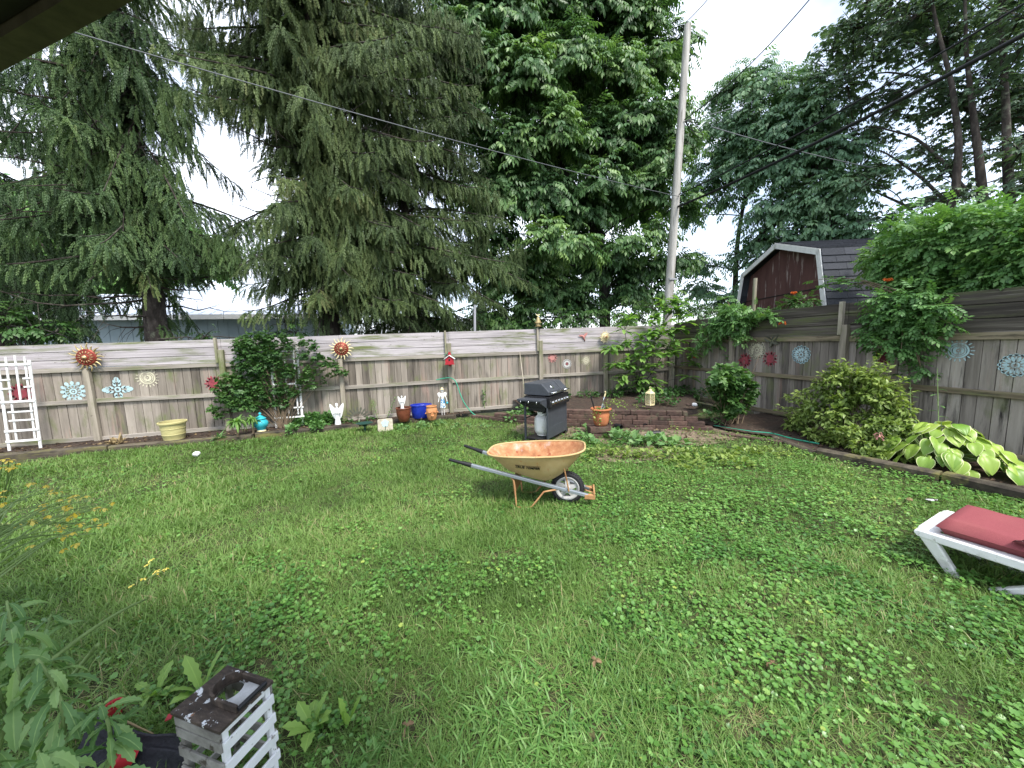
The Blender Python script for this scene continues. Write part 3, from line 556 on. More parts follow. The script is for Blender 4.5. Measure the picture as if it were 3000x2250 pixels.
def cable(A, B, sag, r, mt, label, n=40):
    A = np.asarray(A); B = np.asarray(B); b = MB(); b.tube([A + (B - A) * t + [0, 0, -4 * sag * t * (1 - t)] for t in np.linspace(0, 1, n)], r, 8); o = b.build('power_cable', mt, smooth=True)
    tag(o, label, 'cable', 'overhead cables'); return o
far = lambda px, py, d: (lambda r_: np.array([0, 0, CAMZ]) + r_ / np.linalg.norm(r_) * d)(ray(px, py))
cable(polept(596), far(3300, -60, 9.5), .12, .034, MT['cable'], 'thickest black cable running from the pole to the upper right')
cable(polept(560), far(3300, -170, 10.5), .15, .017, MT['cable'], 'thinner black cable running above the thickest one on the right')
cable(polept(566), far(150, 75, 8.5), .10, .0085, MT['cablegrey'], 'single grey wire crossing in front of the spruces to the upper left')
cable(ptp + [0, 0, .13], far(2120, -60, 20), .05, .015, MT['cable'], 'short thin wire rising right from the very top of the pole')
cable(ptp + [0, 0, .13], far(1865, 285, 24), .05, .015, MT['cable'], 'thin wire falling left from the top of the pole behind the tree')
cable(polept(345), far(2420, -60, 15), .25, .014, MT['cable'], 'sagging thin wire through the white sky right of the pole')
cable(polept(350), far(2560, 130, 26), .3, .012, MT['cablegrey'], 'faint thin wire into the tree tops right of the pole')
cable(far(2085, 372, 11.5), far(2560, 492, 15), .05, .011, MT['cablegrey'], 'light grey wire sloping down right in front of the hickory leaves')
b = MB(); k0 = polept(352)
for j in range(3): b.tube([k0 + [.06 + .22 * (1 - math.cos(t)) * (1 + .2 * j), -.02 * j, .12 * math.sin(t) - .16 * j * (1 - math.cos(t)) * .6] for t in np.linspace(0, 2 * math.pi, 22)], .009, 6)
b.build('wire_loop', MT['cable'], up, smooth=True)
# ------------------------------------------------------------------ porch roof over the photographer
e0, e1 = gz(0, 212, 2.5), gz(390, 2, 2.5); d = unit(e1 - e0); nrm = np.array([d[1], -d[0], 0]); A = e0 - d * 2.2; B = e1 + d * 1.6
pr = thing('porch_roof', 'dark porch roof edge overhanging the top left corner', 'roof', (A + B) / 2)
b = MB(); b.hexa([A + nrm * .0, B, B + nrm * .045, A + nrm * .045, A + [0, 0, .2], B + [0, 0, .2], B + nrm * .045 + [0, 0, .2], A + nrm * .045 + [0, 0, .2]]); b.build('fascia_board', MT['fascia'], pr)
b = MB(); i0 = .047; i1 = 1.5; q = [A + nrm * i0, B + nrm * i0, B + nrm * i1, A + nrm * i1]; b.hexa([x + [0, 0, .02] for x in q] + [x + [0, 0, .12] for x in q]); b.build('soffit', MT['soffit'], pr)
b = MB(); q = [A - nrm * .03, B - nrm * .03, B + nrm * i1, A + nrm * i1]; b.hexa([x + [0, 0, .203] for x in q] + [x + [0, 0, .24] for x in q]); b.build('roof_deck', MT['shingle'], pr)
# ------------------------------------------------------------------ lawn: fine grass, broad grass, ground ivy, straw
def blob(X, Y, px, py, rx, ry=None):
    c = gz(px, py); return np.exp(-((X - c[0]) / rx) ** 2 - ((Y - c[1]) / (ry or rx)) ** 2)
def on_lawn(X, Y): return (Y < edge_back(X) - .1) & (X < edge_side(np.clip(Y, 0, 5.5)) - .04) & ((X < 1.35) | (Y < wall_y(X) - .03))
def bare(X, Y):
    b_ = in_dirt(X, Y) * .97
    for q in ((775, 1497, .22, .12), (770, 1955, .10, .10), (845, 2165, .10, .1), (905, 2080, .1, .08), (1230, 2120, .1, .1), (2180, 2120, .14, .1), (1760, 2130, .1, .1), (300, 2020, .2, .16), (230, 2090, .2, .15), (370, 2090, .14, .1), (1180, 2050, .12, .08), (1450, 1630, .2, .12), (850, 2235, .08, .08), (2010, 2240, .08, .06)): b_ = np.maximum(b_, .8 * blob(X, Y, *q))
    return b_
def ivy_d(X, Y):
    n = vnoise(X, Y, .55, 21) * .5 + vnoise(X, Y, .2, 22) * .5
    base = .05 + .68 / (1 + np.exp(-(X - .30 * Y - .75) / .28)) + .5 * blob(X, Y, 950, 1780, .45, .35) + .45 * blob(X, Y, 700, 1850, .5, .3) + .28 * blob(X, Y, 450, 1370, 2.6, .5) + .35 * blob(X, Y, 1250, 1690, .4, .3) + .25 * blob(X, Y, 1350, 1300, 1.2, .6)
    base -= .3 * blob(X, Y, 900, 1500, 1.8, .9) + .45 * blob(X, Y, 1600, 2050, .35, .45) + .25 * blob(X, Y, 2000, 1800, .3, .3)
    return np.clip(base + (n - .5) * 1.5, 0, 1)
def crab_d(X, Y):
    n = vnoise(X, Y, .3, 31); return np.clip(.95 * blob(X, Y, 1750, 2020, .42, .40) + .9 * blob(X, Y, 1500, 2230, .35, .25) + .7 * blob(X, Y, 2000, 1790, .35, .3) + .6 * blob(X, Y, 1150, 2230, .25, .2) + .5 * blob(X, Y, 1400, 1950, .4, .3) + .45 * blob(X, Y, 2350, 2150, .4, .3) + .06 + (n - .55) * .7, 0, 1)
def scatter(n_of, dens):                                   # rings round the viewer: (r0, r1, per m2); dens(X,Y) in 0..1 thins
    out = []
    for r0, r1, d in n_of:
        n = int(math.pi * (r1 * r1 - r0 * r0) * d * .52); a = RNG.uniform(-1.35, 1.55, n) + .27; r = np.sqrt(RNG.uniform(r0 * r0, r1 * r1, n)); X = np.sin(a) * r; Y = np.cos(a) * r
        k = on_lawn(X, Y) & (Y > -.6); X, Y = X[k], Y[k]; k = RNG.random(len(X)) < dens(X, Y); out.append(np.stack([X[k], Y[k], r[:0].sum() + np.hypot(X[k], Y[k])], 1))
    return np.concatenate(out)
def blade_T(bend, w, kink=0.):
    V = []
    for i, t in enumerate((0, .4, .75)):
        y = t; z = -bend * t * t; ww = w * (1, .9, .55)[i]; V += [(-ww, y, z), (ww, y, z)]
    V.append((0, 1., -bend)); return np.array(V), np.array([(0, 1, 3), (0, 3, 2), (2, 3, 5), (2, 5, 4), (4, 5, 6)]), np.zeros(5)
def lawn(name, pts, Ts, h, up_lo, up_hi, val, mat, label, cat):
    """pts: x, y, dist; every blade stands or lies at its own angle"""
    Vs, Fs, vs, b = [], [], [], 0; idx = RNG.integers(0, len(Ts), len(pts))
    for k, T in enumerate(Ts):
        q = pts[idx == k]; n = len(q)
        if not n: continue
        a = RNG.uniform(0, 2 * math.pi, n); el = np.radians(RNG.uniform(up_lo, up_hi, n)); A = np.stack([np.cos(a) * np.cos(el), np.sin(a) * np.cos(el), np.sin(el)], 1)
        N = np.cross(np.stack([-np.sin(a), np.cos(a), 0 * a], 1), A) * -1; N += RNG.normal(0, .25, (n, 3)); X = np.cross(A, N); X /= np.linalg.norm(X, axis=1, keepdims=True); Z = np.cross(X, A); Z = np.where(Z[:, 2:3] < 0, -Z, Z)
        hh = h(q)[:, None, None]; wd = np.clip(.6 + q[:, 2] / 5, .7, 2.2)[:, None, None]; TV = T[0]
        V = np.concatenate([q[:, :2], np.zeros((n, 1))], 1)[:, None] + hh * (TV[None, :, 0:1] * wd * X[:, None] + TV[None, :, 1:2] * A[:, None] + TV[None, :, 2:3] * Z[:, None])
        Vs.append(V.reshape(-1, 3)); Fs.append((T[1][None] + (np.arange(n) * len(TV))[:, None, None] + b).reshape(-1, 3)); b += n * len(TV); vs.append(np.repeat(val(q), len(T[1])))
    o = link(name, make_mesh(name, np.concatenate(Vs), np.concatenate(Fs), np.concatenate(vs), None, [mat])); return tag(o, label, cat, None, 'stuff')
tone = lambda q: np.clip(.10 + .75 * (.5 * vnoise(q[:, 0], q[:, 1], .9, 41) + .3 * vnoise(q[:, 0], q[:, 1], .25, 42) + .2 * RNG.random(len(q))) + .45 * (RNG.random(len(q)) < .07) + .3 * (blob(q[:, 0], q[:, 1], 1000, 1520, 1.2, .6) - .3) * .6 + .5 * bare(q[:, 0], q[:, 1]) * RNG.random(len(q)), 0, 1)
gp = scatter([(.3, 2.2, 19000), (2.2, 4, 12500), (4, 6.5, 7000), (6.5, 10.5, 3200)], lambda X, Y: np.clip((1 - bare(X, Y)) * (1 - .62 * ivy_d(X, Y)) * (1 - .55 * crab_d(X, Y)) * (.45 + .8 * vnoise(X, Y, .12, 51)), 0.03, 1))
hg = lambda q: (.04 + .055 * vnoise(q[:, 0], q[:, 1], .5, 52) + .03 * vnoise(q[:, 0], q[:, 1], .12, 53)) * RNG.uniform(.5, 1.15, len(q))
lawn('lawn_grass', gp, [blade_T(.12, .022), blade_T(.35, .02), blade_T(.55, .024), blade_T(.2, .016), blade_T(.7, .02)], hg, 12, 80, tone, MT['grass'], 'fine green lawn grass covering the middle of the yard', 'grass')
# broad bladed grass: rosettes of arching blades
cp = scatter([(.3, 2.4, 560), (2.4, 4.2, 320), (4.2, 6, 60)], lambda X, Y: crab_d(X, Y) * (1 - bare(X, Y)))
cp = np.repeat(cp, 7, 0); cp[:, :2] += RNG.normal(0, .022, (len(cp), 2))
lawn('broad_grass', cp, [blade_T(.3, .075), blade_T(.55, .08), blade_T(.8, .07), blade_T(.45, .09)], lambda q: RNG.uniform(.035, .085, len(q)), 5, 65, lambda q: np.clip(RNG.normal(.5, .2, len(q)) + .3 * (vnoise(q[:, 0], q[:, 1], .5, 61) - .5), 0, 1), MT['crab'], 'broad bladed crabgrass tufts in the front of the lawn', 'grass')
# ground ivy: round leaves on short stalks
def T_round(n=9):
    V = [(0, .5, -.03)]
    for i in range(n):
        a = -math.pi / 2 + .38 + (2 * math.pi - .76) * i / (n - 1); r_ = .5 * (1 + .07 * (-1) ** i); V.append((r_ * math.cos(a), .5 + r_ * math.sin(a), .05))
    V.append((0, .32, 0)); F = [(0, i, i + 1) for i in range(1, n)] + [(0, n, n + 1), (0, n + 1, 1)]
    return np.array(V), np.array(F), np.zeros(len(F))
ip = scatter([(.3, 2.4, 4300), (2.4, 4.2, 3400), (4.2, 7, 1900), (7, 10.5, 900)], lambda X, Y: ivy_d(X, Y) ** 1.3 * (1 - .6 * crab_d(X, Y)) * np.clip(1 - .85 * bare(X, Y), 0, 1))
n = len(ip); a = RNG.uniform(0, 2 * math.pi, n); tilt = RNG.normal(.15, .28, n)
A_ = np.stack([np.cos(a), np.sin(a), -tilt], 1); N_ = np.stack([np.cos(a) * tilt, np.sin(a) * tilt, np.ones(n)], 1) + RNG.normal(0, .18, (n, 3))
zz = .018 + .055 * vnoise(ip[:, 0], ip[:, 1], .3, 71) * RNG.uniform(.5, 1.3, n); szs = .012 + .023 * RNG.random(n) ** 1.6 * np.clip(.85 + .05 * ip[:, 2], .85, 1.2)
vv = np.clip(RNG.normal(.42, .17, n) + .5 * (vnoise(ip[:, 0], ip[:, 1], .6, 72) - .5) + .35 * (RNG.random(n) < .05) + .2 * np.clip((ip[:, 2] - 3.5) / 4, 0, 1) * (ip[:, 0] > 2), 0, 1)
o = cloud('ground_ivy', T_round(), np.concatenate([ip[:, :2], zz[:, None]], 1), A_, N_, szs, vv, MT['ivy']); tag(o, 'round leaved ground ivy spreading through the lawn on the right', 'ground cover', None, 'stuff')
sp = scatter([(.3, 4, 500), (4, 9, 160)], lambda X, Y: np.clip(bare(X, Y) * .8 + .05, 0, 1))
lawn('dry_straw', sp, [blade_T(.1, .014), blade_T(.3, .014), blade_T(-.1, .012)], lambda q: RNG.uniform(.05, .14, len(q)), -2, 22, lambda q: RNG.random(len(q)), MT['straw'], 'dry straw coloured clippings on the worn spots of the lawn', 'straw')
# leaf litter and low seedlings on bare soil
def litter(px0, px1, py0, py1, n, z=0):
    P = np.array([gz(RNG.uniform(px0, px1), RNG.uniform(py0, py1), z) for _ in range(n)]); return P
bx = RNG.uniform(-8.5, 1.3, 900); by = RNG.uniform(8.72, 9.28, 900); L1 = np.stack([bx, by, np.full(900, .105)], 1)
by2 = RNG.uniform(.5, 5.2, 700); bx2 = np.minimum(edge_side(by2) + .1 + RNG.random(700) * 1.2, 7.65); L2 = np.stack([bx2, by2, np.full(700, .08)], 1)
ux = RNG.uniform(2.5, 7, 1200); uy = RNG.uniform(4.2, 8, 1200); kk = (in_dirt(ux, uy) > .3) & on_lawn(ux, uy); L3 = np.stack([ux, uy, np.full(1200, .03)], 1)[kk]
LP = np.concatenate([L1, L2, L3]); n = len(LP); A_ = rnd(n); A_[:, 2] *= .25; o = cloud('leaf_litter', T_leaf(.28, .1, .2), LP, A_, np.tile([0, 0, 1.], (n, 1)) + RNG.normal(0, .3, (n, 3)), RNG.uniform(.025, .075, n), RNG.random(n), MT['mulch']); tag(o, 'dead leaves and mulch chips scattered over the bed soil and dirt', 'leaf litter', None, 'stuff')
# ------------------------------------------------------------------ spruces
SHOOT = T_shoot()
class Crown:
    def __init__(s): s.P = []; s.A = []; s.N = []; s.S = []; s.v = []
    def put(s, P, A, N, S, v): s.P.append(P); s.A.append(A); s.N.append(N); s.S.append(np.broadcast_to(S, (len(P),))); s.v.append(np.broadcast_to(v, (len(P),)))
    def cloud(s, name, T, mat, par): return cloud(name, T, np.concatenate(s.P), np.concatenate(s.A), np.concatenate(s.N), np.concatenate(s.S), np.clip(np.concatenate(s.v), 0, 1), mat, par)
def spruce_branch(wood, cr, start, az, L, rise, droop, uptip, tone, hang=.45, dens=1., bare_to=.07, lat=1.):
    hd = np.array([math.cos(az), math.sin(az), 0.]); sd = np.array([-hd[1], hd[0], 0]); s = np.linspace(0, 1, 12)
    bend = RNG.normal(0, .12); pts = start + np.outer(L * s, hd) + np.outer(L * bend * s * s, sd) + np.outer(L * (rise * s - droop * s ** 1.8 + uptip * s ** 4), [0, 0, 1.])
    wood.tube(pts, .008 + .011 * L * (1 - s) ** 1.0, 5, False)
    m = int(L * (1 - bare_to) / .10 * dens) + 1
    for k in range(m):
        t = bare_to + (1 - bare_to) * (k + RNG.random()) / m
        p = np.array([np.interp(t, s, pts[:, j]) for j in range(3)]); tg = unit(pts[min(11, int(t * 11) + 1)] - pts[int(t * 11 - 1e-6)])
        for sg in (-1, 1):
            l2 = lat * (.22 + .34 * L * (1 - t) * RNG.uniform(.5, 1.2)) * RNG.uniform(.6, 1.1); l2 = min(l2, 1.0); ang = RNG.uniform(.5, 1.1); d2 = unit(tg * math.cos(ang) + sd * sg * math.sin(ang))
            q = max(3, int(l2 / .085)); u = (np.arange(q) + RNG.random(q) * .6) / q
            hl = hang * RNG.uniform(.6, 1.5)
            P = p + np.outer(u * l2 * .85, d2) + np.outer(-hl * (u ** 1.7) * l2 * 1.1 - .02, [0, 0, 1.]) + RNG.normal(0, .02, (q, 3))
            A = d2 * (1 - .6 * u[:, None]) * .8 + np.array([0, 0, -1.]) * (.25 + 1.0 * u[:, None] * (hl / .45)) + RNG.normal(0, .28, (q, 3))
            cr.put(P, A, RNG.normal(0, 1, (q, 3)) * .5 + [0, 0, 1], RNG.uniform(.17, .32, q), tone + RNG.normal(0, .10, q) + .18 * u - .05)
def curtain(cr, p0, p1, n, ln, tone):                       # hanging fringes of shoots between two points
    for _ in range(n):
        p = p0 + (p1 - p0) * RNG.random() + RNG.normal(0, .05, 3); l = ln * RNG.uniform(.4, 1.2); q = max(3, int(l / .09)); u = (np.arange(q) + .3) / q
        P = p + np.outer(-l * u, [0, 0, 1.]) + np.outer(u * .12, RNG.normal(0, 1, 3)) + RNG.normal(0, .015, (q, 3)); cr.put(P, np.array([0, 0, -1.]) + RNG.normal(0, .22, (q, 3)), RNG.normal(0, 1, (q, 3)), RNG.uniform(.15, .27, q), tone + RNG.normal(0, .08, q))
def spruce(label, base, H, r0, lenf, whorls, tone, mat='needle', extra=None, dead=12, column=0, **kw):
    t = thing('spruce_tree', label, 'tree', (base[0], base[1], 0), 0, 'spruces behind the back fence'); wood = MB(); cr = Crown()
    zs = np.linspace(-.1, H, 22); wob = np.cumsum(RNG.normal(0, .015, (22, 2)), 0); wood.tube([(base[0] + wob[i, 0], base[1] + wob[i, 1], z) for i, z in enumerate(zs)], r0 * (1 - .86 * (zs / H)) * (1 + .25 * np.exp(-zs * 2.2)), 14, False)
    for (z, nb) in whorls:
        a0 = RNG.uniform(0, 6.28)
        for k in range(nb):
            az = a0 + 2 * math.pi * k / nb + RNG.normal(0, .25); L = lenf(z, az) * RNG.uniform(.72, 1.12)
            if L < .25: continue
            spruce_branch(wood, cr, np.array([base[0], base[1], z + RNG.normal(0, .1)]), az, L, RNG.uniform(.0, .22), RNG.uniform(.42, .7), RNG.uniform(.1, .32), tone + RNG.normal(0, .12), **kw)
    for _ in range(column):                                  # short drooping shoots close round the trunk
        z = RNG.uniform(2.6, min(H - 1, 11.5)); az = RNG.uniform(0, 6.28); spruce_branch(wood, cr, np.array([base[0], base[1], z]), az, RNG.uniform(.45, 1.05), .05, 1.1, 0, tone + .12 + RNG.normal(0, .12), hang=.9, lat=.8)
    for _ in range(dead):
        z = RNG.uniform(1.9, 7.5); az = RNG.uniform(0, 6.28); L = RNG.uniform(.8, 2.6); s = np.linspace(0, 1, 7); hd = np.array([math.cos(az), math.sin(az), 0]); wig = RNG.normal(0, .05, (7, 3)) * s[:, None]
        pts = np.array([base[0], base[1], z]) + np.outer(L * s, hd) + np.outer(L * (-.25 * s + .3 * s ** 3) * RNG.uniform(-.3, 1.2), [0, 0, 1.]) + wig; wood.tube(pts, .022 * (1 - s) + .005, 5, False)
        for _2 in range(5):
            i = RNG.integers(2, 6); q = pts[i]; dv = unit(hd * .5 + RNG.normal(0, .6, 3)); wood.tube([q, q + dv * .25, q + dv * .45 + [0, 0, -.12]], [.006, .004, .002], 4, False)
    if extra: extra(wood, cr)
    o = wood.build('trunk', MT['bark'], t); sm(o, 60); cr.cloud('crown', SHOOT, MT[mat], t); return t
def wh(z0, z1, st, lo, hi): return [(z, int(RNG.integers(lo, hi + 1))) for z in np.arange(z0, z1, st)]
adir = lambda az, c: math.cos(az - c)                        # +1 towards direction c (0 = to the right, pi = to the left, -pi/2 = to the viewer)
def pxbranch(wood, cr, px0, py0, Y0, px1, py1, Y1, drop, tone, **k):
    A = gy(px0, py0, Y0); B = gy(px1, py1, Y1); d = B - A; L = np.linalg.norm(d[:2]); az = math.atan2(d[1], d[0]); spruce_branch(wood, cr, A, az, L, d[2] / L + drop, drop * 1.35, drop * .35, tone, **k)
# left spruce
def exL(wd, cr):
    for px, py, dp in ((160, 150, 1.5), (230, 190, 1.5), (290, 260, 1.4), (330, 380, 1.3), (250, 330, 1.3), (180, 300, 1.6), (470, 300, 1.2), (500, 240, 1.0), (600, 120, 1.0), (640, 160, .9), (330, 640, .9), (560, 690, .7), (640, 690, .7), (720, 700, .7), (800, 700, .8), (870, 700, .8), (500, 650, .7), (480, 480, .8)):
        p = gy(px, py, 9.9); curtain(cr, p + [-.3, 0, 0], p + [.3, .1, 0], 22, dp, .62)
    pxbranch(wd, cr, 420, 570, 10.6, 830, 690, 10.2, .35, .45, hang=.7); pxbranch(wd, cr, 420, 650, 10.6, 680, 720, 9.9, .25, .4, hang=.6); pxbranch(wd, cr, 400, 100, 10.6, 170, 300, 9.6, .3, .55)
    pxbranch(wd, cr, 400, 250, 10.6, 230, 420, 9.4, .3, .5); pxbranch(wd, cr, 410, 330, 10.6, 300, 560, 9.3, .3, .55); pxbranch(wd, cr, 420, 420, 10.6, 560, 640, 9.3, .3, .45); pxbranch(wd, cr, 430, 700, 10.6, 250, 830, 9.7, .2, .4); pxbranch(wd, cr, 430, 730, 10.6, 620, 760, 9.6, .25, .42)
spruce('spruce on the left with its bare lower trunk showing above the fence', (-5.8, 10.6), 14, .25, lambda z, a: (1.85 + .35 * adir(a, math.pi)) * (.6 if 4.9 < z < 7 and math.cos(a) > .2 else 1) * (1.25 if z > 7 else 1) * (0.0 if z < 3.3 else 1), wh(4.0, 5.4, .40, 4, 5) + wh(5.3, 10.6, .55, 3, 5) + wh(10.6, 13.5, .8, 4, 5), .40, 'needle2', exL, 30, 70, hang=.75, dens=.8)
# tall centre spruce with curtains of drooping shoots
def exC(wd, cr):
    pxbranch(wd, cr, 950, 240, 10.6, 640, 300, 10.4, .15, .4, hang=.9); pxbranch(wd, cr, 950, 90, 10.6, 690, 230, 9.9, .15, .42, hang=.9)
    for px, py, dp in ((600, 60, 1.0), (680, 130, 1.0), (760, 200, .9), (800, 330, .6), (740, 40, 1.0), (660, 720, .8), (780, 720, .8), (560, 30, .9), (850, 300, .8)):
        p = gy(px, py, 10.2); curtain(cr, p + [-.3, 0, 0], p + [.3, .1, 0], 20, dp, .5)
    pxbranch(wd, cr, 960, 560, 10.6, 600, 690, 10.0, .3, .45, hang=.7); pxbranch(wd, cr, 950, 20, 10.6, 600, 150, 10.3, .15, .4, hang=.9); pxbranch(wd, cr, 950, 150, 10.6, 720, 330, 10.2, .15, .4, hang=.9); pxbranch(wd, cr, 960, 380, 10.6, 760, 480, 9.8, .3, .40); pxbranch(wd, cr, 950, 660, 10.6, 700, 780, 9.8, .2, .38); pxbranch(wd, cr, 950, 760, 10.6, 760, 850, 9.9, .25, .36)
    pxbranch(wd, cr, 1000, 420, 10.6, 1190, 540, 9.4, .3, .55); pxbranch(wd, cr, 1000, 560, 10.6, 1330, 720, 9.5, .25, .5); pxbranch(wd, cr, 1000, 650, 10.6, 1400, 640, 9.9, .3, .42); pxbranch(wd, cr, 1000, 720, 10.6, 1500, 780, 9.6, .35, .48); pxbranch(wd, cr, 1000, 800, 10.6, 1330, 900, 9.7, .2, .45); pxbranch(wd, cr, 1000, 840, 10.6, 1180, 930, 9.65, .2, .4); pxbranch(wd, cr, 960, 850, 10.6, 1110, 900, 9.7, .15, .42)
    pxbranch(wd, cr, 950, 130, 10.6, 690, 260, 10.2, .15, .38); pxbranch(wd, cr, 950, 60, 10.6, 760, 120, 10, .2, .4)
    for px, py, dp in ((900, 60, 1.2), (960, 140, 1.4), (1040, 120, 1.2), (920, 330, 1.4), (1010, 330, 1.5), (960, 480, 1.5), (1060, 470, 1.2), (1040, 560, 1.2), (900, 560, 1.3), (990, 690, 1.3), (1060, 720, 1.1), (870, 220, 1.1)):
        p = gy(px, py, 9.7); curtain(cr, p + [-.28, 0, 0], p + [.28, .1, 0], 30, dp, .72)
spruce('tallest spruce in the middle draped with curtains of drooping shoots', (-2.0, 10.6), 15, .27, lambda z, a: (1.85 + .5 * max(0, adir(a, 0)) * (z > 3) + .2 * adir(a, -1.57)) * (.85 if z < 5 and math.cos(a) < -.3 else 1) * (.62 if 5 < z < 7.2 and math.cos(a) < -.2 else 1.3 if z > 7.2 else 1) * (0 if z < 2.9 else 1), wh(3.4, 10.8, .40, 5, 6) + wh(10.8, 14, .8, 4, 5), .46, 'needle', exC, 16, 60, hang=.7, dens=.9)
# third spruce behind, merging into the broadleaf tree
def exR(wd, cr):
    for px, py, dp in ((1290, 20, 1.2), (1370, 60, 1.2), (1250, 160, 1.0), (1440, 560, 1.0), (1400, 660, 1.0), (1500, 720, .9), (1340, 420, 1.0)):
        p = gy(px, py, 11.0); curtain(cr, p + [-.4, 0, 0], p + [.4, .1, 0], 26, dp, .5)
    for a in ((1190, 760, 1480, 900, .2), (1190, 700, 1560, 830, .3), (1190, 620, 1480, 640, .3), (1190, 420, 1430, 520, .25), (1190, 200, 1420, 330, .25), (1190, 780, 1080, 930, .2), (1190, 830, 1350, 950, .15), (1190, 60, 1400, 130, .2), (1190, 300, 1100, 420, .25), (1190, 870, 1270, 990, .1)): pxbranch(wd, cr, a[0], a[1], 11.6, a[2], a[3], 10.3, a[4], .36 + .1 * RNG.random())
spruce('spruce half hidden behind the right side of the tallest spruce', (.12, 11.6), 13.5, .2, lambda z, a: (2.1 + .3 * adir(a, 0)) * (0 if z < 2.6 else 1), wh(2.7, 11, .48, 4, 6) + wh(11, 13.4, .9, 4, 4), .36, 'needle', exR, 8, 14, hang=.6)
# far left spruce
def exF(wd, cr):
    for a in ((110, 380, 300, 500, .2), (110, 520, 240, 640, .3), (110, 760, 300, 880, .2), (110, 860, 230, 960, .2), (110, 640, -40, 760, .2), (110, 700, 200, 830, .15), (110, 300, 10, 420, .2)): pxbranch(wd, cr, a[0], a[1], 11.3, a[2], a[3], 10.5, a[4], .34 + .1 * RNG.random())
    for px, py, dp in ((190, 500, 1.6), (170, 640, 1.6), (200, 760, 1.5), (190, 850, 1.2), (150, 420, 1.2), (60, 820, 1.4), (40, 700, 1.2)):
        p = gy(px, py, 10.7); curtain(cr, p + [-.3, 0, 0], p + [.3, .1, 0], 20, dp, .32)
spruce('dark spruce at the far left edge behind the white trellis', (-9.0, 11.3), 13, .2, lambda z, a: (1.6 + .3 * adir(a, 3.14)) * (0 if z < 2.8 else 1), wh(2.9, 4.4, .5, 4, 5) + wh(4.5, 11, .8, 3, 4), .30, 'needle2', exF, 18, 16)
# ------------------------------------------------------------------ broadleaf trees
def limb(wood, A, B, r0, r1, sag=.08, n=7, k=6):
    A = np.asarray(A, float); B = np.asarray(B, float); s = np.linspace(0, 1, n); ln = np.linalg.norm(B - A); w_ = RNG.normal(0, .04 * ln, 3)
    wood.tube(A + np.outer(s, B - A) + np.outer(np.sin(math.pi * s), w_ + [0, 0, sag * ln]), r0 + (r1 - r0) * s, k, False)
def lobe(cr, wood, c, r, tone, dens=1., spray=(.30, .46), droop=.45, flat_=.8, step=.11, low=-.55, twigs=True):
    nb = max(6, int(44 * r * r * dens)); D = rnd(nb * 3); D = D[D[:, 2] > low][:nb]
    for d in D:
        d = unit(d * [1, 1, flat_] + [0, 0, .1]); ln = r * RNG.uniform(.55, .95); st = c + d * r * .25; q = max(4, int(ln / step)); u = (np.arange(q) + RNG.random(q)) / q; br = RNG.normal(0, .13)
        side = unit(np.cross(d, [0, 0, 1.]) + 1e-6); P = st + np.outer(u * ln, d) - np.outer(droop * .55 * ln * u ** 2, [0, 0, 1.]) + np.outer(RNG.normal(0, .16 * r, q) * (.3 + .5 * (1 - u)), side) + RNG.normal(0, .05, (q, 3))
        sg = np.where(RNG.random(q) < .5, -1, 1)[:, None]; A = d * .75 + side * sg * RNG.uniform(.2, 1.0, (q, 1)) - np.array([0, 0, 1.]) * (droop * RNG.uniform(.5, 1.5, (q, 1))); N = np.array([0, 0, 1.]) + d * .25 + RNG.normal(0, .32, (q, 3))
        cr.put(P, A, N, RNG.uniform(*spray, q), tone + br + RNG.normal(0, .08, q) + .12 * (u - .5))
        if twigs: wood.tube([c + d * r * .1, st + d * ln * .5 - [0, 0, droop * .14 * ln], st + d * ln - [0, 0, droop * .5 * ln]], [.014, .008, .003], 3, False)
def broadleaf(name, label, cat, stems, lobes, T, mat, bark='bark2', root=None, group=None, dens=1., spray=(.30, .46), droop=.45, tone=.45, r0=.2, step=.11, limbr=.05, low=-.55, flat_=.8):
    root = np.asarray(root if root is not None else stems[0][0]); t = thing(name, label, cat, (root[0], root[1], max(0, root[2])), 0, group); wood = MB(); cr = Crown(); nodes = []
    for si, st in enumerate(stems):
        P = np.asarray(st, float); n = len(P); s = np.linspace(0, 1, n); ss = np.linspace(0, 1, 4 * n); Q = np.stack([np.interp(ss, s, P[:, k]) for k in range(3)], 1); Q[1:-1] = (Q[:-2] + Q[1:-1] * 2 + Q[2:]) / 4
        wood.tube(Q, r0 * (1 if si < 4 else .5) * (1 - .82 * ss), 10, False); nodes += list(Q[2:])
    nodes = np.array(nodes)
    for (c, r, dt) in lobes:
        c = np.asarray(c, float); cand = nodes[nodes[:, 2] < c[2] + .1] if (nodes[:, 2] < c[2] + .1).any() else nodes; q = cand[np.argmin(np.linalg.norm(cand - c, axis=1) + .5 * np.abs(cand[:, 2] - c[2] + .6))]
        if limbr: limb(wood, q, c, limbr * min(1.4, r), .014)
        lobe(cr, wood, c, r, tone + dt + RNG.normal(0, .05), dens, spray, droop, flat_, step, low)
    o = wood.build('trunk', MT[bark], t); sm(o, 60); cr.cloud('crown', T, MT[mat], t); return t
P3 = lambda *q: [gy(*a) for a in q]
def lobes_y(L, k=1.1): return [(gy(a[0], a[1], a[2]), a[3] * k, a[4] if len(a) > 4 else 0) for a in L]
def lobes_x(L, k=1.12): return [(gx(a[0], a[1], a[2]), a[3] * k, a[4] if len(a) > 4 else 0) for a in L]
PIN = T_pinnate(3, .44, .24, .5, 58); PINF = T_pinnate(3, .40, .27, .35, 60, True); PAL = T_palmate(5, .2, .35)
g1 = gy(1775, 940, 13); g1[2] = -.1
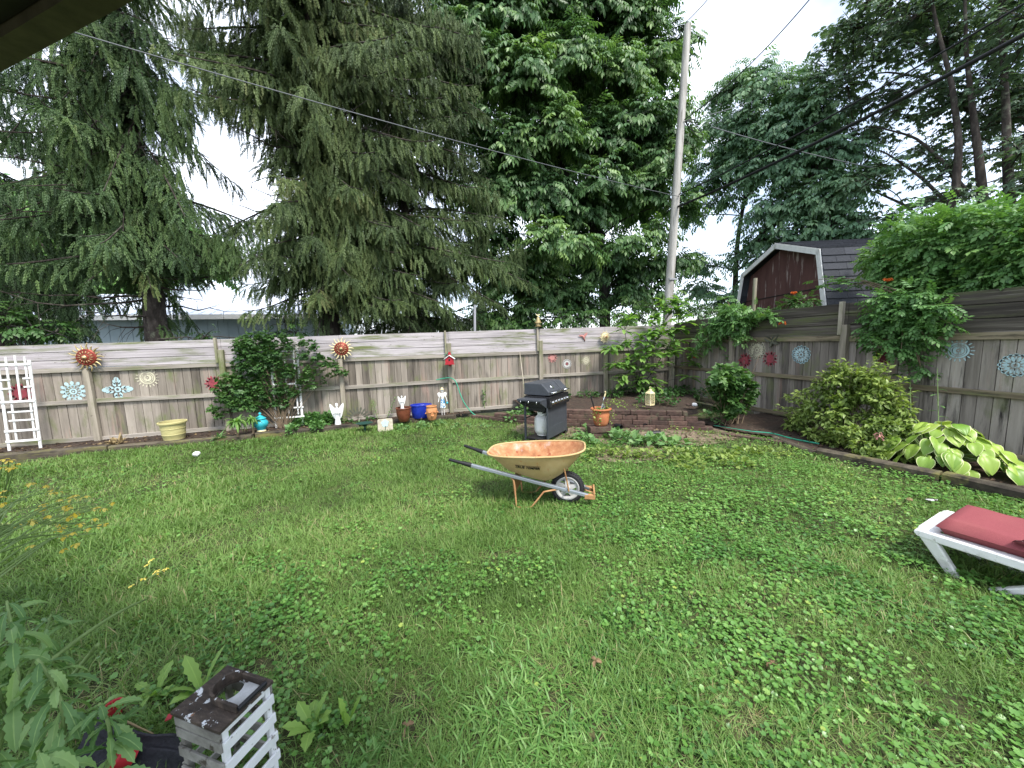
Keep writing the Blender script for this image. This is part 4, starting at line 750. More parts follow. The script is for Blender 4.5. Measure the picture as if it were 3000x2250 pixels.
broadleaf('broadleaf_tree', 'big dark green broadleaf tree left of the utility pole', 'tree', [[g1, gy(1770, 800, 13), gy(1740, 600, 13), gy(1720, 350, 13), gy(1730, 80, 13), gy(1740, -120, 13.3)], [gy(1760, 700, 13), gy(1600, 420, 12.6), gy(1560, 150, 12.6)], [gy(1755, 650, 13), gy(1880, 420, 12.5), gy(1890, 200, 12.5)]],
    lobes_y([(1480, 60, 12.6, 1.2), (1590, 40, 13, 1.3, .05), (1740, 30, 13, 1.4, .05), (1850, 90, 12.6, 1.1, .12), (1915, 200, 12.2, .95, .1), (1935, 330, 12, .95, .05), (1430, 220, 12.3, 1.1), (1540, 250, 11.8, 1.2, .05), (1660, 210, 12.2, 1.3, .05), (1790, 230, 12.2, 1.2, .08), (1860, 380, 11.8, 1.1, 0), (1950, 470, 11.1, .75, .08), (1985, 600, 10.9, .65, .05), (1620, 400, 11.5, 1.05, .12), (1490, 440, 12.2, 1.1, -.05), (1740, 420, 12.2, 1.2, -.02),
        (1770, 540, 11.6, 1.0, .05), (1880, 560, 11.6, .9, .05), (1470, 590, 12.4, 1.1, -.1), (1600, 580, 12.2, 1.1, -.08), (1700, 620, 12.6, 1.1, -.12), (1600, 700, 11.0, .7, .2), (1700, 720, 10.9, .65, .18), (1850, 720, 11.1, .7, .15), (1935, 680, 10.8, .5, .18), (1780, 780, 12.6, 1.0, -.1), (1500, 820, 12.8, 1.1, -.05), (1600, 860, 13, 1.1, 0), (1690, 880, 12.6, .9, -.05), (1840, 860, 12.4, .9, -.05), (1920, 860, 12, .7, .05), (1550, 930, 12.2, .7, .1), (1440, 920, 12.6, .8, .05),
        (1550, -180, 13, 1.6), (1750, -180, 13, 1.7), (1900, -60, 12.8, 1.1, .08), (1400, -20, 13, 1.2), (1640, 120, 14.5, 1.4), (1760, 330, 14.5, 1.4), (1560, 480, 14.5, 1.4), (1680, 760, 14.5, 1.4), (1850, 600, 14.3, 1.2), (1960, 130, 12.6, .8, .12), (1975, 420, 11.6, .8, .05), (1900, 470, 12.2, .9), (1380, 120, 12.6, 1.0), (1380, 380, 12.6, 1.0), (1560, 760, 12.4, .9), (1300, 60, 12.8, .9), (1330, 180, 12.8, .9), (1450, 690, 12.6, .8), (1400, 560, 12.8, .9), (1390, 760, 12.6, .8), (1980, 770, 11.8, .7, -.05), (1890, 780, 12.2, .8, -.08)]), PIN, 'leafA', 'bark2', dens=1.3, spray=(.34, .50), droop=.62, tone=.44, r0=.24)
g2 = gx(2152, 880, 12.5); g2[2] = -.1
broadleaf('broadleaf_tree', 'lower hickory like tree between the utility pole and the barn shed', 'tree', [[g2, gx(2152, 880, 12.5), gx(2160, 700, 12.5), gx(2200, 480, 12.7), gx(2220, 260, 12.8)], [gx(2155, 760, 12.5), gx(2330, 600, 12.6), gx(2400, 480, 12.6)]],
    lobes_x([(2160, 260, 12.6, .85, .1), (2250, 270, 12.8, 1.0, .1), (2215, 210, 12.8, .6, .12), (2110, 370, 12.3, .8), (2210, 380, 12.6, 1.1), (2310, 400, 12.8, 1.1), (2085, 480, 12, .75), (2150, 500, 12.2, .85), (2260, 500, 12.6, 1.1), (2370, 500, 12.8, 1.0), (2050, 560, 11.8, .7, .05), (2110, 590, 12, .55), (2290, 610, 12.4, 1.0, .05), (2400, 600, 12.6, .9, .08), (2230, 700, 12.2, .7), (2340, 690, 12.3, .8, .1), (2440, 660, 12.4, .7, .05), (2180, 760, 12.2, .55), (2200, 850, 12, .6), (2260, 790, 12.4, .7), (2130, 880, 11.6, .55), (2060, 850, 11.6, .7, -.08), (2020, 780, 11.6, .7, -.1), (2080, 780, 11.8, .45, -.05), (2480, 700, 12.6, .7, .05), (2030, 400, 12.2, .5), (2400, 330, 12.9, .8, .05), (2330, 300, 12.9, .8, .08), (2100, 300, 12.4, .5, .1), (2160, 430, 12.4, .8), (2440, 440, 12.9, .8, .05), (2470, 560, 12.7, .8), (2260, 860, 12, .6), (2350, 780, 12.4, .7, .1), (2420, 740, 12.5, .7, .12), (2550, 700, 12.6, .7, .1), (2020, 640, 11.6, .55)]),
    PIN, 'leafB', dens=1.2, spray=(.28, .42), droop=.6, tone=.5, r0=.13, limbr=.035)
stems3 = [[(2760, 680), (2800, 560), (2810, 420), (2790, 250), (2740, 60), (2710, -120)], [(2880, 600), (2870, 480), (2850, 330), (2830, 150), (2825, -100)], [(2960, 620), (2950, 450), (2945, 250), (2930, 50), (2930, -150)], [(2830, 560), (2760, 470), (2680, 400), (2560, 370), (2500, 380)], [(2800, 620), (2700, 520), (2600, 450), (2520, 420)], [(2760, 690), (2650, 600), (2560, 560), (2480, 560)], [(2845, 330), (2720, 230), (2600, 210), (2480, 230)], [(2960, 480), (3040, 330), (3080, 150), (3100, 0)], [(2790, 250), (2700, 130), (2600, 90), (2540, 80)]]
st3 = [[gx(a[0], a[1], 12.4 + .25 * i) for a in s_] for i, s_ in enumerate(stems3)]; r3 = gx(2840, 800, 12.6); r3[2] = -.1
st3.insert(0, [r3, gx(2840, 780, 12.6), gx(2830, 690, 12.6), gx(2830, 600, 12.6)])
L3_ = []
for i in range(125):
    px = RNG.uniform(2380, 3150); py = RNG.uniform(-150, 660)
    if px < 2420 + max(0, 120 - py) * .9 and py < 260: continue
    if py > 560 and px < 2560: continue
    L3_.append((px, py, RNG.uniform(12.5, 15.5), RNG.uniform(.45, .75), RNG.normal(0, .08)))
L3_ += [(2400, 230, 12.6, .6, .05), (2440, 150, 12.8, .6, .05), (2500, 80, 12.8, .7, .05), (2550, 10, 12.9, .7), (2370, 290, 12.6, .45, .05), (2620, 20, 12.6, .8), (2700, 40, 12.6, .8), (2480, 250, 12.6, .7), (2560, 180, 12.6, .7)]
broadleaf('broadleaf_tree', 'tall open tree with several bare forking stems at the upper right', 'tree', st3, lobes_x(L3_), PAL, 'leafC', 'bark', root=r3, dens=.72, spray=(.10, .165), droop=.35, tone=.47, r0=.095, step=.075, limbr=.014, flat_=.5)
# pale trees far behind on the left and understory behind the fence
def farbush(name, label, root, L, T, mat, tone, spray, dens=1., group=None):
    root = np.asarray(root, float); broadleaf(name, label, 'tree' if 'tree' in name else 'bush', [[root * [1, 1, 0], root * [1, 1, .4], root * [1, 1, .8]]], L, T, mat, dens=dens, spray=spray, droop=.5, tone=tone, r0=.09, limbr=.03, group=group, step=.14)
farbush('broadleaf_tree', 'sunlit light green tree far behind the spruces on the left', gy(380, 800, 25), lobes_y([(120, 700, 24, 2.2, .1), (300, 640, 25, 2.2, .1), (430, 690, 25, 2.2, .15), (200, 820, 24, 1.6), (340, 780, 24, 1.8, .1), (20, 800, 24, 2), (-60, 650, 24, 2.2), (560, 760, 26, 1.6, .05)]), PIN, 'vine', .5, (.6, .9), .7)
farbush('bush', 'bright broad leaved bush over the far left fence top', gy(60, 960, 10.2), lobes_y([(20, 955, 10.2, .42, .1), (100, 965, 10.2, .38, .05), (-60, 930, 10.3, .5), (160, 975, 10.1, .25)]), PINF, 'bush', .55, (.22, .32), 1.3)
farbush('bush', 'tangle of leafy undergrowth behind the right half of the back fence', gy(1400, 960, 12.2), lobes_y([(1280, 960, 11.8, .6), (1400, 950, 12.2, .7, .1), (1480, 960, 12, .6, .1), (1560, 955, 12, .6, .05), (1650, 940, 11.6, .6), (1850, 925, 11.4, .6, .05), (1720, 930, 12, .6)]), PIN, 'bush', .5, (.26, .40), 1.1)
farbush('bush', 'dark shrub behind the fence corner under the utility pole', gy(1990, 900, 10.3), lobes_y([(1990, 890, 10.3, .45), (2040, 905, 10.2, .42, .05), (1915, 905, 10.4, .4, .1), (2090, 915, 10.1, .38, .05), (2140, 905, 10.4, .4, .08)]), PINF, 'bush', .4, (.24, .34), 1.2)
farbush('bush', 'blue green sapling against the pale building behind the fence', gy(830, 960, 10.2), lobes_y([(835, 950, 10.2, .38), (860, 975, 10.1, .28), (800, 985, 10.1, .25), (600, 985, 10.1, .22, .1), (730, 990, 10.1, .2, .1)]), PINF, 'bush', .32, (.18, .28), 1.1)
# ------------------------------------------------------------------ wheelbarrow (x forward, y to its left, wheel on the ground at 0,0)
wb = thing('wheelbarrow', 'old yellow wheelbarrow with rusty tray and grey handles standing on the lawn', 'wheelbarrow', (1.642, 3.693, 0), math.radians(-26))
railz = lambda x: .555 + (x + 1.28) * (.135 - .555) / (1.53)
railw = lambda x: .275 + (x + 1.28) * (.105 - .275) / 1.53
tray_o = MB(); tray_i = MB()
def tray_loop(t, off=0.):                                   # t 0 bottom .. 1 rim
    k = 44; xr = -.70 + (-.90 + .70) * t ** .9; xf = -.20 + (.20 + .20) * t ** .85; xc = (xr + xf) / 2; a = (xf - xr) / 2 - off; hw = .165 + (.325 - .165) * t ** .75 - off; V = []
    for j in range(k):
        q = 2 * math.pi * j / k; c, s = math.cos(q), math.sin(q); e = .55; x = xc + a * math.copysign(abs(c) ** e, c); fr = (x - xc) / max(a, 1e-3); y = hw * (1 - .14 * max(0, -fr) * t - .10 * max(0, fr) ** 2) * math.copysign(abs(s) ** e, s)
        zb = railz(x) + .03 + off; zr = .60 + .05 * (x + .9) / 1.1 + .02 * max(0, fr) ** 3; V.append((x, y, zb + (zr - zb) * t))
    return V
for mb_, off in ((tray_o, 0.), (tray_i, .006)):
    T_ = [0, .04, .12, .3, .5, .7, .85, 1.]; V = []
    for t in T_: V += tray_loop(t if t > 0.04 else t * .3, off)
    k = 44; F = [(i * k + j, i * k + (j + 1) % k, (i + 1) * k + (j + 1) % k, (i + 1) * k + j) for i in range(len(T_) - 1) for j in range(k)] + [tuple(range(k))[::-1]]; mb_.add(V, F)
b = tray_o; b.v = .5; q = tray_loop(1.0, .0); b.m = 0; b.tube(q + [q[0]], .011, 8, False); b.m = 1; n0 = len(b.V); b.V += tray_i.V; b.F += [tuple(n0 + i for i in f) for f in tray_i.F]; b.fv += [.5] * len(tray_i.F); b.fm += [1] * len(tray_i.F)
tr = sm(b.build('tray', [MT['trayout'], MT['trayin']], wb, local=True), 50)
fc = bpy.data.curves.new('lettering', 'FONT'); fc.body = 'TRUE TEMPER'; fc.size = .060; fc.shear = .25; fc.extrude = .0008; fc.offset = .0018; fc.align_x = 'CENTER'
fo = bpy.data.objects.new('lettering', fc); COL.objects.link(fo); bpy.context.view_layer.update()
me = bpy.data.meshes.new_from_object(fo.evaluated_get(bpy.context.evaluated_depsgraph_get())); bpy.data.objects.remove(fo)
co = np.array([v.co for v in me.vertices]); bar_ = np.array([(-.17, .045), (.19, .045), (.19, .050), (-.17, .050)])
def on_tray(u, h, lift):                                    # wrap a flat mark onto the near side of the tray
    L0 = np.array([tray_loop(t) for t in np.linspace(.2, 1, 30)]); x = -.42 + u; z = .44 - u * .06 + h; best = None
    side = L0[:, 24:43]; best = np.argmin((side[..., 0] - x) ** 2 + (side[..., 2] - z) ** 2); p = side.reshape(-1, 3)[best]; return None
def side_y(x, z):
    lo, hi = 0., 1.
    for _ in range(22):
        mid = (lo + hi) / 2; Lp = np.array(tray_loop(mid)); Lp = Lp[(Lp[:, 1] < -.02)]; o_ = np.argsort(Lp[:, 0]); zz_ = np.interp(x, Lp[o_, 0], Lp[o_, 2])
        if zz_ < z: lo = mid
        else: hi = mid
    Lp = np.array(tray_loop(lo)); Lp = Lp[Lp[:, 1] < -.02]; o_ = np.argsort(Lp[:, 0]); return np.interp(x, Lp[o_, 0], Lp[o_, 1])
TX, TZ = -.42, .475
new = [(TX + c[0] * .74, side_y(TX + c[0] * .74, TZ + c[1] * .74 - c[0] * .03) - .0035 - (.0012 if c[2] > 0 else 0), TZ + c[1] * .74 - c[0] * .03) for c in co]
me.vertices.foreach_set('co', np.array(new, np.float32).ravel()); me.update(); me.materials.clear(); me.materials.append(MT['black']); lo_ = link('lettering', me, tr, True)
b = MB(); xs = np.linspace(-.13, .15, 12)
for x0, x1 in zip(xs[:-1], xs[1:]):
    f = lambda x, h: (TX + x, side_y(TX + x, TZ + .038 + h - x * .03) - .004, TZ + .038 + h - x * .03); b.add([f(x0, 0), f(x1, 0), f(x1, .004), f(x0, .004)], [(0, 1, 2, 3)])
b.build('lettering_bar', MT['black'], tr, local=True)
for s in (-1, 1):
    b = MB(); b.bar((-1.06, s * railw(-1.06), railz(-1.06)), (.25, s * railw(.25), railz(.25)), .042, .036); b.build('handle_rail', MT['railsteel'], wb, local=True, bevel=.006)
    b = MB(); g0 = np.array((-1.30, s * railw(-1.30), railz(-1.30))); g1_ = np.array((-1.05, s * railw(-1.05), railz(-1.05))); b.tube([g0, g0 + (g1_ - g0) * .04, g0 + (g1_ - g0) * .5, g0 + (g1_ - g0) * .7, g1_], [.012, .017, .018, .023, .027], 10); sm(b.build('grip', MT['black'], wb, local=True))
    # leg: bent strap from rail down to the ground and forward again
    b = MB(); y = s * .20; b.tube([(-.62, s * (railw(-.62) - .01), railz(-.62) - .02), (-.585, y, railz(-.6) - .05), (-.575, y, .25), (-.56, y * 1.03, .02), (-.54, y * 1.03, .008), (-.42, y * 1.03, .012), (-.38, y * 1.03, .03), (-.25, y, .20), (-.20, y * .95, railz(-.2) - .05), (-.10, s * railw(-.1), railz(-.1) - .018)], .010, 8); sm(b.build('leg', MT['ruststeel'], wb, local=True))
    b = MB(); b.tube([(.02, s * (railw(.02) + .022), railz(.02) + .0), (.005, s * (railw(.0) + .03), .30), (-.03, s * .20, .5)], .009, 6); b.build('tray_brace', MT['ruststeel'], wb, local=True)
b = MB(); b.hexa([(-.585, -.19, .16), (-.575, .19, .16), (-.565, .19, .155), (-.575, -.19, .155), (-.60, -.19, .33), (-.60, .19, .33), (-.59, .19, .33), (-.59, -.19, .33)]); b.build('leg_plate', MT['ruststeel'], wb, local=True)
b = MB(); b.box(.285, .305, -.13, .13, railz(.25) - .03, railz(.25) + .045); b.box(.19, .287, -.135, -.09, railz(.25) - .028, railz(.25) + .024); b.box(.19, .287, .09, .135, railz(.25) - .028, railz(.25) + .024); b.bar((.2, -.06, railz(.25) + .05), (.29, -.06, railz(.25) + .02), .02, .01); b.bar((.2, .06, railz(.25) + .05), (.29, .06, railz(.25) + .02), .02, .01); b.build('nose_guard', MT['ruststeel'], wb, local=True, bevel=.006)
wr = .188; rx = rotm('X', math.pi / 2); wy = thing  # wheel parts
b = MB(); pr_ = [(wr - .062, -.036)] + [(wr - .036 + .036 * math.cos(t), .044 * math.sin(t)) for t in np.linspace(-1.35, 1.35, 11)] + [(wr - .062, .036)]; b.lathe(pr_, (0, 0, wr - .004), 40, rx, cap=False)
for k in range(40):                                         # tread lugs
    a_ = 2 * math.pi * k / 40; c = np.array([math.cos(a_), 0, math.sin(a_)]); t_ = np.array([-c[2], 0, c[0]]); o_ = np.array([0, 0, wr - .004]) + c * (wr - .001)
    for s in (-1, 1): b.bar(o_ + [0, s * .006, 0] + t_ * .004 * s, o_ + [0, s * .034, 0] - c * .008 + t_ * .012, .012, .008, c)
wh_ = b.build('wheel', MT['rubber'], wb, local=True); sm(wh_, 35)
b = MB(); b.lathe([(wr - .058, -.040), (wr - .052, -.040), (wr - .058, -.03), (wr - .075, -.022), (wr - .075, .022), (wr - .058, .03), (wr - .052, .040), (wr - .062, .042), (wr - .085, .024), (wr - .085, -.024), (wr - .062, -.042)], (0, 0, wr - .004), 36, rx, cap=False)
for k in range(5):
    a_ = 2 * math.pi * k / 5 + .3; c = np.array([math.cos(a_), 0, math.sin(a_)]); o_ = np.array([0, 0, wr - .004]); t_ = np.array([-c[2], 0, c[0]])
    q = []
    for r_, w_, y_ in ((.028, .056, .034), (wr - .08, .040, .02)):
        for i, j in ((-1, -1), (1, -1), (1, 1), (-1, 1)): q.append(o_ + c * r_ + t_ * w_ / 2 * i + np.array([0, y_ * j, 0]))
    b.hexa(q)
b.lathe([(0, -.06), (.03, -.058), (.036, -.03), (.036, .03), (.03, .058), (0, .06)], (0, 0, wr - .004), 16, rx); sm(b.build('rim', MT['rimgrey'], wh_, local=True), 35)
b = MB(); b.tube([(0, -.15, wr - .004), (0, .15, wr - .004)], .010, 8); b.build('axle', MT['greymetal'], wb, local=True)
b = MB(); b.tube([(-.16, -.13, railz(-.16) + .0), (-.16, .13, railz(-.16) + .0)], .016, 8); b.build('cross_member', MT['black'], wb, local=True)
# ------------------------------------------------------------------ gas grill: x along its width away from the viewer, y out of its back; front faces -y
ga = math.radians(42); gr = thing('gas_grill', 'dark grey gas grill with closed lid, silver knobs and a fold out side shelf', 'grill', (2.28, 5.97, 0), ga); G = dict(parent=gr, local=True)
GW, GD = .82, .46
for x, y in ((.02, 0), (.02, GD), (GW - .02, 0), (GW - .02, GD)):
    b = MB(); b.box(x - .017, x + .017, y - .017, y + .017, .07 if x > .5 else 0, .74); b.build('leg', MT['grillpaint'], bevel=.003, seg=1, **G)
b = MB(); b.box(.038, GW - .038, -.012, .006, .10, .645); b.box(.038, GW - .038, -.016, -.0125, .10, .30); b.build('front_panel', MT['grillpaint'], bevel=.003, seg=1, **G)
b = MB(); b.box(.0, GW, .02, GD - .02, .055, .085); b.build('bottom_shelf', MT['black'], bevel=.004, seg=1, **G)
b = MB(); b.box(.03, GW - .03, .02, GD + .02, .655, .86); b.box(.06, GW - .06, .06, GD - .04, .58, .654); b.build('firebox', MT['black'], bevel=.008, **G)
cp_ = MB(); cp_.hexa([(.0, -.075, .665), (GW, -.075, .665), (GW, .018, .665), (.0, .018, .665), (.0, -.055, .855), (GW, -.055, .855), (GW, .018, .855), (.0, .018, .855)]); cpo = cp_.build('control_panel', MT['black'], bevel=.008, **G)
for k in range(6):
    x = .10 + .125 * k; b = MB(); b.lathe([(.040, 0), (.042, .008), (.026, .012), (.024, .034), (0, .036)], (x, -.066, .752), 18, rotm('X', math.pi / 2)); b.m = 1; b.box(x - .006, x + .006, -.106, -.098, .73, .775)
    sm(b.build('knob', [MT['chrome'], MT['chrome']], cpo, local=True), 40)
def lid(x0, x1, nm):
    pf = [(-.03, .875), (-.03, .945), (.12, 1.09), (GD + .02, 1.09), (GD + .02, .875)]; b = MB(); b.slab((x0, 0, 0), (0, 1, 0), (0, 0, 1), pf, x1 - x0); o = b.build(nm, MT['grillpaint'], bevel=.012, **G)
    b = MB(); b.tube([(x0 + .05, -.02, .925), (x0 + .05, -.095, .93), (x1 - .05, -.095, .93), (x1 - .05, -.02, .925)], .013, 10); b.build('handle', MT['chrome'], o, local=True, smooth=True); return o
l1 = lid(.03, .53, 'lid')
l2 = lid(.555, GW - .02, 'side_burner_lid')
b = MB(); b.lathe([(.045, 0), (.05, .006), (.036, .012), (0, .013)], (.28, .04, 1.013), 20, rotm('X', .768) ); b.build('thermometer', MT['chrome'], l1, local=True, smooth=True)
b = MB(); b.hexa([(-.34, -.05, .80), (.0, -.05, .80), (.0, GD, .80), (-.34, GD, .80), (-.34, -.05, .84), (.0, -.05, .84), (.0, GD, .84), (-.34, GD, .84)]) if False else None
b.box(-.23, -.004, .0, GD + .02, .80, .835); shf = b.build('side_shelf', MT['grillpaint'], bevel=.006, **G)
b = MB(); b.hexa([(-.22, .0, .78), (-.005, .0, .66), (-.005, .02, .66), (-.22, .02, .78), (-.22, .0, .798), (-.005, .0, .798), (-.005, .02, .798), (-.22, .02, .798)]); b.hexa([(-.22, GD - .02, .78), (-.005, GD - .02, .66), (-.005, GD, .66), (-.22, GD, .78), (-.22, GD - .02, .798), (-.005, GD - .02, .798), (-.005, GD, .798), (-.22, GD, .798)]); b.build('shelf_bracket', MT['grillpaint'], **G)
for k in range(3):
    b = MB(); b.tube([(-.236, .07 + .16 * k, .815), (-.255, .07 + .16 * k, .80), (-.262, .07 + .16 * k, .775), (-.25, .07 + .16 * k, .768)], .006, 6); b.build('tool_hook', MT['chrome'], shf, local=True, smooth=True)
for y in (.03, GD - .03):
    b = MB(); b.lathe([(.0, -.022), (.068, -.022), (.078, -.012), (.078, .012), (.068, .022), (0, .022)], (GW + .03, y, .078), 22, rotm('X', math.pi / 2)); sm(b.build('wheel', MT['black'], **G), 40)
b = MB(); b.tube([(.02, .1, .56), (GW - .02, .1, .56)], .012, 8); b.tube([(.02, GD - .02, .45), (GW - .02, GD - .02, .45)], .012, 8); b.build('cross_bar', MT['black'], **G)
tk = Matrix.Translation((2.28, 5.97, 0)) @ Matrix.Rotation(ga, 4, 'Z') @ Vector((.27, .23, .09))
pt = thing('propane_tank', 'white propane tank with yellowed base standing under the gas grill', 'gas tank', tk)
b = MB(); b.lathe([(.10, 0), (.115, .01), (.115, .03), (.135, .05), (.155, .10), (.158, .16), (.158, .28), (.15, .33), (.12, .37), (.07, .39), (.03, .395), (0, .395)], (0, 0, 0), 30); sm(b.build('tank_body', MT['tanksteel'], pt, local=True))
b = MB(); b.ring((0, 0, .385), (1, 0, 0), (0, 1, 0), .095, .10, .07, 26); b.build('collar', MT['tanksteel'], pt, local=True)
b = MB(); b.lathe([(.018, .39), (.018, .44), (.03, .44), (.03, .455), (0, .457)], (0, 0, 0), 14); b.tube([(0, 0, .42), (.05, .04, .45), (.1, .09, .53), (.12, .1, .6)], .010, 8); sm(b.build('valve', MT['black'], pt, local=True))
# ------------------------------------------------------------------ sun lounger at the right (x across the foot end, y along it away)
la = math.atan2(-.98, .2); lg = thing('sun_lounger', 'white plastic sun lounger on the lawn at the right edge', 'sun lounger', (3.72, 1.77, 0), la); LG = dict(parent=lg, local=True)
# local x runs along the lounger, local y across it to the right of the picture
LZ = .305; LW = .66; LL = 1.9
b = MB()
for y0, y1, s in ((0, .085, 1), (LW - .085, LW, -1)): b.slab((0, y0, 0), (1, 0, 0), (0, 0, 1), [(.0, LZ - .028), (.02, LZ - .05), (.17, LZ - .06), (.72, LZ - .065), (1.9, LZ - .065), (1.9, LZ), (.025, LZ), (.0, LZ - .012)], -(y1 - y0))
b.box(0, .12, .086, LW - .086, LZ - .04, LZ - .001); b.box(1.6, 1.72, .086, LW - .086, LZ - .04, LZ - .001)
for k in range(11): b.box(.16 + .13 * k, .24 + .13 * k, .086, LW - .086, LZ - .03, LZ - .006)
b.build('frame', MT['plasticw'], bevel=.012, seg=3, **LG)
for x0, x1 in ((.07, .215), (.74, .40), (1.35, 1.5)):
    for y, sp in ((.004, .05), (LW - .064, -.05)):
        b = MB(); b.hexa([(x1 - .034, y + sp, 0), (x1 + .034, y + sp, 0), (x1 + .034, y + sp + .06, 0), (x1 - .034, y + sp + .06, 0), (x0 - .045, y, LZ - .045), (x0 + .05, y, LZ - .045), (x0 + .05, y + .06, LZ - .045), (x0 - .045, y + .06, LZ - .045)]); b.build('leg', MT['plasticw'], bevel=.01, seg=2, **LG)
cu = thing('lounger_cushion', 'wine red cushion lying on the white sun lounger', 'cushion', (3.72, 1.77, LZ), la)
b = MB(); nx, ny = 40, 14; x0, x1, y0, y1 = .10, 1.85, .035, LW - .05
def cs(i, j, topf):
    u, v = i / nx, j / ny; x = x0 + (x1 - x0) * u; y = y0 + (y1 - y0) * v; ed = min(u * (x1 - x0), (1 - u) * (x1 - x0), v * (y1 - y0), (1 - v) * (y1 - y0)); pf = min(1, ed / .032); pf = math.sqrt(max(0, 1 - (1 - pf) ** 2)); h = .056 + .062 * pf * topf if topf > 0 else .056 - .054 * pf
    return (x, y, h + ((.004 * math.sin(7 * x + 3 * y) + .0022 * math.sin(31 * x + 17 * y + 3 * math.sin(9 * y))) if topf > 0 and pf > .9 else 0))
for tf in (1, -1): b.add([cs(i, j, tf) for i in range(nx + 1) for j in range(ny + 1)], [(i * (ny + 1) + j, i * (ny + 1) + j + 1, (i + 1) * (ny + 1) + j + 1, (i + 1) * (ny + 1) + j)[::tf] for i in range(nx) for j in range(ny)])
co_ = b.build('pad', MT['cushion'], cu, local=True, smooth=True)
b = MB(); n_ = 26
sec = [(.0, .112), (.10, .14), (.2, .165), (.26, .15), (.27, .125), (.2, .11)]
b.add([(x0 + .36 + q[0] * .9 + .05 * (y - .3) + .012 * math.sin(9 * y + k), y, q[1] * (1 - .12 * abs(y - .3)) ) for y in np.linspace(y0 - .01, y1 + .01, n_) for k, q in enumerate(sec)], [(i * 6 + j, i * 6 + (j + 1) % 6, (i + 1) * 6 + (j + 1) % 6, (i + 1) * 6 + j) for i in range(n_ - 1) for j in range(6)] + [tuple(range(6))[::-1], tuple((n_ - 1) * 6 + j for j in range(6))]); b.build('folded_flap', MT['cushion'], cu, local=True, smooth=True)
# ------------------------------------------------------------------ weathered slatted crate in the left foreground
cz = .45; c0 = [gz(*p, cz) for p in ((493, 2098), (648, 2134), (788, 2001), (671, 1978))]; org = c0[1]; ux = np.array([math.cos(math.radians(57)), math.sin(math.radians(57)), 0.]); uy = np.array([-ux[1], ux[0], 0]); cw = .195; cdp = .25
cr_ = thing('slatted_crate', 'tall white slatted crate with worn black top board in the left foreground', 'crate', (org[0], org[1], 0), math.atan2(ux[1], ux[0])); K = dict(parent=cr_, local=True)
# local x: along the white slatted side, local y: across to the left
bx0, bx1, by0, by1 = .012, cw - .012, .01, cdp - .02
b = MB(); ho = [(.118 + .05 * math.cos(t), .125 + .05 * math.sin(t)) for t in np.linspace(0, 2 * math.pi, 28, endpoint=False)]
ou = [(-.012, -.008), (cw + .01, -.008), (cw + .01, cdp + .012), (-.012, cdp + .012)]
angs = [math.atan2(p[1] - .125, p[0] - .118) for p in ho]; N_ = len(ho)
def edgept(a_):
    dx, dy = math.cos(a_), math.sin(a_); ts = []
    if dx > 0: ts.append((cw + .01 - .118) / dx)
    if dx < 0: ts.append((-.012 - .118) / dx)
    if dy > 0: ts.append((cdp + .012 - .125) / dy)
    if dy < 0: ts.append((-.008 - .125) / dy)
    t = min(ts); return (.118 + dx * t, .125 + dy * t)
al = sorted(set([round(a_ % (2 * math.pi), 6) for a_ in angs] + [math.atan2(p[1] - .125, p[0] - .118) % (2 * math.pi) for p in ou])); Vt = []
for a_ in al: e_ = edgept(a_); h_ = (.118 + .05 * math.cos(a_), .125 + .05 * math.sin(a_)); Vt += [(h_[0], h_[1], cz), (e_[0], e_[1], cz), (e_[0], e_[1], cz - .012), (h_[0], h_[1], cz - .012)]
na = len(al); Ft = []
for i in range(na):
    j = (i + 1) % na
    for k in range(4): k2 = (k + 1) % 4; Ft.append((i * 4 + k, i * 4 + k2, j * 4 + k2, j * 4 + k))
b.add(Vt, Ft); b.build('top_board', MT['boardworn'], **K)
# raised frame round the hole: curved back, two arms, front bar and pale tray board
b = MB(); fx, fy, fr = .118, .125, .056
arc = [(fx + (fr + .006) * math.cos(t), fy + (fr + .006) * math.sin(t)) for t in np.linspace(0, math.pi, 18)]; arci = [(fx + (fr - .004) * math.cos(t), fy + (fr - .004) * math.sin(t)) for t in np.linspace(math.pi, 0, 18)]
for (p, q), (p2, q2) in zip(zip(arc[:-1], arc[1:]), zip(arci[::-1][:-1], arci[::-1][1:])): b.hexa([(*p, cz + .001), (*q, cz + .001), (*q2, cz + .001), (*p2, cz + .001), (*p, cz + .034), (*q, cz + .034), (*q2, cz + .034), (*p2, cz + .034)])
b.build('round_collar', MT['boardworn'], smooth=False, **K)
for s in (-1, 1): b = MB(); b.box(fx + s * .058 - .006, fx + s * .058 + .006, .0, fy - .002, cz + .001, cz + .03); b.build('frame_arm', MT['boardworn'], bevel=.002, seg=1, **K)
b = MB(); b.tube([(fx - .058, -.004, cz + .016), (fx + .058, -.004, cz + .016)], .009, 10); sm(b.build('front_bar', MT['black'], **K))
b = MB(); pol = [(fx - .05, .006), (fx + .05, .006), (fx + .05, .11)] + [(fx + .05 * math.cos(t), .125 + .05 * math.sin(t)) for t in np.linspace(-.2, -math.pi + .2, 14)] + [(fx - .05, .11)]; b.slab((0, 0, cz + .0015), (1, 0, 0), (0, 1, 0), pol, .004); b.build('tray_board', MT['innerworn'], **K)
for x, y, m_ in ((.012, .012, 'slatwhite'), (cw - .012, .012, 'slatwhite'), (.012, cdp - .012, 'slatgrey'), (cw - .012, cdp - .012, 'slatgrey')):
    b = MB(); b.box(x - .011, x + .011, y - .011, y + .011, 0, cz - .013); b.build('corner_post', MT[m_], bevel=.002, seg=1, **K)
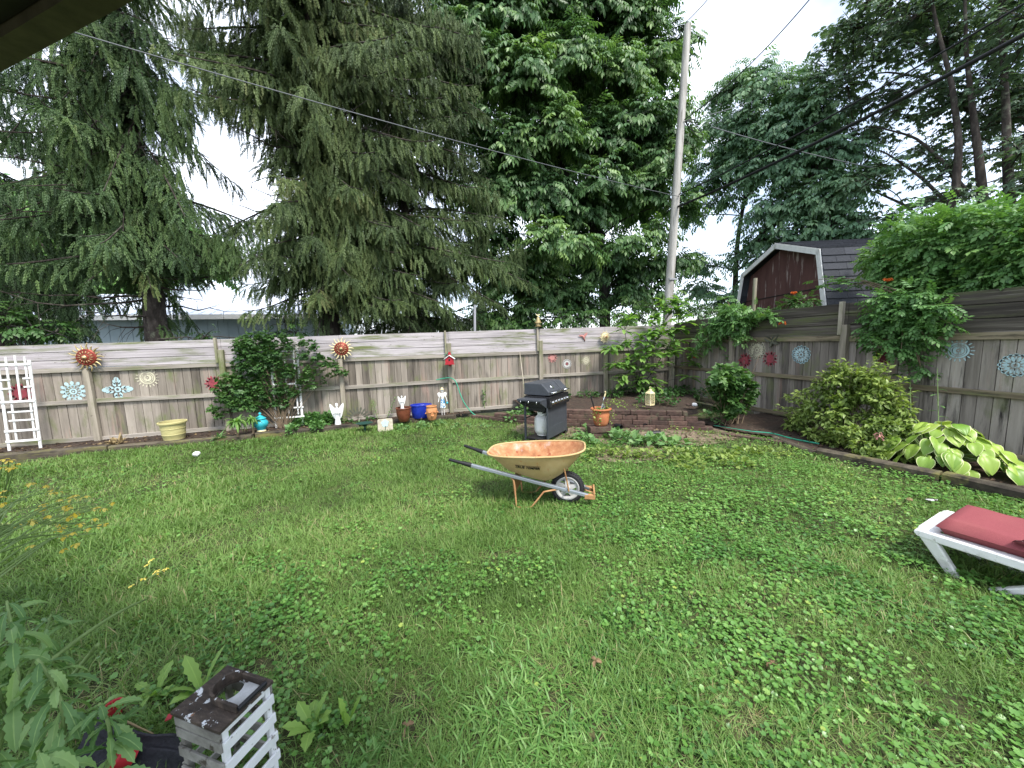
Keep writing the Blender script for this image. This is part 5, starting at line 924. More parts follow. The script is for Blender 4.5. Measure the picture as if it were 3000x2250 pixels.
for k in range(5):
    z = cz - .095 - .088 * (k - 1) if k else cz - .075
    if k: b = MB(); b.box(-.004, cw + .004, -.010, .0005, z - .006, z + .036, rot=rotm('Y', RNG.normal(0, .012))); b.build('slat', MT['slatwhite'], bevel=.0015, seg=1, **K)
    else: b = MB(); b.box(.024, cw - .024, .004, .02, cz - .04, cz - .0135); b.build('slat', MT['slatwhite'], **K)
    for xx, m_ in ((-.0105, 'slatgrey'), (cw + .0, 'slatgrey')):
        b = MB(); b.box(xx, xx + .0095, .0015, cdp - .002, z + (.02 if k == 0 else -.008), z + (.055 if k == 0 else .034), rot=rotm('X', RNG.normal(0, .01))); b.build('slat', MT[m_], bevel=.0015, seg=1, **K)
    b = MB(); b.box(.0, cw, cdp + .0, cdp + .01, z, z + .032); b.build('slat', MT['slatgrey'], bevel=.0015, seg=1, **K)
# ------------------------------------------------------------------ pots, urn and ornaments along the back bed
def pot(name, label, cat, px, py, z, prof, mat, n=32, sx=1, sy=1, rotz=0, parts=(), Y=None, bevel=0, group=None):
    p = gz(px, py, z) if Y is None else np.array([gy(px, py, Y)[0], Y, z]); t = thing(name, label, cat, p, rotz, group); b = MB(); b.lathe(prof, (0, 0, 0), n, None, sx, sy); sm(b.build(parts[0] if parts else 'body', mat, t, local=True), 35); return t, p
def hollow(prof, wall=.012, depth=.06): q = prof[-1]; return prof + [(q[0] - wall, q[1]), (q[0] - wall - .004, q[1] - depth), (0, q[1] - depth)]
def soil_in(t, r, z): b = MB(); b.lathe([(r, z), (r * .5, z + .008), (0, z + .01)], (0, 0, 0), 20); b.build('potting_soil', MT['soil'], t, local=True, smooth=True)
t, p = pot('planter_pot', 'large yellow resin planter pot with ribbed bands on the left bed', 'plant pot', 512, 1287, .09, hollow([(0, 0), (.155, 0), (.165, .01), (.18, .10), (.184, .105), (.186, .12), (.183, .125), (.192, .22), (.197, .225), (.199, .24), (.196, .245), (.205, .33), (.228, .335), (.232, .36), (.226, .372)], .02, .08), MT['yellowpot']); soil_in(t, .185, .30)
t, p = pot('ceramic_urn', 'glossy turquoise lidded urn on the left bed', 'urn', 767, 1264, .09, [(0, 0), (.075, 0), (.085, .012), (.075, .045), (.085, .075), (.125, .12), (.14, .17), (.135, .21), (.105, .25), (.085, .265), (.082, .28)], MT['turq'])
b = MB(); b.lathe([(.104, .275), (.108, .285), (.095, .30), (.06, .325), (.035, .345), (.018, .352), (.016, .365), (.028, .385), (.02, .41), (0, .42)], (0, 0, 0), 28); b.lathe([(0, .27), (.1, .272), (.104, .275)], (0, 0, 0), 28); sm(b.build('lid', MT['turq'], t, local=True))
b = MB(); b.lathe([(.087, .0), (.089, .012), (.08, .04), (.0775, .038), (.085, .012), (.083, 0)], (0, 0, .001), 28); b.build('foot_ring', MT['cream'], t, local=True, smooth=True)
t, p = pot('glazed_pot', 'round brown glazed pot holding a small angel figure', 'plant pot', 1184, 1234, .1, hollow([(0, 0), (.10, 0), (.115, .015), (.15, .12), (.165, .22), (.168, .29), (.178, .30), (.18, .315), (.172, .325)], .015, .05), MT['browng']); soil_in(t, .152, .29); PB = p
b = MB(); bl = gz(1236, 1226, .1); t = thing('blue_planter', 'oblong cobalt blue glazed planter between the brown and the orange pots', 'plant pot', bl, .05)
prof = [(0, 0), (.17, 0), (.185, .015), (.205, .15), (.215, .29), (.228, .295), (.23, .325), (.222, .333), (.205, .333), (.198, .28), (0, .27)]; b.lathe(prof, (0, .1, 0), 36, None, 1.12, .62); sm(b.build('body', MT['blueg'], t, local=True), 35)
t, p = pot('strawberry_jar', 'orange clay strawberry jar with pockets beside the blue planter', 'plant pot', 1266, 1229, .1, hollow([(0, 0), (.085, 0), (.092, .01), (.115, .09), (.13, .19), (.128, .25), (.112, .28), (.108, .295), (.122, .305), (.124, .325), (.116, .33)], .012, .05), MT['jarclay']); soil_in(t, .098, .29)
for k, (a_, z_) in enumerate(((-1.9, .2), (-1.1, .2), (-1.5, .12), (-.3, .18), (-2.8, .17))):
    c = np.array([math.cos(a_), math.sin(a_), 0]) * .125 + [0, 0, z_]; b = MB(); b.lathe([(.012, -.03), (.03, -.01), (.036, .012), (.030, .013), (.02, -.004), (0, -.006)], c, 12, rotm('Z', a_ + math.pi / 2) @ rotm('X', .7)); sm(b.build('pocket', MT['jarclay'], t, local=True))
def angel(name, label, base, h, rotz=0., mat='white'):
    t = thing(name, label, 'figurine', base, rotz); s = h / .5; b = MB()
    b.lathe([(0, 0), (.075 * s, 0), (.08 * s, .02 * s), (.06 * s, .12 * s), (.045 * s, .22 * s), (.05 * s, .30 * s), (.055 * s, .345 * s), (.03 * s, .375 * s), (.018 * s, .39 * s), (.02 * s, .40 * s), (.034 * s, .425 * s), (.034 * s, .45 * s), (.02 * s, .475 * s), (0, .48 * s)], (0, 0, 0), 18, None, .8, .62)
    for sg in (-1, 1): b.tube([(sg * .05 * s, -.01 * s, .34 * s), (sg * .062 * s, -.04 * s, .27 * s), (sg * .02 * s, -.06 * s, .285 * s), (0, -.062 * s, .30 * s)], [.017 * s, .016 * s, .012 * s, .010 * s], 8)
    sm(b.build('body', MT[mat], t, local=True), 60)
    for sg in (-1, 1):
        b = MB(); P = [(.02, .20), (.05, .14), (.085, .20), (.115, .30), (.135, .42), (.13, .47), (.105, .455), (.07, .41), (.03, .36)]; b.slab((0, .028 * s, 0), (sg, 0, 0), (0, 0, 1), [(q[0] * s, q[1] * s) for q in P], .014 * s * sg); b.build('wing', MT[mat], t, local=True, bevel=.004)
    return t
angel('angel_statue', 'white angel statue with raised wings standing at the timber edging', gz(991, 1247, .08), .54, .1)
angel('angel_figurine', 'small white angel figure standing in the brown glazed pot', PB + [-.02, 0, .28], .33, .0)
# bird bath, stepping stone, metal fan of leaves
p = gz(1070, 1266, 0); t = thing('bird_bath', 'shallow dark green bird bath dish on a short stake', 'bird bath', p); b = MB(); b.lathe([(0, .16), (.06, .162), (.16, .195), (.17, .205), (.155, .205), (.06, .178), (0, .175)], (0, 0, 0), 30); sm(b.build('dish', MT['greendish'], t, local=True)); b = MB(); b.lathe([(.02, 0), (.016, .12), (.05, .15), (.06, .162), (0, .163)], (0, 0, 0), 14); sm(b.build('stake', MT['greendish'], t, local=True))
p = gz(1130, 1266, 0); t = thing('stepping_stone', 'square pale stepping stone with a blue flower leaning on the timber edging', 'stone', p, .04)
b = MB(); rr = .035; hw = .155; pol = [(sx_ * (hw - rr) + rr * math.cos(a_), .155 + sz_ * (hw - .02 - rr) + rr * math.sin(a_)) for sx_, sz_, a0 in ((1, -1, -1.57), (1, 1, 0), (-1, 1, 1.57), (-1, -1, 3.14)) for a_ in np.linspace(a0, a0 + 1.57, 5)]
tl = rotm('X', -.22); b.slab((0, 0, 0), tl @ [1, 0, 0], tl @ [0, 0, 1], pol, .04) if False else b.slab((0, 0, 0), (1, 0, 0), tl @ [0, 0, 1.], pol, -.04); b.build('slab', MT['stone'], t, local=True, bevel=.006)
b = MB(); nz = tl @ [0, -1., 0]; vz = tl @ [0, 0, 1.]
for k in range(5): a_ = 2 * math.pi * k / 5 + .3; c = np.array([.045 * math.cos(a_), .19 + .045 * math.sin(a_)]); b.slab(nz * .002, (1, 0, 0), vz, [tuple(c + [.036 * math.cos(q), .036 * math.sin(q)]) for q in np.linspace(0, 2 * math.pi, 10, endpoint=False)], .004 * (1 + .15 * k))
b.build('painted_flower', MT['blue_p'], t, local=True); b = MB(); b.slab(nz * .002, (1, 0, 0), vz, [(-.006, .04), (.006, .04), (.006, .14), (-.006, .14)], .003); b.build('painted_stem', MT['greendish'], t, local=True)
p = gb(1050, 1238, .08); t = thing('metal_fan_ornament', 'fan shaped ornament of grey metal leaves on a stake in the bed', 'ornament', p)
b = MB(); b.tube([(0, 0, 0), (0, 0, .15)], .008, 6)
for k in range(9):
    for r_ in (.17, .25):
        a_ = math.radians(20 + 140 * k / 8); e_ = np.array([math.cos(a_) * r_, -.004 * k, .08 + math.sin(a_) * r_]); b.tube([(0, 0, .1), e_], .003, 4); b.slab(e_ + [0, -.004, 0], (math.cos(a_), 0, math.sin(a_)), (-math.sin(a_), 0, math.cos(a_)), [(.045 * math.cos(q), .024 * math.sin(q)) for q in np.linspace(0, 2 * math.pi, 9, endpoint=False)], .003)
b.build('leaf_fan', MT['bronze'], t, local=True)
# wooden fairy ornament by the post
p = gb(1299, 1218, .08); t = thing('garden_fairy', 'thin white fairy ornament with blue patterned skirt beside the fence post', 'ornament', p, .05)
b = MB(); 
for s in (-1, 1): b.tube([(s * .035, 0, 0), (s * .03, 0, .02), (s * .028, 0, .20)], .007, 6); b.box(s * .035 - .018, s * .035 + .018, -.035, .012, 0, .012)
b.lathe([(.03, .42), (.032, .46), (.045, .53), (.03, .555), (.012, .565), (.012, .59), (.032, .605), (.035, .635), (.024, .66), (0, .668)], (0, 0, 0), 14, None, 1, .7)
for s in (-1, 1): b.tube([(s * .045, 0, .54), (s * .085, -.01, .45), (s * .105, -.03, .36)], .008, 6)
sm(b.build('body', MT['white'], t, local=True), 50); b = MB(); b.lathe([(.075, .2), (.078, .215), (.05, .38), (.035, .43), (0, .43)], (0, 0, 0), 16, None, 1, .7); b.lathe([(0, .2), (.075, .2)], (0, 0, 0), 16, None, 1, .7); sm(b.build('skirt', pm('blue_patterned_skirt', [(0, (.03, .12, .25)), (.5, (.06, .22, .4)), (.52, (.7, .72, .7)), (1, (.75, .76, .75))], (26, 26, 26), 2, .6, 0, 0), t, local=True))
for s in (-1, 1): b = MB(); b.slab((0, .03, 0), (s, 0, 0), (0, 0, 1), [(.01, .49), (.07, .46), (.10, .50), (.115, .56), (.08, .59), (.03, .57)], .006 * s); b.build('wing', MT['white'], t, local=True)
b = MB(); b.lathe([(.05, .655), (.052, .662), (.03, .668), (.02, .70), (0, .71)], (0, 0, 0), 14); b.lathe([(0, .654), (.05, .655)], (0, 0, 0), 14); b.build('hat', MT['cream'], t, local=True, smooth=True); b = MB(); b.lathe([(.02, .0), (.026, .03), (.022, .055), (0, .056)], (.105, -.035, .29), 10); b.build('pail', MT['turq'], t, local=True, smooth=True)
# ------------------------------------------------------------------ things hung on the fences
def sunface(px, py, r, kind, label):
    p = gy(px, py, YF - .13); t = thing('sun_plaque', label, 'wall ornament', p, 0, 'metal suns hung on the fence posts'); b = MB(); k = 18 if kind != 2 else 20
    for i in range(k):
        a_ = 2 * math.pi * i / k; c = np.array([math.cos(a_), 0, math.sin(a_)]); s = np.array([-c[2], 0, c[0]]); rad = np.linspace(r * .9, r * (1.75 if i % 2 == 0 else 1.5), 6); P = [c * q + s * .12 * r * math.sin(3.4 * (q / r - .9) + .3) * (1 if kind != 2 else 1.3) + np.array([0, .012 * math.sin(2 * q / r), 0]) for q in rad]; b.tube(P, [r * .15 * (1 - .8 * j / 5) for j in range(6)], 5)
    b.build('ray_crown', MT[('brass', 'cream', 'cream')[kind]], t, local=True, smooth=True)
    b = MB(); rx_ = rotm('X', math.pi / 2); b.lathe([(0, -.012), (r, -.006), (r * 1.02, .0), (r * .96, .012), (r * .86, .02), (r * .80, .016), (r * .55, .036), (r * .5, .032), (r * .3, .05), (0, .058)], (0, 0, 0), 32, rx_); sm(b.build('disc', MT[('copper', 'copper', 'cream')[kind]], t, local=True))
    b = MB()
    for i in range(14): a_ = 2 * math.pi * i / 14; c = np.array([math.cos(a_), 0, math.sin(a_)]); b.tube([c * r * .42 + [0, -.042, 0], c * r * .78 + [0, -.026, 0]], r * .035, 5)
    b.lathe([(r * .26, .05), (r * .22, .062), (r * .1, .068), (r * .08, .085), (0, .088)], (0, 0, 0), 18, rx_); b.build('boss', MT[('brass', 'brass', 'copper')[kind]], t, local=True, smooth=True)
sunface(253, 1047, .165, 0, 'brass rayed sun with copper red disc on the post right of the white trellis'); sunface(1000, 1022, .155, 1, 'dark red sun disc with pale rays on the post above the angel statue'); sunface(1773, 987, .105, 2, 'cream coloured metal sun with long rays near the young whorled tree')
p = gy(1317, 1054, YF - .25); t = thing('birdhouse', 'small red birdhouse with white roof hung on the fence post', 'birdhouse', p, -.15)
b = MB(); b.slab((-.105, 0, 0), (0, 1, 0), (0, 0, 1), [(-.09, -.1), (.09, -.1), (.09, .03), (-.09, .03)], .21) if False else None
b.slab((0, .09, 0), (1, 0, 0), (0, 0, 1), [(-.1, -.10), (.1, -.10), (.1, .03), (0, .10), (-.1, .03)], .18); b.build('walls', MT['redpaint'], t, local=True) ; b = MB()
for s in (-1, 1): b.hexa([(s * .0, -.12, .105), (s * .135, -.12, .012), (s * .135, .11, .012), (s * .0, .11, .105), (0, -.12, .12), (s * .135, -.12, .027), (s * .135, .11, .027), (0, .11, .12)])
b.build('roof', MT['white'], t, local=True); b = MB(); b.lathe([(0, 0), (.026, 0), (.026, .003), (0, .003)], (0, -.0905, .0), 16, rotm('X', math.pi / 2)); b.build('entrance', MT['black'], t, local=True); b = MB(); b.box(-.115, .115, -.115, .1, -.115, -.101); b.box(-.11, .11, -.118, -.112, -.10, -.085); b.build('floor_ledge', MT['redpaint'], t, local=True); b = MB(); b.box(-.03, .03, .091, .13, -.16, .2); b.build('back_board', MT['redpaint'], t, local=True)
b = MB(); b.tube([(-.12, -.1, .1), (-.06, 0, .17), (0, .05, .2), (.06, 0, .17), (.12, -.1, .1)], .004, 5); b.build('hanging_cord', MT['hose'], t, local=True)
pp = gy(1577, 968, YF - .07); t = thing('bird_feeder', 'tiered bell shaped bird feeder on top of the tall fence post', 'bird feeder', pp)
b = MB(); b.lathe([(0, 0), (.012, 0), (.012, .10), (0, .1)], (0, 0, 0), 8); b.build('mount', MT['bronze'], t, local=True); b = MB(); b.lathe([(0, .10), (.085, .10), (.09, .115), (.06, .125), (.055, .19), (0, .19)], (0, 0, 0), 16); b.build('seed_cup', MT['brass'], t, local=True, smooth=False)
b = MB(); b.lathe([(.095, .19), (.098, .2), (.075, .22), (.07, .245), (.062, .25), (.055, .285), (.05, .29), (.04, .325), (.02, .345), (.012, .37), (0, .37)], (0, 0, 0), 20); b.build('tiered_roof', MT['brass'], t, local=True, smooth=False); b = MB()
for s in (-1, 1): b.slab((0, 0, .37), (s, 0, 0), (0, 0, 1), [(0, 0), (.05, .035), (.055, .06), (.02, .055), (0, .03)], .006 * s)
b.build('finial', MT['cream'], t, local=True)
p = gy(1708, 986, YF - .035); t = thing('metal_hummingbird', 'faded pink metal hummingbird on the top boards of the back fence', 'wall ornament', p, 0); b = MB(); pts = [(-.02, 0, .0), (.03, 0, -.05), (.06, 0, -.11)]; b.tube([(-.09, 0, .045), (-.05, 0, .03), (-.02, -.005, .02), (.02, -.005, -.03), (.045, 0, -.08), (.06, 0, -.13)], [.004, .02, .03, .03, .018, .008], 8); b.build('body', MT['pink'], t, local=True, smooth=True)
b = MB(); b.slab((0, -.012, 0), (1, 0, 0), (0, 0, 1), [(-.02, .03), (-.10, .04), (-.15, .025), (-.12, .01), (-.06, .0)], .006); b.slab((0, -.014, 0), (1, 0, 0), (0, 0, 1), [(.0, .02), (.05, .08), (.12, .11), (.13, .09), (.09, .02), (.04, -.02)], .006); b.build('wing', MT['pink'], t, local=True)
p = gx(2262, 1000, XF - .04); t = thing('metal_butterfly', 'dull metal butterfly with four leaf shaped wings on the side fence', 'wall ornament', p, 0); b = MB(); b.tube([(0, 0, -.02), (0, 0, .04)], .012, 8); b.tube([(0, .0, .04), (0, .03, .12), (0, .05, .13)], .003, 5); b.tube([(0, 0, .04), (0, -.02, .12), (0, -.04, .14)], .003, 5); b.build('body', MT['bronze'], t, local=True)
for dy, dz, L_ in ((.9, .45, .22), (-.7, .8, .2), (-.8, -.25, .17), (.25, -.8, .14)):
    b = MB(); d_ = unit([0, dy, dz]); b.leaf((0, 0, 0), d_, L_, L_ * .55, droop=0, fold=.35, seg=6, up=(-1, 0, 0)); b.leaf((.004, 0, 0), d_, L_, L_ * .55, droop=0, fold=.35, seg=6, up=(-1, 0, 0)); b.build('wing', MT['bronze'], t, local=True)
# ------------------------------------------------------------------ trellises
def trellis(label, x0, x1, y, zt, lean, bars, rungs, name='trellis', mat='white'):
    t = thing(name, label, 'trellis', ((x0 + x1) / 2, y, 0), 0, 'white wooden trellises'); f = lambda x, z, d=0: np.array([x, y + lean * z - d, z])
    for x, za, zb, w_ in bars: b = MB(); b.bar(f(x, za), f(x, zb), w_, .02, (0, -1, 0)); b.build('upright', MT[mat], t, bevel=.003, seg=1)
    for xa, xb, z, w_ in rungs: b = MB(); b.bar(f(xa, z, .021), f(xb, z, .021), .018, w_, (0, 0, 1)); b.build('rung', MT[mat], t, bevel=.003, seg=1)
    return t
yt = 8.98; X_ = lambda px, py: gy(px, py, yt)
xl, xr = X_(4, 1200)[0], X_(98, 1200)[0]; zz_ = lambda py: gy(50, py, yt)[2]; xi = lambda px: X_(px, 1150)[0]
trellis('tall white wooden trellis leaning on the fence at the far left', xl, xr, yt, 1.8, .05, [(xl, .04, zz_(1058), .042), (xr, .04, zz_(1056), .042), (xi(20), zz_(1290), zz_(1046), .028), (xi(76), zz_(1288), zz_(1046), .028), (xi(48), zz_(1172), zz_(1041), .028)],
        [(xl - .02, xr + .02, zz_(1068), .04), (xl - .02, xr + .02, zz_(1177), .04), (xl - .02, xr + .02, zz_(1262), .04), (xl - .02, xr + .02, zz_(1292), .04), (xi(66), xr, zz_(1110), .03), (xi(66), xr, zz_(1135), .03), (xl, xi(28), zz_(1112), .03), (xl, xi(28), zz_(1138), .03), (xi(8), xi(84), zz_(1207), .03), (xi(8), xi(84), zz_(1232), .03)])
yt2 = 9.08; q = lambda px, py: gy(px, py, yt2)
xl, xr = q(799, 1150)[0], q(878, 1150)[0]; za = .08; zt = q(876, 1020)[2]
trellis('chipped white trellis overgrown by the climbing rose', xl, xr, yt2, 1.8, .06, [(xl, za, zt, .045), (xr, za, zt + .02, .045), (q(862, 1100)[0], q(862, 1215)[2], zt + .04, .03), (q(834, 1100)[0], q(834, 1215)[2], zt, .03)],
        [(xl, xr + .03, q(870, 1028)[2], .035), (q(850, 1100)[0], xr + .03, q(870, 1066)[2], .03), (q(850, 1100)[0], xr + .03, q(870, 1088)[2], .03), (xl, xr + .03, q(870, 1124)[2], .035), (q(850, 1100)[0], xr + .05, q(870, 1194)[2], .03), (xl - .03, xr + .05, q(870, 1221)[2], .035)])
# ------------------------------------------------------------------ round the fire pit
def cyl(b, c, r, h, n=16): b.lathe([(0, 0), (r, 0), (r, h), (0, h)], c, n)
base = gz(1758, 1282, 0)
for k, (dx, dy, z, rz, lab) in enumerate(((0, .02, 0, .15, 'mossy concrete block under the terracotta pot, bottom of its stack'), (-.02, .0, .118, .05, 'concrete block directly under the terracotta pot, top of its stack'))):
    t = tag(None or MB(), None) if False else None; b = MB(); b.v = RNG.random(); b.box(-.20, .20, -.12, .12, 0, .113); o = b.build('concrete_block', MT['brick'], bevel=.014); o.location = (base[0] + dx, base[1] + dy, z); o.rotation_euler = (0, 0, rz - .25); tag(o, lab, 'block', 'blocks stacked as a pot stand')
TP = np.array([base[0] + .03, base[1] + .02, .232]); t = thing('terracotta_pot', 'round terracotta pot with garden tools on the concrete blocks', 'plant pot', TP); b = MB(); b.lathe(hollow([(0, 0), (.10, 0), (.115, .01), (.135, .05), (.15, .12), (.158, .20), (.15, .26), (.145, .285), (.165, .295), (.19, .30), (.196, .315), (.19, .33)], .035, .05), (0, 0, 0), 32); sm(b.build('body', MT['terracotta'], t, local=True), 35); soil_in(t, .14, .29)
b = MB(); b.tube([(-.11, .02, .25), (-.15, .03, .42), (-.19, .04, .56)], .012, 8); tag(b.build('tool_handle', MT['black']), 'thin black tool handle sticking out of the terracotta pot on its left', 'tool'); bpy.data.objects['tool_handle'].location = TP
t = thing('hand_trowel', 'silver garden trowel standing blade up in the terracotta pot', 'trowel', TP + [.03, .0, .28]); b = MB(); b.leaf((0, 0, -.02), (.05, 0, 1), .16, .09, droop=0, fold=.5, seg=6, up=(0, -1, 0)); b.leaf((0, .004, -.02), (.05, 0, 1), .16, .09, droop=0, fold=.5, seg=6, up=(0, -1, 0)); b.build('blade', MT['greymetal'], t, local=True); b = MB(); b.tube([(.01, 0, .13), (.02, 0, .2), (.05, .01, .26)], [.006, .007, .010], 8); b.build('neck', MT['chrome'], t, local=True); b = MB(); b.tube([(.05, .01, .26), (.07, .01, .32), (.06, .0, .36)], .013, 8); b.build('grip', MT['cream'], t, local=True)
p = gz(1904, 1187, .37); t = thing('garden_lantern', 'cream metal lantern with lattice sides on top of the brick wall', 'lantern', p, .2); t.scale = (.66, .66, .86)
s_ = .095; b = MB(); b.box(-s_ - .012, s_ + .012, -s_ - .012, s_ + .012, 0, .025); b.build('base', MT['cream'], t, local=True, bevel=.004); b = MB()
for x in (-1, 1):
    for y in (-1, 1): b.box(x * s_ - .009, x * s_ + .009, y * s_ - .009, y * s_ + .009, .025, .30)
for face in range(4):
    R4 = rotm('Z', face * math.pi / 2)
    for k in range(-3, 4):
        for sl in (-1, 1):
            a0 = np.array([-s_, -s_ + .0, .16 + k * .06 - sl * .09]); a1 = np.array([s_, -s_, .16 + k * .06 + sl * .09])
            for z_lim in (0,):
                d_ = a1 - a0; t0, t1 = 0., 1.
                for lim, sgn in ((.03, 1), (.29, -1)):
                    if abs(d_[2]) > 1e-6:
                        tc_ = (lim - a0[2]) / d_[2]
                        if (d_[2] > 0) == (sgn > 0): t0 = max(t0, tc_)
                        else: t1 = min(t1, tc_)
                if t1 - t0 > .05: b.tube([R4 @ (a0 + d_ * t0), R4 @ (a0 + d_ * t1)], .0045, 4, False)
b.build('lattice_body', MT['cream'], t, local=True); b = MB(); b.lathe([(0, .3), (.155, .3), (.158, .31), (.10, .35), (.075, .36), (.06, .395), (.03, .41), (0, .415)], (0, 0, 0), 4, rotm('Z', math.pi / 4)); b.build('roof', MT['cream'], t, local=True); b = MB(); b.tube([(.035 * math.cos(q), 0, .445 + .035 * math.sin(q)) for q in np.linspace(0, 2 * math.pi, 18)], .006, 6); b.build('ring', MT['cream'], t, local=True); b = MB(); cyl(b, (0, 0, .026), .035, .09); b.build('candle', MT['white'], t, local=True)
def rock(name, label, cat, c, r, mat, sq=.7, seed=1, group=None):
    bm_ = MB(); g = np.random.default_rng(seed); n1, n2 = 10, 14; V = []
    for i in range(n1 + 1):
        for j in range(n2):
            th, ph = math.pi * i / n1, 2 * math.pi * j / n2; d = np.array([math.sin(th) * math.cos(ph), math.sin(th) * math.sin(ph), math.cos(th) * sq]); V.append(np.array(c) + d * r * (1 + .16 * math.sin(3 * ph + seed) * math.sin(2 * th) + .1 * math.cos(5 * ph + 2 * th + seed)))
    bm_.add(V, [(i * n2 + j, (i + 1) * n2 + j, (i + 1) * n2 + (j + 1) % n2, i * n2 + (j + 1) % n2) for i in range(n1) for j in range(n2)]); o = bm_.build(name, mat, smooth=True); return tag(o, label, cat, group)
rock('white_stone', 'white stone on the right end of the brick wall', 'stone', gz(2035, 1186, .39), .055, MT['white'], .7, 2)
rock('dark_stone', 'flat dark stone beside the white stone on the brick wall', 'stone', gz(2018, 1186, .39), .06, MT['brick'], .45, 5)
rock('paper_scrap', 'crumpled white scrap lying on the lawn in front of the yellow planter', 'litter', gz(575, 1330, .06), .055, MT['white'], .8, 7)
for i, (px, py, ang, lab) in enumerate(((1815, 1250, .3, 'black solar light lying nearest the terracotta pot'), (1890, 1247, -.3, 'black solar light lying on the brick in the weeds'), (1927, 1270, 1.2, 'black solar light lying nearest the dirt with its open end showing'))):
    p = gz(px, py, .07 if i < 2 else .05); t = thing('solar_light', lab, 'garden light', p, ang, 'black solar lights lying by the fire pit'); b = MB(); b.lathe([(.035, -.11), (.052, -.10), (.055, .0), (.05, .05), (.045, .05), (.04, -.02), (0, -.03)], (0, 0, 0), 18, rotm('X', math.pi / 2)); sm(b.build('housing', MT['black'], t, local=True)); b = MB(); b.tube([(0, .1, 0), (0, .24, -.03)], .012, 8); b.build('spike', MT['greymetal'], t, local=True)
p = gz(1880, 1262, .0); b = MB(); b.box(-.22, .22, -.06, .06, 0, .055); o = b.build('loose_brick', MT['brick'], bevel=.006); o.location = p; o.rotation_euler = (0, 0, -.35); tag(o, 'flat brown brick lying among the weeds under the solar lights', 'brick')
def hose(pts, label): b = MB(); P = np.array(pts); s = np.linspace(0, 1, len(P)); ss = np.linspace(0, 1, 60); Q = np.stack([np.interp(ss, s, P[:, k]) for k in range(3)], 1); 
HO = []
def hose(pts, label):
    P = np.array(pts); n = len(P); Q = []
    for i in range(n - 1):
        p0, p1, p2, p3 = P[max(0, i - 1)], P[i], P[i + 1], P[min(n - 1, i + 2)]
        for t in np.linspace(0, 1, 9)[:-1]: Q.append(.5 * ((2 * p1) + (-p0 + p2) * t + (2 * p0 - 5 * p1 + 4 * p2 - p3) * t * t + (-p0 + 3 * p1 - 3 * p2 + p3) * t ** 3))
    Q.append(P[-1]); b = MB(); b.tube(Q, .013, 8); tag(b.build('garden_hose', MT['hose'], smooth=True), label, 'hose', 'green garden hoses')
H1 = [gy(x, y, Y) for x, y, Y in ((1278, 1113, 9.22), (1303, 1108, 9.2), (1322, 1108, 9.18), (1336, 1120, 9.1), (1347, 1150, 9.0), (1360, 1180, 8.9), (1382, 1208, 8.8), (1402, 1220, 8.7))] + [gz(1440, 1226, .03), gz(1486, 1228, .03)]
hose(H1, 'green hose hanging from the back fence rail down to the ground')
hose([gz(2092, 1247, .06), gz(2140, 1255, .06), gz(2200, 1264, .06), gz(2262, 1270, .06), gz(2320, 1285, .07), gz(2400, 1300, .08)], 'green hose lying along the bed under the side fence')
hose([gz(2890, 1362, .1), gz(2940, 1356, .1), gz(3010, 1345, .1), gz(3100, 1335, .1)], 'green hose end behind the hosta at the right edge')
b = MB(); p0 = gz(1530, 1215, .3); a_ = gy(1534, 1125, 8.9); b.tube([gz(1545, 1225, .0), a_, gy(1523, 1033, 9.26)], [.013, .013, .012], 8); tag(b.build('broom_handle', MT['post'], smooth=True), 'thin grey wooden stick leaning on the fence behind the grill', 'stick')
b = MB(); q0 = gy(1391, 975, 10.0); b.tube([q0 * [1, 1, 0], q0, gy(1391, 893, 10.0)], .035, 10); tag(b.build('vent_pipe', MT['greymetal'], smooth=True), 'pale grey pipe standing upright just behind the back fence', 'pipe')
b = MB(); q0 = gx(2208, 905, 8.3); b.tube([q0 * [1, 1, 0], q0, gx(2213, 815, 8.3)], .045, 10); tag(b.build('wooden_stake', MT['post']), 'bare wooden stake leaning in front of the barn shed', 'stake')
# small litter on the lawn at the right
for px, py, rz, lab in ((2665, 1462, .5, 'longer pale scrap of bark on the lawn in front of the hosta'), (2728, 1463, -.3, 'pale curled scrap on the lawn nearest the red cushion')):
    b = MB(); b.leaf((-.06, 0, 0), (1, 0, .05), .13, .05, .1, -.3, 6, up=(0, 0, 1)); b.leaf((-.06, 0, .003), (1, 0, .05), .13, .05, .1, -.3, 6, up=(0, 0, 1)); o = b.build('bark_scrap', MT['dryleaf'] if px < 2700 else MT['innerworn']); o.location = gz(px, py, .05); o.rotation_euler = (0, 0, rz); tag(o, lab, 'litter', 'pale scraps on the lawn')
for px, py, rz, lab in ((1192, 2128, .4, 'crumpled brown dead leaf in the grass at the bottom of the lawn'), (1745, 1935, 2., 'small curled brown leaf in the middle of the broad bladed grass'), (2265, 1945, 1., 'tan dead leaf lying between the ground ivy leaves')):
    b = MB()
    for k in range(3): b.leaf((0, 0, .0), (math.cos(2 * k), math.sin(2 * k), .5), .042, .03, .9, .5, 6, lobes=1, twist=.5 * k)
    o = b.build('dead_leaf', MT['dryleaf']); o.location = gz(px, py, .045); o.rotation_euler = (0, 0, rz); tag(o, lab, 'leaf', 'dead leaves on the lawn')
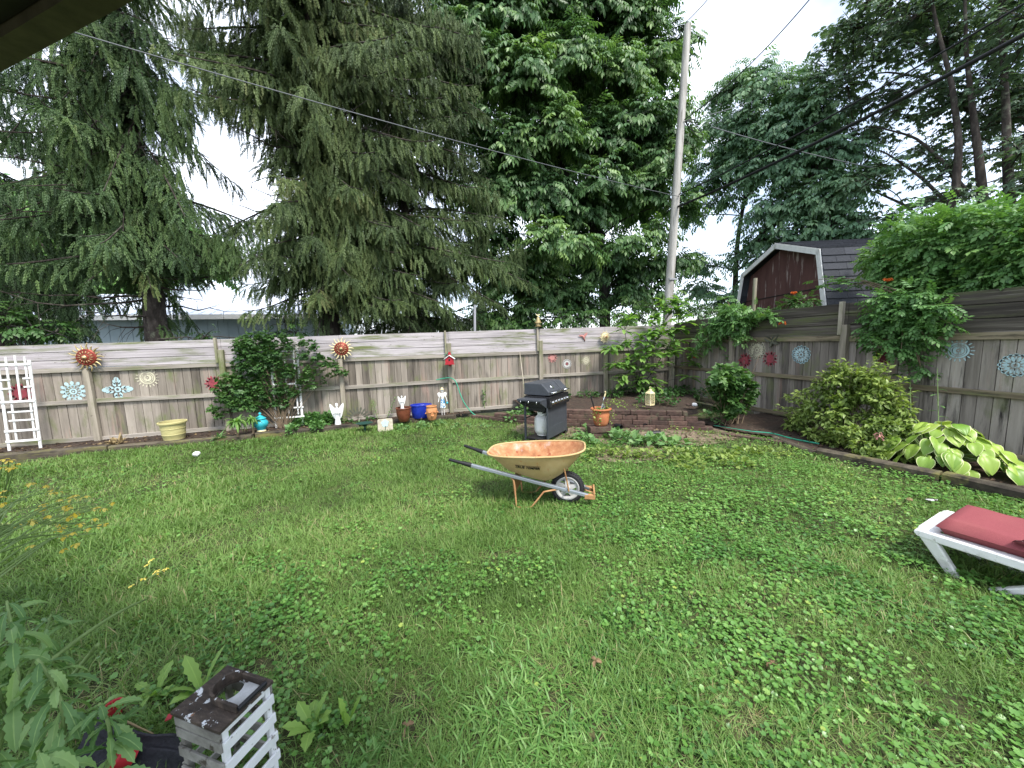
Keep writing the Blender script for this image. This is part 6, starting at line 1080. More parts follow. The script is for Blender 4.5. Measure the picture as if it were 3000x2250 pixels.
# ------------------------------------------------------------------ shrubs, climbers and bed plants
def shrub(name, label, cat, root, stems, tips, T, mat, spray, tone=.5, n=26, r=.14, wr=.008, ysq=1., stem='twig', up=.4, droop=.3, group=None, lo=.25):
    """stems: list of paths; leaves set along each path and in small clumps round the given tips"""
    t = thing(name, label, cat, root, 0, group); wood = MB(); cr = Crown()
    for P in stems:
        P = np.asarray(P, float); k = len(P); s = np.linspace(0, 1, k); ss = np.linspace(0, 1, max(6, 3 * k)); Q = np.stack([np.interp(ss, s, P[:, j]) for j in range(3)], 1); Q[1:-1] = (Q[:-2] + 2 * Q[1:-1] + Q[2:]) / 4
        wood.tube(Q, wr * (1 - .7 * ss), 5, False); m = n; u = lo + (1 - lo) * RNG.random(m); C = np.stack([np.interp(u, ss, Q[:, j]) for j in range(3)], 1); a = RNG.uniform(0, 6.28, m); tg = unit(Q[-1] - Q[0])
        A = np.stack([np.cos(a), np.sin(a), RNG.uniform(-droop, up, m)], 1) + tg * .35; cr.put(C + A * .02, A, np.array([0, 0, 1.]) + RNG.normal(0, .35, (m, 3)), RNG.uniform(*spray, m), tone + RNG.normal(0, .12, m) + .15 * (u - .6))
    for c, rr, dt in tips:
        c = np.asarray(c, float); m = int(n * 1.5 * (rr / r) ** 2) + 3; D = rnd(m) * (RNG.random((m, 1)) ** .4); P = c + D * rr * [1, ysq, .85]; A = D + [0, 0, .05] - np.array([0, 0, droop]) + RNG.normal(0, .3, (m, 3)); cr.put(P, A, np.array([0, 0, 1.]) + D * .5 + RNG.normal(0, .35, (m, 3)), RNG.uniform(*spray, m), tone + dt + RNG.normal(0, .10, m) + .1 * D[:, 2])
    if wood.V: sm(wood.build('stem', MT[stem], t), 60)
    cr.cloud('foliage', T, MT[mat], t); return t
LF = T_leaf(.28, .10, .18); LFW = T_leaf(.38, .10, .15); PINS = T_pinnate(3, .40, .30, .3, 60)
TRI = T_join([((T_leaf(.36, .08, .15)[0] * .8) @ rotm('Z', a_).T, T_leaf()[1], .05 * k) for k, a_ in enumerate((-1.0, 0, 1.0))])
arc = lambda A, B, h, n=6: [np.asarray(A) + (np.asarray(B) - np.asarray(A)) * t + np.array([0, 0, h * math.sin(math.pi * t)]) for t in np.linspace(0, 1, n)]
# climbing rose on the trellis
Y0 = 9.06; b0 = gy(830, 1255, 9.05); R_ = lambda px, py, Y=Y0: gy(px, py, Y)
tips = [(R_(px, py, Y0 - .02 + .12 * RNG.random()), rr, dt) for px, py, rr, dt in ((700, 1010, .14, -.05), (730, 1000, .16, 0), (775, 1000, .15, -.05), (720, 1035, .18, -.1), (765, 1040, .2, -.12), (810, 1025, .18, -.12), (800, 1060, .18, -.18), (745, 1075, .18, -.1), (700, 1070, .12, 0), (690, 1105, .12, .1), (660, 1115, .12, .1), (640, 1140, .10, .12), (655, 1165, .13, .1), (700, 1140, .16, 0), (740, 1120, .18, -.05), (720, 1165, .17, .05), (770, 1150, .17, -.05), (690, 1185, .13, .08), (745, 1190, .13, 0), (800, 1180, .14, -.1), (820, 1140, .13, -.12), (835, 1180, .12, -.05), (850, 1010, .10, -.05), (885, 1000, .09, 0), (915, 1012, .10, -.05), (890, 1040, .09, -.05), (930, 1045, .09, -.05), (950, 1060, .10, 0), (975, 1070, .09, .05), (990, 1085, .07, .1), (905, 1090, .10, .12), (890, 1110, .08, .15), (915, 1130, .07, .15), (860, 1150, .1, -.05), (840, 1085, .12, -.12), (1010, 1090, .05, .1), (780, 985, .12, -.05), (830, 990, .08, -.05), (620, 1200, .08, .1), (640, 1215, .08, .12))]
shrub('climbing_rose', 'dense dark climbing rose spilling over the chipped trellis and fence', 'climber', b0 * [1, 1, 0], [arc(b0 + [RNG.uniform(-.12, .12), 0, 0], c_, .25) for c_, r_, d_ in tips], [(c_, r_ * 1.25, d_) for c_, r_, d_ in tips], TRI, 'bush', (.06, .10), .48, 36, .14, .007, group=None, lo=.5, ysq=.55)
# pale tufted lilies beside the urn
def strap_plant(name, label, cat, base, n, L, W, mat, droop=.9, el=(45, 85), stem=None, group=None, fold=.3, spread=.02, v=(.3, .7)):
    t = thing(name, label, cat, base, 0, group); b = MB()
    for k in range(n):
        a_ = RNG.uniform(0, 6.28); e_ = math.radians(RNG.uniform(*el)); b.v = RNG.uniform(*v); b.leaf(np.array(base) + [RNG.normal(0, spread), RNG.normal(0, spread), 0] + np.array([0, 0, stem or 0]), (math.cos(a_) * math.cos(e_), math.sin(a_) * math.cos(e_), math.sin(e_)), L * RNG.uniform(.6, 1.15), W * RNG.uniform(.8, 1.2), droop * RNG.uniform(.6, 1.3), fold, 7, shape=.4)
    if stem: b2 = MB(); b2.tube([np.array(base), np.array(base) + [.01, 0, stem * .5], np.array(base) + [0, 0, stem]], [.025, .02, .016], 8); b2.build('stem', MT['twig'], t)
    b.build('foliage', MT[mat], t); return t
strap_plant('lily_plant', 'pale leaved lily tuft on a brown stalk left of the turquoise urn', 'plant', gb(697, 1280, .08), 46, .26, .04, 'fresh', 1.5, (0, 80), .30)
strap_plant('lily_plant', 'smaller tufted lily with withered lower leaves directly behind the urn', 'plant', gb(742, 1272, .08), 34, .26, .035, 'fresh', 1.6, (0, 80), .30, v=(.1, .5))
strap_plant('low_weed', 'small dark green sprout in the bed between the yellow planter and the lilies', 'plant', gb(642, 1284, .08), 18, .2, .035, 'weed', .8, (20, 80))
def mound(name, label, cat, cs, T, mat, spray, n, tone=.45, stems=True, group=None, h=.7, up=.15):
    c0_ = np.asarray(cs[0][0]); t = thing(name, label, cat, c0_ * [1, 1, 0] + [0, 0, .03], 0, group); cr = Crown(); w_ = MB()
    for c, r in cs:
        c = np.asarray(c, float); m = int(n * (r / .15) ** 2); D = rnd(m); D[:, 2] = np.abs(D[:, 2]); rad = RNG.random((m, 1)) ** .35; P = c + D * rad * r * [1, 1, h]; A = D * [1, 1, .3] + RNG.normal(0, .35, (m, 3)) + [0, 0, up]; cr.put(P, A, np.array([0, 0, 1.]) + .4 * D + RNG.normal(0, .3, (m, 3)), RNG.uniform(*spray, m), tone + RNG.normal(0, .12, m))
        for k in range(max(3, int(m / 14))): q = P[RNG.integers(m)]; w_.tube([c * [1, 1, 0] + [RNG.normal(0, .02), RNG.normal(0, .02), .03], (c * [1, 1, 0] + q) / 2 + [0, 0, .04], q], [.004, .003, .002], 4, False)
    if stems: w_.build('stem', MT['greenstem'], t)
    cr.cloud('foliage', T, MT[mat], t); return t
mound('ground_cover_plant', 'dark glossy low mound of leaves between the white trellis and the angel', 'plant', [(gb(px, py, .08), r) for px, py, r in ((870, 1245, .17), (905, 1240, .24), (940, 1235, .24), (970, 1225, .22), (855, 1262, .1), (930, 1255, .14))], LFW, 'vine', (.07, .11), 120, .4, h=1.2)
mound('ground_cover_plant', 'low leaves round the foot of the metal fan ornament', 'plant', [(gb(px, py, .06), r) for px, py, r in ((1020, 1240, .12), (1085, 1232, .13), (1045, 1245, .1))], LFW, 'bush', (.06, .09), 70, .45)
mound('low_weed', 'leafy weeds along the timber in front of the blue planter', 'plant', [(gz(px, py, .02), r) for px, py, r in ((1180, 1258, .14), (1235, 1250, .16), (1290, 1244, .14), (1340, 1248, .10))], LFW, 'weed', (.05, .085), 60, .45)
strap_plant('yellowing_plant', 'small yellowing plant with reddish middle in the left bed', 'plant', gb(348, 1300, .08), 30, .22, .035, 'straw', .5, (15, 75), spread=.06)
strap_plant('yellowing_plant', 'low pale yellow plant against the fence left of the reddish one', 'plant', gb(312, 1300, .08), 16, .16, .035, 'straw', .6, (10, 70), spread=.04)
def lily_stem(label, px, py, z, tip, n=26, L=.10, W=.022, mat='weed'):
    base = gb(px, py, z); t = thing('lily_plant', label, 'plant', base); b = MB(); T_ = np.asarray(tip); P = [base + (T_ - base) * s for s in np.linspace(0, 1, 6)]; b.tube(P, [.008 - .004 * i / 5 for i in range(6)], 6); b.build('stem', MT['greenstem'], t); b = MB()
    for k in range(n): s = .15 + .85 * k / n; q = base + (T_ - base) * s; a_ = k * 2.4; b.v = RNG.uniform(.4, .8); b.leaf(q, (math.cos(a_), math.sin(a_), .35), L * (1.15 - .5 * s), W, .5, .3, 4)
    b.build('foliage', MT[mat], t)
lily_stem('upright lily stem with whorled narrow leaves behind the bird bath', 1106, 1222, .08, gy(1092, 1172, 9.1)); lily_stem('leaning lily stem with narrow leaves above the stepping stone', 1133, 1225, .08, gy(1160, 1160, 9.05), 30)
mound('low_weed', 'leafy weeds behind the propane tank at the foot of the fence', 'plant', [(gz(px, py, .04), r) for px, py, r in ((1530, 1228, .22), (1555, 1215, .26), (1500, 1232, .14))], LFW, 'weed', (.07, .11), 60, .45, h=1.5)
P = gy(1418, 1150, 9.3); shrub('thin_vine', 'thin vine shoot climbing a picket left of the grill', 'climber', gy(1420, 1195, 9.28), [[gy(1420, 1195, 9.28), gy(1417, 1165, 9.30), gy(1419, 1146, 9.31)]], [], LFW, 'weed', (.05, .08), .5, 26, lo=.1, stem='greenstem')
# young tree with whorled fresh leaves in the corner bed
YT = 8.75; q0 = gy(1872, 1172, 8.6); q0[2] = .3
wl0 = [(1832, 948, 8.8), (1826, 968, 8.7), (1918, 928, 8.6), (1962, 915, 8.6), (1970, 890, 8.7), (1985, 905, 8.55), (1945, 900, 8.7), (1995, 928, 8.4), (2012, 945, 8.4), (1900, 945, 8.6), (1930, 955, 8.5), (1878, 985, 8.6), (1905, 975, 8.5), (1852, 1000, 8.6), (1820, 1008, 8.7), (1950, 975, 8.5), (1975, 965, 8.4), (1985, 1000, 8.4), (1960, 1010, 8.45), (1925, 1005, 8.5), (1890, 1020, 8.4), (1862, 1035, 8.5), (1840, 1050, 8.5), (1812, 1060, 8.6), (1803, 1075, 8.6), (1880, 1050, 8.35), (1915, 1035, 8.35), (1945, 1040, 8.4), (1975, 1030, 8.4), (2005, 1020, 8.3), (1828, 1100, 8.5), (1862, 1078, 8.5), (1900, 1070, 8.4), (1940, 1065, 8.4), (1875, 1110, 8.5), (1890, 1135, 8.5), (1868, 1130, 8.55), (1990, 880, 8.6), (2025, 1040, 8.2), (2020, 1105, 8.2), (1790, 1025, 8.7), (1845, 930, 8.8), (1955, 945, 8.45), (1925, 1130, 8.5)]
wl = wl0 + [(px + RNG.normal(0, 14), py + RNG.normal(0, 14), Y + RNG.normal(0, .12)) for px, py, Y in wl0[::2]]
t = thing('young_tree', 'young tree with whorls of bright fresh leaves in the corner bed', 'tree', q0); wd = MB(); b = MB()
mains = [[q0, gy(1862, 1110, 8.6), gy(1850, 1060, 8.6), gy(1835, 1000, 8.7), gy(1828, 950, 8.8)], [q0, gy(1880, 1110, 8.55), gy(1900, 1050, 8.5), gy(1925, 985, 8.5), gy(1962, 915, 8.6)], [q0, gy(1890, 1120, 8.5), gy(1930, 1060, 8.45), gy(1965, 1000, 8.45), gy(1990, 930, 8.5)], [q0, gy(1868, 1120, 8.5), gy(1885, 1050, 8.4), gy(1900, 980, 8.55), gy(1918, 928, 8.6)]]
nodes = []
for Pm in mains: Pm = np.array(Pm); wd.tube(Pm, [.016, .013, .011, .008, .004], 7, False); nodes += [Pm[i] + (Pm[i + 1] - Pm[i]) * f for i in range(len(Pm) - 1) for f in (0, .33, .66)]
nodes = np.array(nodes)
for px, py, Y in wl:
    c = gy(px, py, Y); cand = nodes[nodes[:, 2] < c[2]]; q = cand[np.argmin(np.linalg.norm(cand - c, axis=1))] if len(cand) else q0; wd.tube([q, (q + c) / 2 + [0, 0, -.02], c], [.006, .005, .004], 5, False)
    for k in range(RNG.integers(10, 15)):
        a_ = RNG.uniform(0, 6.28); e_ = RNG.uniform(-.15, .75); b.v = float(np.clip(RNG.normal(.5, .16), 0, 1)); b.leaf(c + [0, 0, RNG.uniform(-.05, .03)], (math.cos(a_), math.sin(a_), e_), RNG.uniform(.26, .40), RNG.uniform(.085, .12), .4, .3, 6, shape=.6)
wd.build('stem', MT['bark2'], t); b.build('foliage', MT['fresh'], t)
# bushy dark shrub at the side fence
hb0 = gz(2140, 1238, .1); Yh = hb0[1]
def at_h(px, py, dy=0): return gy(px, py, Yh + dy)
tips = [(at_h(px, py, RNG.uniform(-.25, .3)), r_, d_) for px, py, r_, d_ in ((2100, 1105, .16, .1), (2120, 1090, .17, .05), (2150, 1085, .17, .05), (2180, 1095, .15, .05), (2200, 1120, .14, .05), (2205, 1140, .12, .1), (2160, 1115, .2, 0), (2125, 1125, .2, 0), (2095, 1130, .13, .1), (2110, 1155, .17, -.05), (2145, 1150, .2, -.1), (2175, 1155, .17, -.05), (2190, 1170, .12, 0), (2120, 1185, .16, .05), (2150, 1185, .16, -.05), (2105, 1195, .08, .2), (2130, 1205, .1, .2), (2165, 1200, .1, 0), (2140, 1215, .09, .2), (2085, 1120, .09, .15), (2080, 1145, .07, .1))]
shrub('hibiscus_shrub', 'bushy dark green shrub of many stems in front of the side fence', 'shrub', hb0, [arc(hb0 + [RNG.normal(0, .1), RNG.normal(0, .08), 0], c_, .02) for c_, r_, d_ in tips + tips[:8]], [(c_, r_ * .85, d_) for c_, r_, d_ in tips], TRI, 'bush', (.10, .18), .55, 14, .14, .009, lo=.55)
b = MB()
for a_, c_ in (((2105, 1200), (2055, 1120)), ((2110, 1190), (2050, 1140)), ((2170, 1180), (2225, 1040)), ((2095, 1190), (2062, 1175)), ((2185, 1175), (2225, 1120))): b.tube([at_h(*a_), at_h(*c_, .1)], [.008, .004], 5)
t = thing('dry_stalk', 'bare grey stalks poking out of the bushy dark green shrub', 'plant', hb0); b.build('stem', MT['twig'], t)
mound('low_weed', 'leafy seedlings at the foot of the fence corner', 'plant', [(gx(px, py, 7.45), r) for px, py, r in ((1990, 1165, .2), (2030, 1170, .18), (1975, 1150, .15), (2005, 1140, .14))], LFW, 'bush', (.06, .10), 50, .4)
mound('low_weed', 'low weeds between the brick wall and the bushy dark green shrub', 'plant', [(gz(px, py, .12), r) for px, py, r in ((2090, 1225, .14), (2070, 1215, .12), (2110, 1238, .08))], LFW, 'weed', (.06, .1), 45, .5)
# yellow green bush left of the hosta
yb = gx(2475, 1335, 6.75); yb[2] = .05; tips = []; paths = []
for k in range(190):
    px = RNG.uniform(2275, 2660); u = (px - 2480) / 190.; topy = 1075 + 150 * u * u + (40 if px < 2330 else 0); py = RNG.uniform(topy, min(1385, topy + 300)); d = RNG.uniform(-.45, .5); X = 6.85 - .75 * (py - topy) / 300 + d * .5 * (1 - .5 * abs(u)); c = gx(px, py, X)
    if c[2] < .08: continue
    tips.append((c, RNG.uniform(.07, .12), RNG.normal(0, .1) + (.08 if py < topy + 70 else -.05)))
for c, r_, d_ in tips[::8]: s0 = yb + [RNG.normal(0, .1), RNG.normal(0, .15), 0]; paths.append(arc(s0, c, .16))
for px, py in ((2460, 1060), (2500, 1065), (2560, 1052), (2545, 1075), (2425, 1065), (2600, 1080), (2640, 1120), (2400, 1090), (2340, 1150), (2290, 1165), (2320, 1200), (2270, 1185), (2615, 1060), (2665, 1150)): c = gx(px, py, 6.8 + RNG.uniform(-.2, .2)); paths.append(arc(yb + [RNG.normal(0, .1), RNG.normal(0, .15), 0], c, .12)); paths.append(arc(yb + [RNG.normal(0, .1), RNG.normal(0, .15), 0], c + RNG.normal(0, .06, 3), .1))
shrub('leafy_bush', 'big yellow green leafy bush with arching shoots left of the hosta', 'shrub', yb, paths, tips, LF, 'lightbush', (.055, .095), .48, 40, .1, .006, up=.6, lo=.4)
# hosta
hc = gx(2742, 1332, 6.7); hc[2] = .07; t = thing('hosta', 'large hosta with yellow green leaves edged in cream', 'plant', hc); b = MB(); st = MB()
H_ = []
for k in range(150):
    ring_ = RNG.random() ** .55; a_ = k * 2.399; rad = .06 + .62 * ring_; c = hc + [math.cos(a_) * rad * .78, math.sin(a_) * rad * 1.15, .56 - .44 * ring_ ** 1.7 + RNG.normal(0, .035)]; H_.append((ring_, c, a_))
for ring_, c, a_ in H_:
    o_ = np.array([math.cos(a_), math.sin(a_), 0]); b.v = float(np.clip(.52 + RNG.normal(0, .10) - .1 * (RNG.random() < .2), .1, .74)); L_ = RNG.uniform(.18, .28); dirv = o_ + [RNG.normal(0, .2), RNG.normal(0, .2), .35 - .95 * ring_ + RNG.normal(0, .12)]
    b.leaf(c - o_ * .10, dirv, L_, L_ * RNG.uniform(.66, .8), .75 + .3 * ring_, .22, 9, margin=True, shape=.38, twist=RNG.normal(0, .25), curl=RNG.uniform(.05, .5), vm=.86); st.tube([hc + o_ * .03, (hc + c) / 2 + [0, 0, .08], c - o_ * .10], [.006, .005, .005], 4, False)
st.build('leaf_stalk', MT['greenstem'], t); b.build('foliage', MT['hosta'], t, smooth=True)
fb_ = gx(2690, 1300, 6.4); t = thing('flower_stalk', 'pale flower stalk with faded pink bells between the bush and the hosta', 'flower', fb_ * [1, 1, 0] + [0, 0, .05]); b = MB(); q1 = gx(2578, 1335, 6.3); q2 = gx(2576, 1268, 6.25); b.tube([q1 * [1, 1, 0] + [0, 0, .05], q1, q2], .006, 6); b.build('stem', MT['greenstem'], t); b = MB()
for k in range(7): a_ = k * 1.9; b.tube([q2 + [0, 0, -.01 * k], q2 + [.03 * math.cos(a_), .03 * math.sin(a_), -.012 * k], q2 + [.05 * math.cos(a_), .05 * math.sin(a_), -.03 - .012 * k]], [.004, .008, .013], 6)
b.build('blossom', MT['pink'], t)
def tall_stalk(label, px, py0, py1, X): 
    p0 = gx(px, py0, X); p1 = gx(px - 6, py1, X - .05); lily_stem(label, px, py0, .05, p1, 14, .13, .045, 'weed')
tall_stalk('single leafy weed stalk growing up the fence behind the hosta', 2752, 1345, 1080, 7.5); tall_stalk('thin dark twiggy stalk between the bush and the leafy weed stalk', 2672, 1345, 1110, 7.5)
# trumpet vines: over the fence corner, over the side fence and the big mass behind it
def vine(label, root, tips, paths, spray, tone, n, r, flowers, wr=.012, dens_lo=.35, **k):
    t = shrub('trumpet_vine', label, 'climber', root, paths, tips, PINS, 'vine', spray, tone, n, r, wr, up=.3, droop=.35, group='trumpet vines on the side fence', lo=dens_lo, **k)
    for c, d in flowers:
        b = MB(); c = np.asarray(c)
        for j in range(5):
            a_ = j * 1.3; dv = unit(np.asarray(d) + [.6 * math.cos(a_), .6 * math.sin(a_), .1 * j - .2]); b.tube([c, c + dv * .04, c + dv * .062, c + dv * .07], [.005, .010, .014, .022], 7, False)
        b.build('flower_cluster', MT['oflower'], t)
    return t
V = lambda px, py, X=7.5: gx(px, py, X)
tips = [(V(px, py, 7.45 + RNG.uniform(-.15, .15)), r_, d_) for px, py, r_, d_ in ((2095, 930, .15, .05), (2120, 915, .16, .05), (2150, 905, .17, .1), (2170, 925, .18, .1), (2145, 945, .18, .05), (2115, 955, .15, 0), (2180, 950, .15, .05), (2080, 955, .13, .05), (2055, 975, .12, .05), (2090, 985, .12, 0), (2195, 930, .1, .1), (2210, 905, .08, .1), (2180, 985, .07, .15), (2175, 1000, .06, .2), (2070, 1015, .08, .05), (2050, 1000, .09, .05), (2130, 900, .12, .05), (2245, 920, .06, .1), (2255, 925, .05, .1))]
rt = np.array([7.62, 7.35, .0]); vine('trumpet vine heaped over the top boards near the fence corner', rt, tips, [arc(V(2150, 960), c_, .05) for c_, r_, d_ in tips] + [arc(V(2120, 930), V(2050, 1035), .25), arc(V(2190, 915, 7.6), V(2288, 940, 7.5), .06), arc(V(2105, 940), V(2112, 1020), .02), arc(V(2140, 900), V(2115, 870), .05), [rt, V(2150, 1000, 7.65), V(2150, 930, 7.6)]], (.14, .24), .5, 13, .14, [(V(2036, 1042), (-.3, 0, -1)), (V(2292, 946, 7.45), (-.5, -.5, 0)), (V(2325, 863, 7.75), (-.3, -.3, .6))])
tips = [(V(px, py, 7.42 + RNG.uniform(-.12, .18)), r_, d_) for px, py, r_, d_ in ((2570, 880, .13, .0), (2600, 870, .15, .05), (2640, 865, .16, .05), (2680, 862, .15, .05), (2720, 870, .12, .05), (2750, 865, .09, .1), (2560, 920, .14, -.05), (2600, 915, .17, 0), (2640, 910, .18, 0), (2690, 905, .16, 0), (2730, 905, .12, 0), (2770, 900, .09, .05), (2790, 950, .07, .05), (2545, 955, .12, -.05), (2580, 955, .17, 0), (2625, 950, .18, -.05), (2670, 945, .17, -.05), (2715, 945, .13, 0), (2755, 955, .1, 0), (2540, 985, .10, 0), (2565, 1000, .12, .05), (2610, 990, .16, .05), (2660, 985, .15, .05), (2705, 980, .12, 0), (2600, 1020, .10, .1), (2640, 1030, .10, .05), (2670, 1020, .08, 0), (2720, 1010, .08, 0), (2740, 1000, .06, 0), (2690, 1060, .06, .05), (2660, 1050, .06, 0))]
rt = V(2670, 1345, 7.6); rt[2] = .05
vine('trumpet vine hanging in a dense cushion over the side fence above the bush', rt, tips, [arc(V(2650, 900, 7.6), c_, .04) for c_, r_, d_ in tips] + [[rt, V(2675, 1180, 7.62), V(2662, 1090, 7.62), V(2658, 1040, 7.6), V(2650, 900, 7.6)], arc(V(2640, 855, 7.6), V(2380, 822, 7.9), .12), arc(V(2620, 860, 7.6), V(2400, 845, 7.9), .18), arc(V(2600, 860, 7.6), V(2450, 850, 7.7), .14), arc(V(2690, 1040), V(2700, 1095), 0)], (.13, .21), .42, 13, .14, [(V(2600, 825, 7.6), (-.4, -.4, .4)), (V(2600, 752, 8.2), (-.5, -.3, .3))])
tips = []
for k in range(150):
    px = RNG.uniform(2480, 3150); tp = np.interp(px, [2470, 2560, 2620, 2800, 3000, 3150], [735, 690, 640, 610, 600, 600]); bt = np.interp(px, [2470, 2580, 2700, 3000, 3150], [760, 870, 870, 840, 820]); py = RNG.uniform(tp, bt)
    if px < 2625 and py > 690: px += 90
    X = RNG.uniform(8.0, 9.0) if px > 2600 else 9.2; tips.append((gx(px, py, X), RNG.uniform(.2, .32), RNG.normal(0, .1) + .05))
rt = np.array([8.3, 4.2, 0.]); hub = [gx(2700, 860, 8.4), gx(2850, 850, 8.3), gx(2980, 830, 8.3), gx(2620, 760, 9.0)]
vine('great heap of trumpet vine behind the side fence covering the shed roof end', rt, tips, [arc(hub[int(RNG.integers(4))], c_, .15) for c_, r_, d_ in tips[:40]] + [[rt, hub[0]], [rt, hub[1]], [rt, hub[2]], [hub[0], hub[3]]], (.15, .25), .52, 15, .2, [(gx(2602, 752, 8.9), (-.5, -.5, .2)), (gx(2600, 818, 8.3), (-.5, -.5, 0))], .02)
P_ = gx(2325, 880, 7.9); shrub('trumpet_vine', 'small sprig of trumpet vine poking above the fence in front of the barn wall', 'climber', P_ * [1, 1, 0], [[P_ * [1, 1, 0], gx(2330, 905, 7.85), gx(2325, 868, 7.85)]], [(gx(px, py, 7.9), .13, .05) for px, py in ((2320, 885), (2345, 888), (2300, 900), (2265, 905), (2370, 878))], PINS, 'bush', (.13, .2), .5, 14, .14, .008, group='trumpet vines on the side fence', lo=.7)
# weeds round the fire pit
def weedpatch(label, spots, mat='weed', spray=(.08, .15), tone=.5, n=26, T=LFW, name='leafy_weed', h=1.): return mound(name, label, 'weed', [(gz(px, py, .03), r) for px, py, r in spots], T, mat, spray, n, tone, h=h, up=.4)
weedpatch('clump of big leaved weeds in front of the terracotta pot and solar lights', [(1805, 1285, .2), (1840, 1295, .22), (1870, 1300, .2), (1900, 1305, .2), (1935, 1300, .18), (1960, 1310, .15), (1990, 1300, .12)], spray=(.09, .16), n=20, h=.8)
weedpatch('lower weeds left of the concrete blocks', [(1700, 1285, .12), (1720, 1292, .12), (1735, 1300, .1), (1712, 1262, .1)], n=24)
weedpatch('pale yellow green weeds spreading over the near side of the dirt patch', [(1760, 1330, .2), (1830, 1335, .22), (1900, 1340, .22), (1980, 1335, .22), (2050, 1335, .22), (2120, 1335, .2), (2180, 1325, .18), (2250, 1330, .2), (1700, 1345, .15), (2010, 1365, .25), (2150, 1360, .25)], 'lightbush', (.05, .09), .5, 34, name='leafy_weed', h=.45)
weedpatch('sparse seedlings along the foot of the brick wall', [(1930, 1248, .1), (1965, 1255, .12), (2000, 1258, .12), (2040, 1265, .12), (2075, 1270, .1), (1900, 1238, .08)], 'lightbush', (.04, .07), .5, 22, h=.5)
weedpatch('tall clover weeds along the grass edge below the brick edging', [(1380, 1250, .1), (1420, 1252, .1), (1330, 1255, .12)], 'weed', (.04, .07), .5, 30, h=.6)
q = TP + [0, 0, .3]; shrub('trailing_weed', 'straggly weed trailing out of the terracotta pot', 'weed', TP + [0, 0, .29], [arc(q, q + [dx, dy, dz], .12) for dx, dy, dz in ((-.25, -.1, -.15), (.25, -.1, -.2), (.3, -.15, .05), (.42, 0, .12), (-.15, -.15, -.22), (.15, -.2, -.25), (.55, .05, -.05))], [], LF, 'lightbush', (.04, .07), .45, 26, lo=.1, stem='twig', wr=.004)
q = gz(1850, 1190, .37); shrub('trailing_weed', 'thin dry weed arching over the brick wall left of the lantern', 'weed', q, [arc(q, gy(1808, 1172, q[1] - .1), .02), arc(q, gy(1915, 1222, q[1] - .6), .15), arc(q, gy(1870, 1210, q[1] - .4), .1)], [], LF, 'lightbush', (.03, .05), .4, 22, lo=.1, stem='twig', wr=.004)
mound('low_weed', 'dark leaves behind the cream lantern', 'plant', [(gz(px, py, .35), r) for px, py, r in ((1925, 1180, .2), (1950, 1175, .2), (1885, 1175, .14), (1975, 1182, .14))], LFW, 'bush', (.07, .11), 36, .35, h=1.3)
# ------------------------------------------------------------------ foreground weeds at the lower left
def rosette_plant(name, label, px, py, n, L, W, mat, el=(20, 70), lobes=1, droop=.8, cat='weed', v=(.3, .8), group=None, seg=11):
    base = gz(px, py, .01); t = thing(name, label, cat, base, 0, group); b = MB()
    for k in range(n): a_ = 2.4 * k + RNG.normal(0, .2); e_ = math.radians(RNG.uniform(*el)); b.v = RNG.uniform(*v); b.leaf(base + [RNG.normal(0, .006), RNG.normal(0, .006), 0], (math.cos(a_) * math.cos(e_), math.sin(a_) * math.cos(e_), math.sin(e_)), L * RNG.uniform(.6, 1.1), W * RNG.uniform(.8, 1.2), droop * RNG.uniform(.6, 1.4), .25, seg, lobes=lobes, shape=.62, twist=RNG.normal(0, .3), mid=True)
    b.build('foliage', MT[mat], t); return t
rosette_plant('dandelion', 'pale green dandelion standing right of the slatted crate', 915, 2140, 8, .18, .055, 'pale', (35, 75), 1, .5)
rosette_plant('dandelion', 'two upright pale dandelion leaves right of the larger dandelion', 1012, 2135, 3, .16, .05, 'pale', (65, 85), 1, .3)
rosette_plant('dandelion', 'bright pale green thistle seedling just behind the slatted crate', 592, 2040, 8, .22, .06, 'pale', (30, 80), 1, .6); rosette_plant('dandelion', 'pale seedling with curled leaves left behind the crate', 455, 2040, 7, .16, .05, 'pale', (20, 65), 1, .7)
def stalk_weed(label, base, path, n, L, W, mat='weed', lobes=1, v=(.2, .7), r=.007, seg=11, el=.3, droop=1.0, s0=.05, name='wild_lettuce'):
    t = thing(name, label, 'weed', base, 0, None); P = np.array([np.asarray(base)] + [np.asarray(q) for q in path]); s = np.linspace(0, 1, len(P)); ss = np.linspace(0, 1, 14); Q = np.stack([np.interp(ss, s, P[:, j]) for j in range(3)], 1); Q[1:-1] = (Q[:-2] + 2 * Q[1:-1] + Q[2:]) / 4
    b = MB(); b.tube(Q, [r * (1 - .6 * u) for u in ss], 7); b.build('stem', MT['greenstem'], t); b = MB()
    for k in range(n):
        u = s0 + (1 - s0) * k / n; q = np.array([np.interp(u, ss, Q[:, j]) for j in range(3)]); a_ = 2.4 * k + RNG.normal(0, .3); b.v = RNG.uniform(*v); b.leaf(q, (math.cos(a_), math.sin(a_), el + RNG.normal(0, .35)), L * (1.1 - .6 * u) * RNG.uniform(.7, 1.25), W * (1.1 - .5 * u), droop * RNG.uniform(.6, 1.4), .3, seg, lobes=lobes, shape=.6, twist=RNG.normal(0, .5), mid=True)
    b.build('foliage', MT[mat], t); return t
near = lambda px, py, d: (lambda r_: np.array([0, 0, CAMZ]) + r_ / np.linalg.norm(r_) * d)(ray(px, py))   # point d metres from the viewer
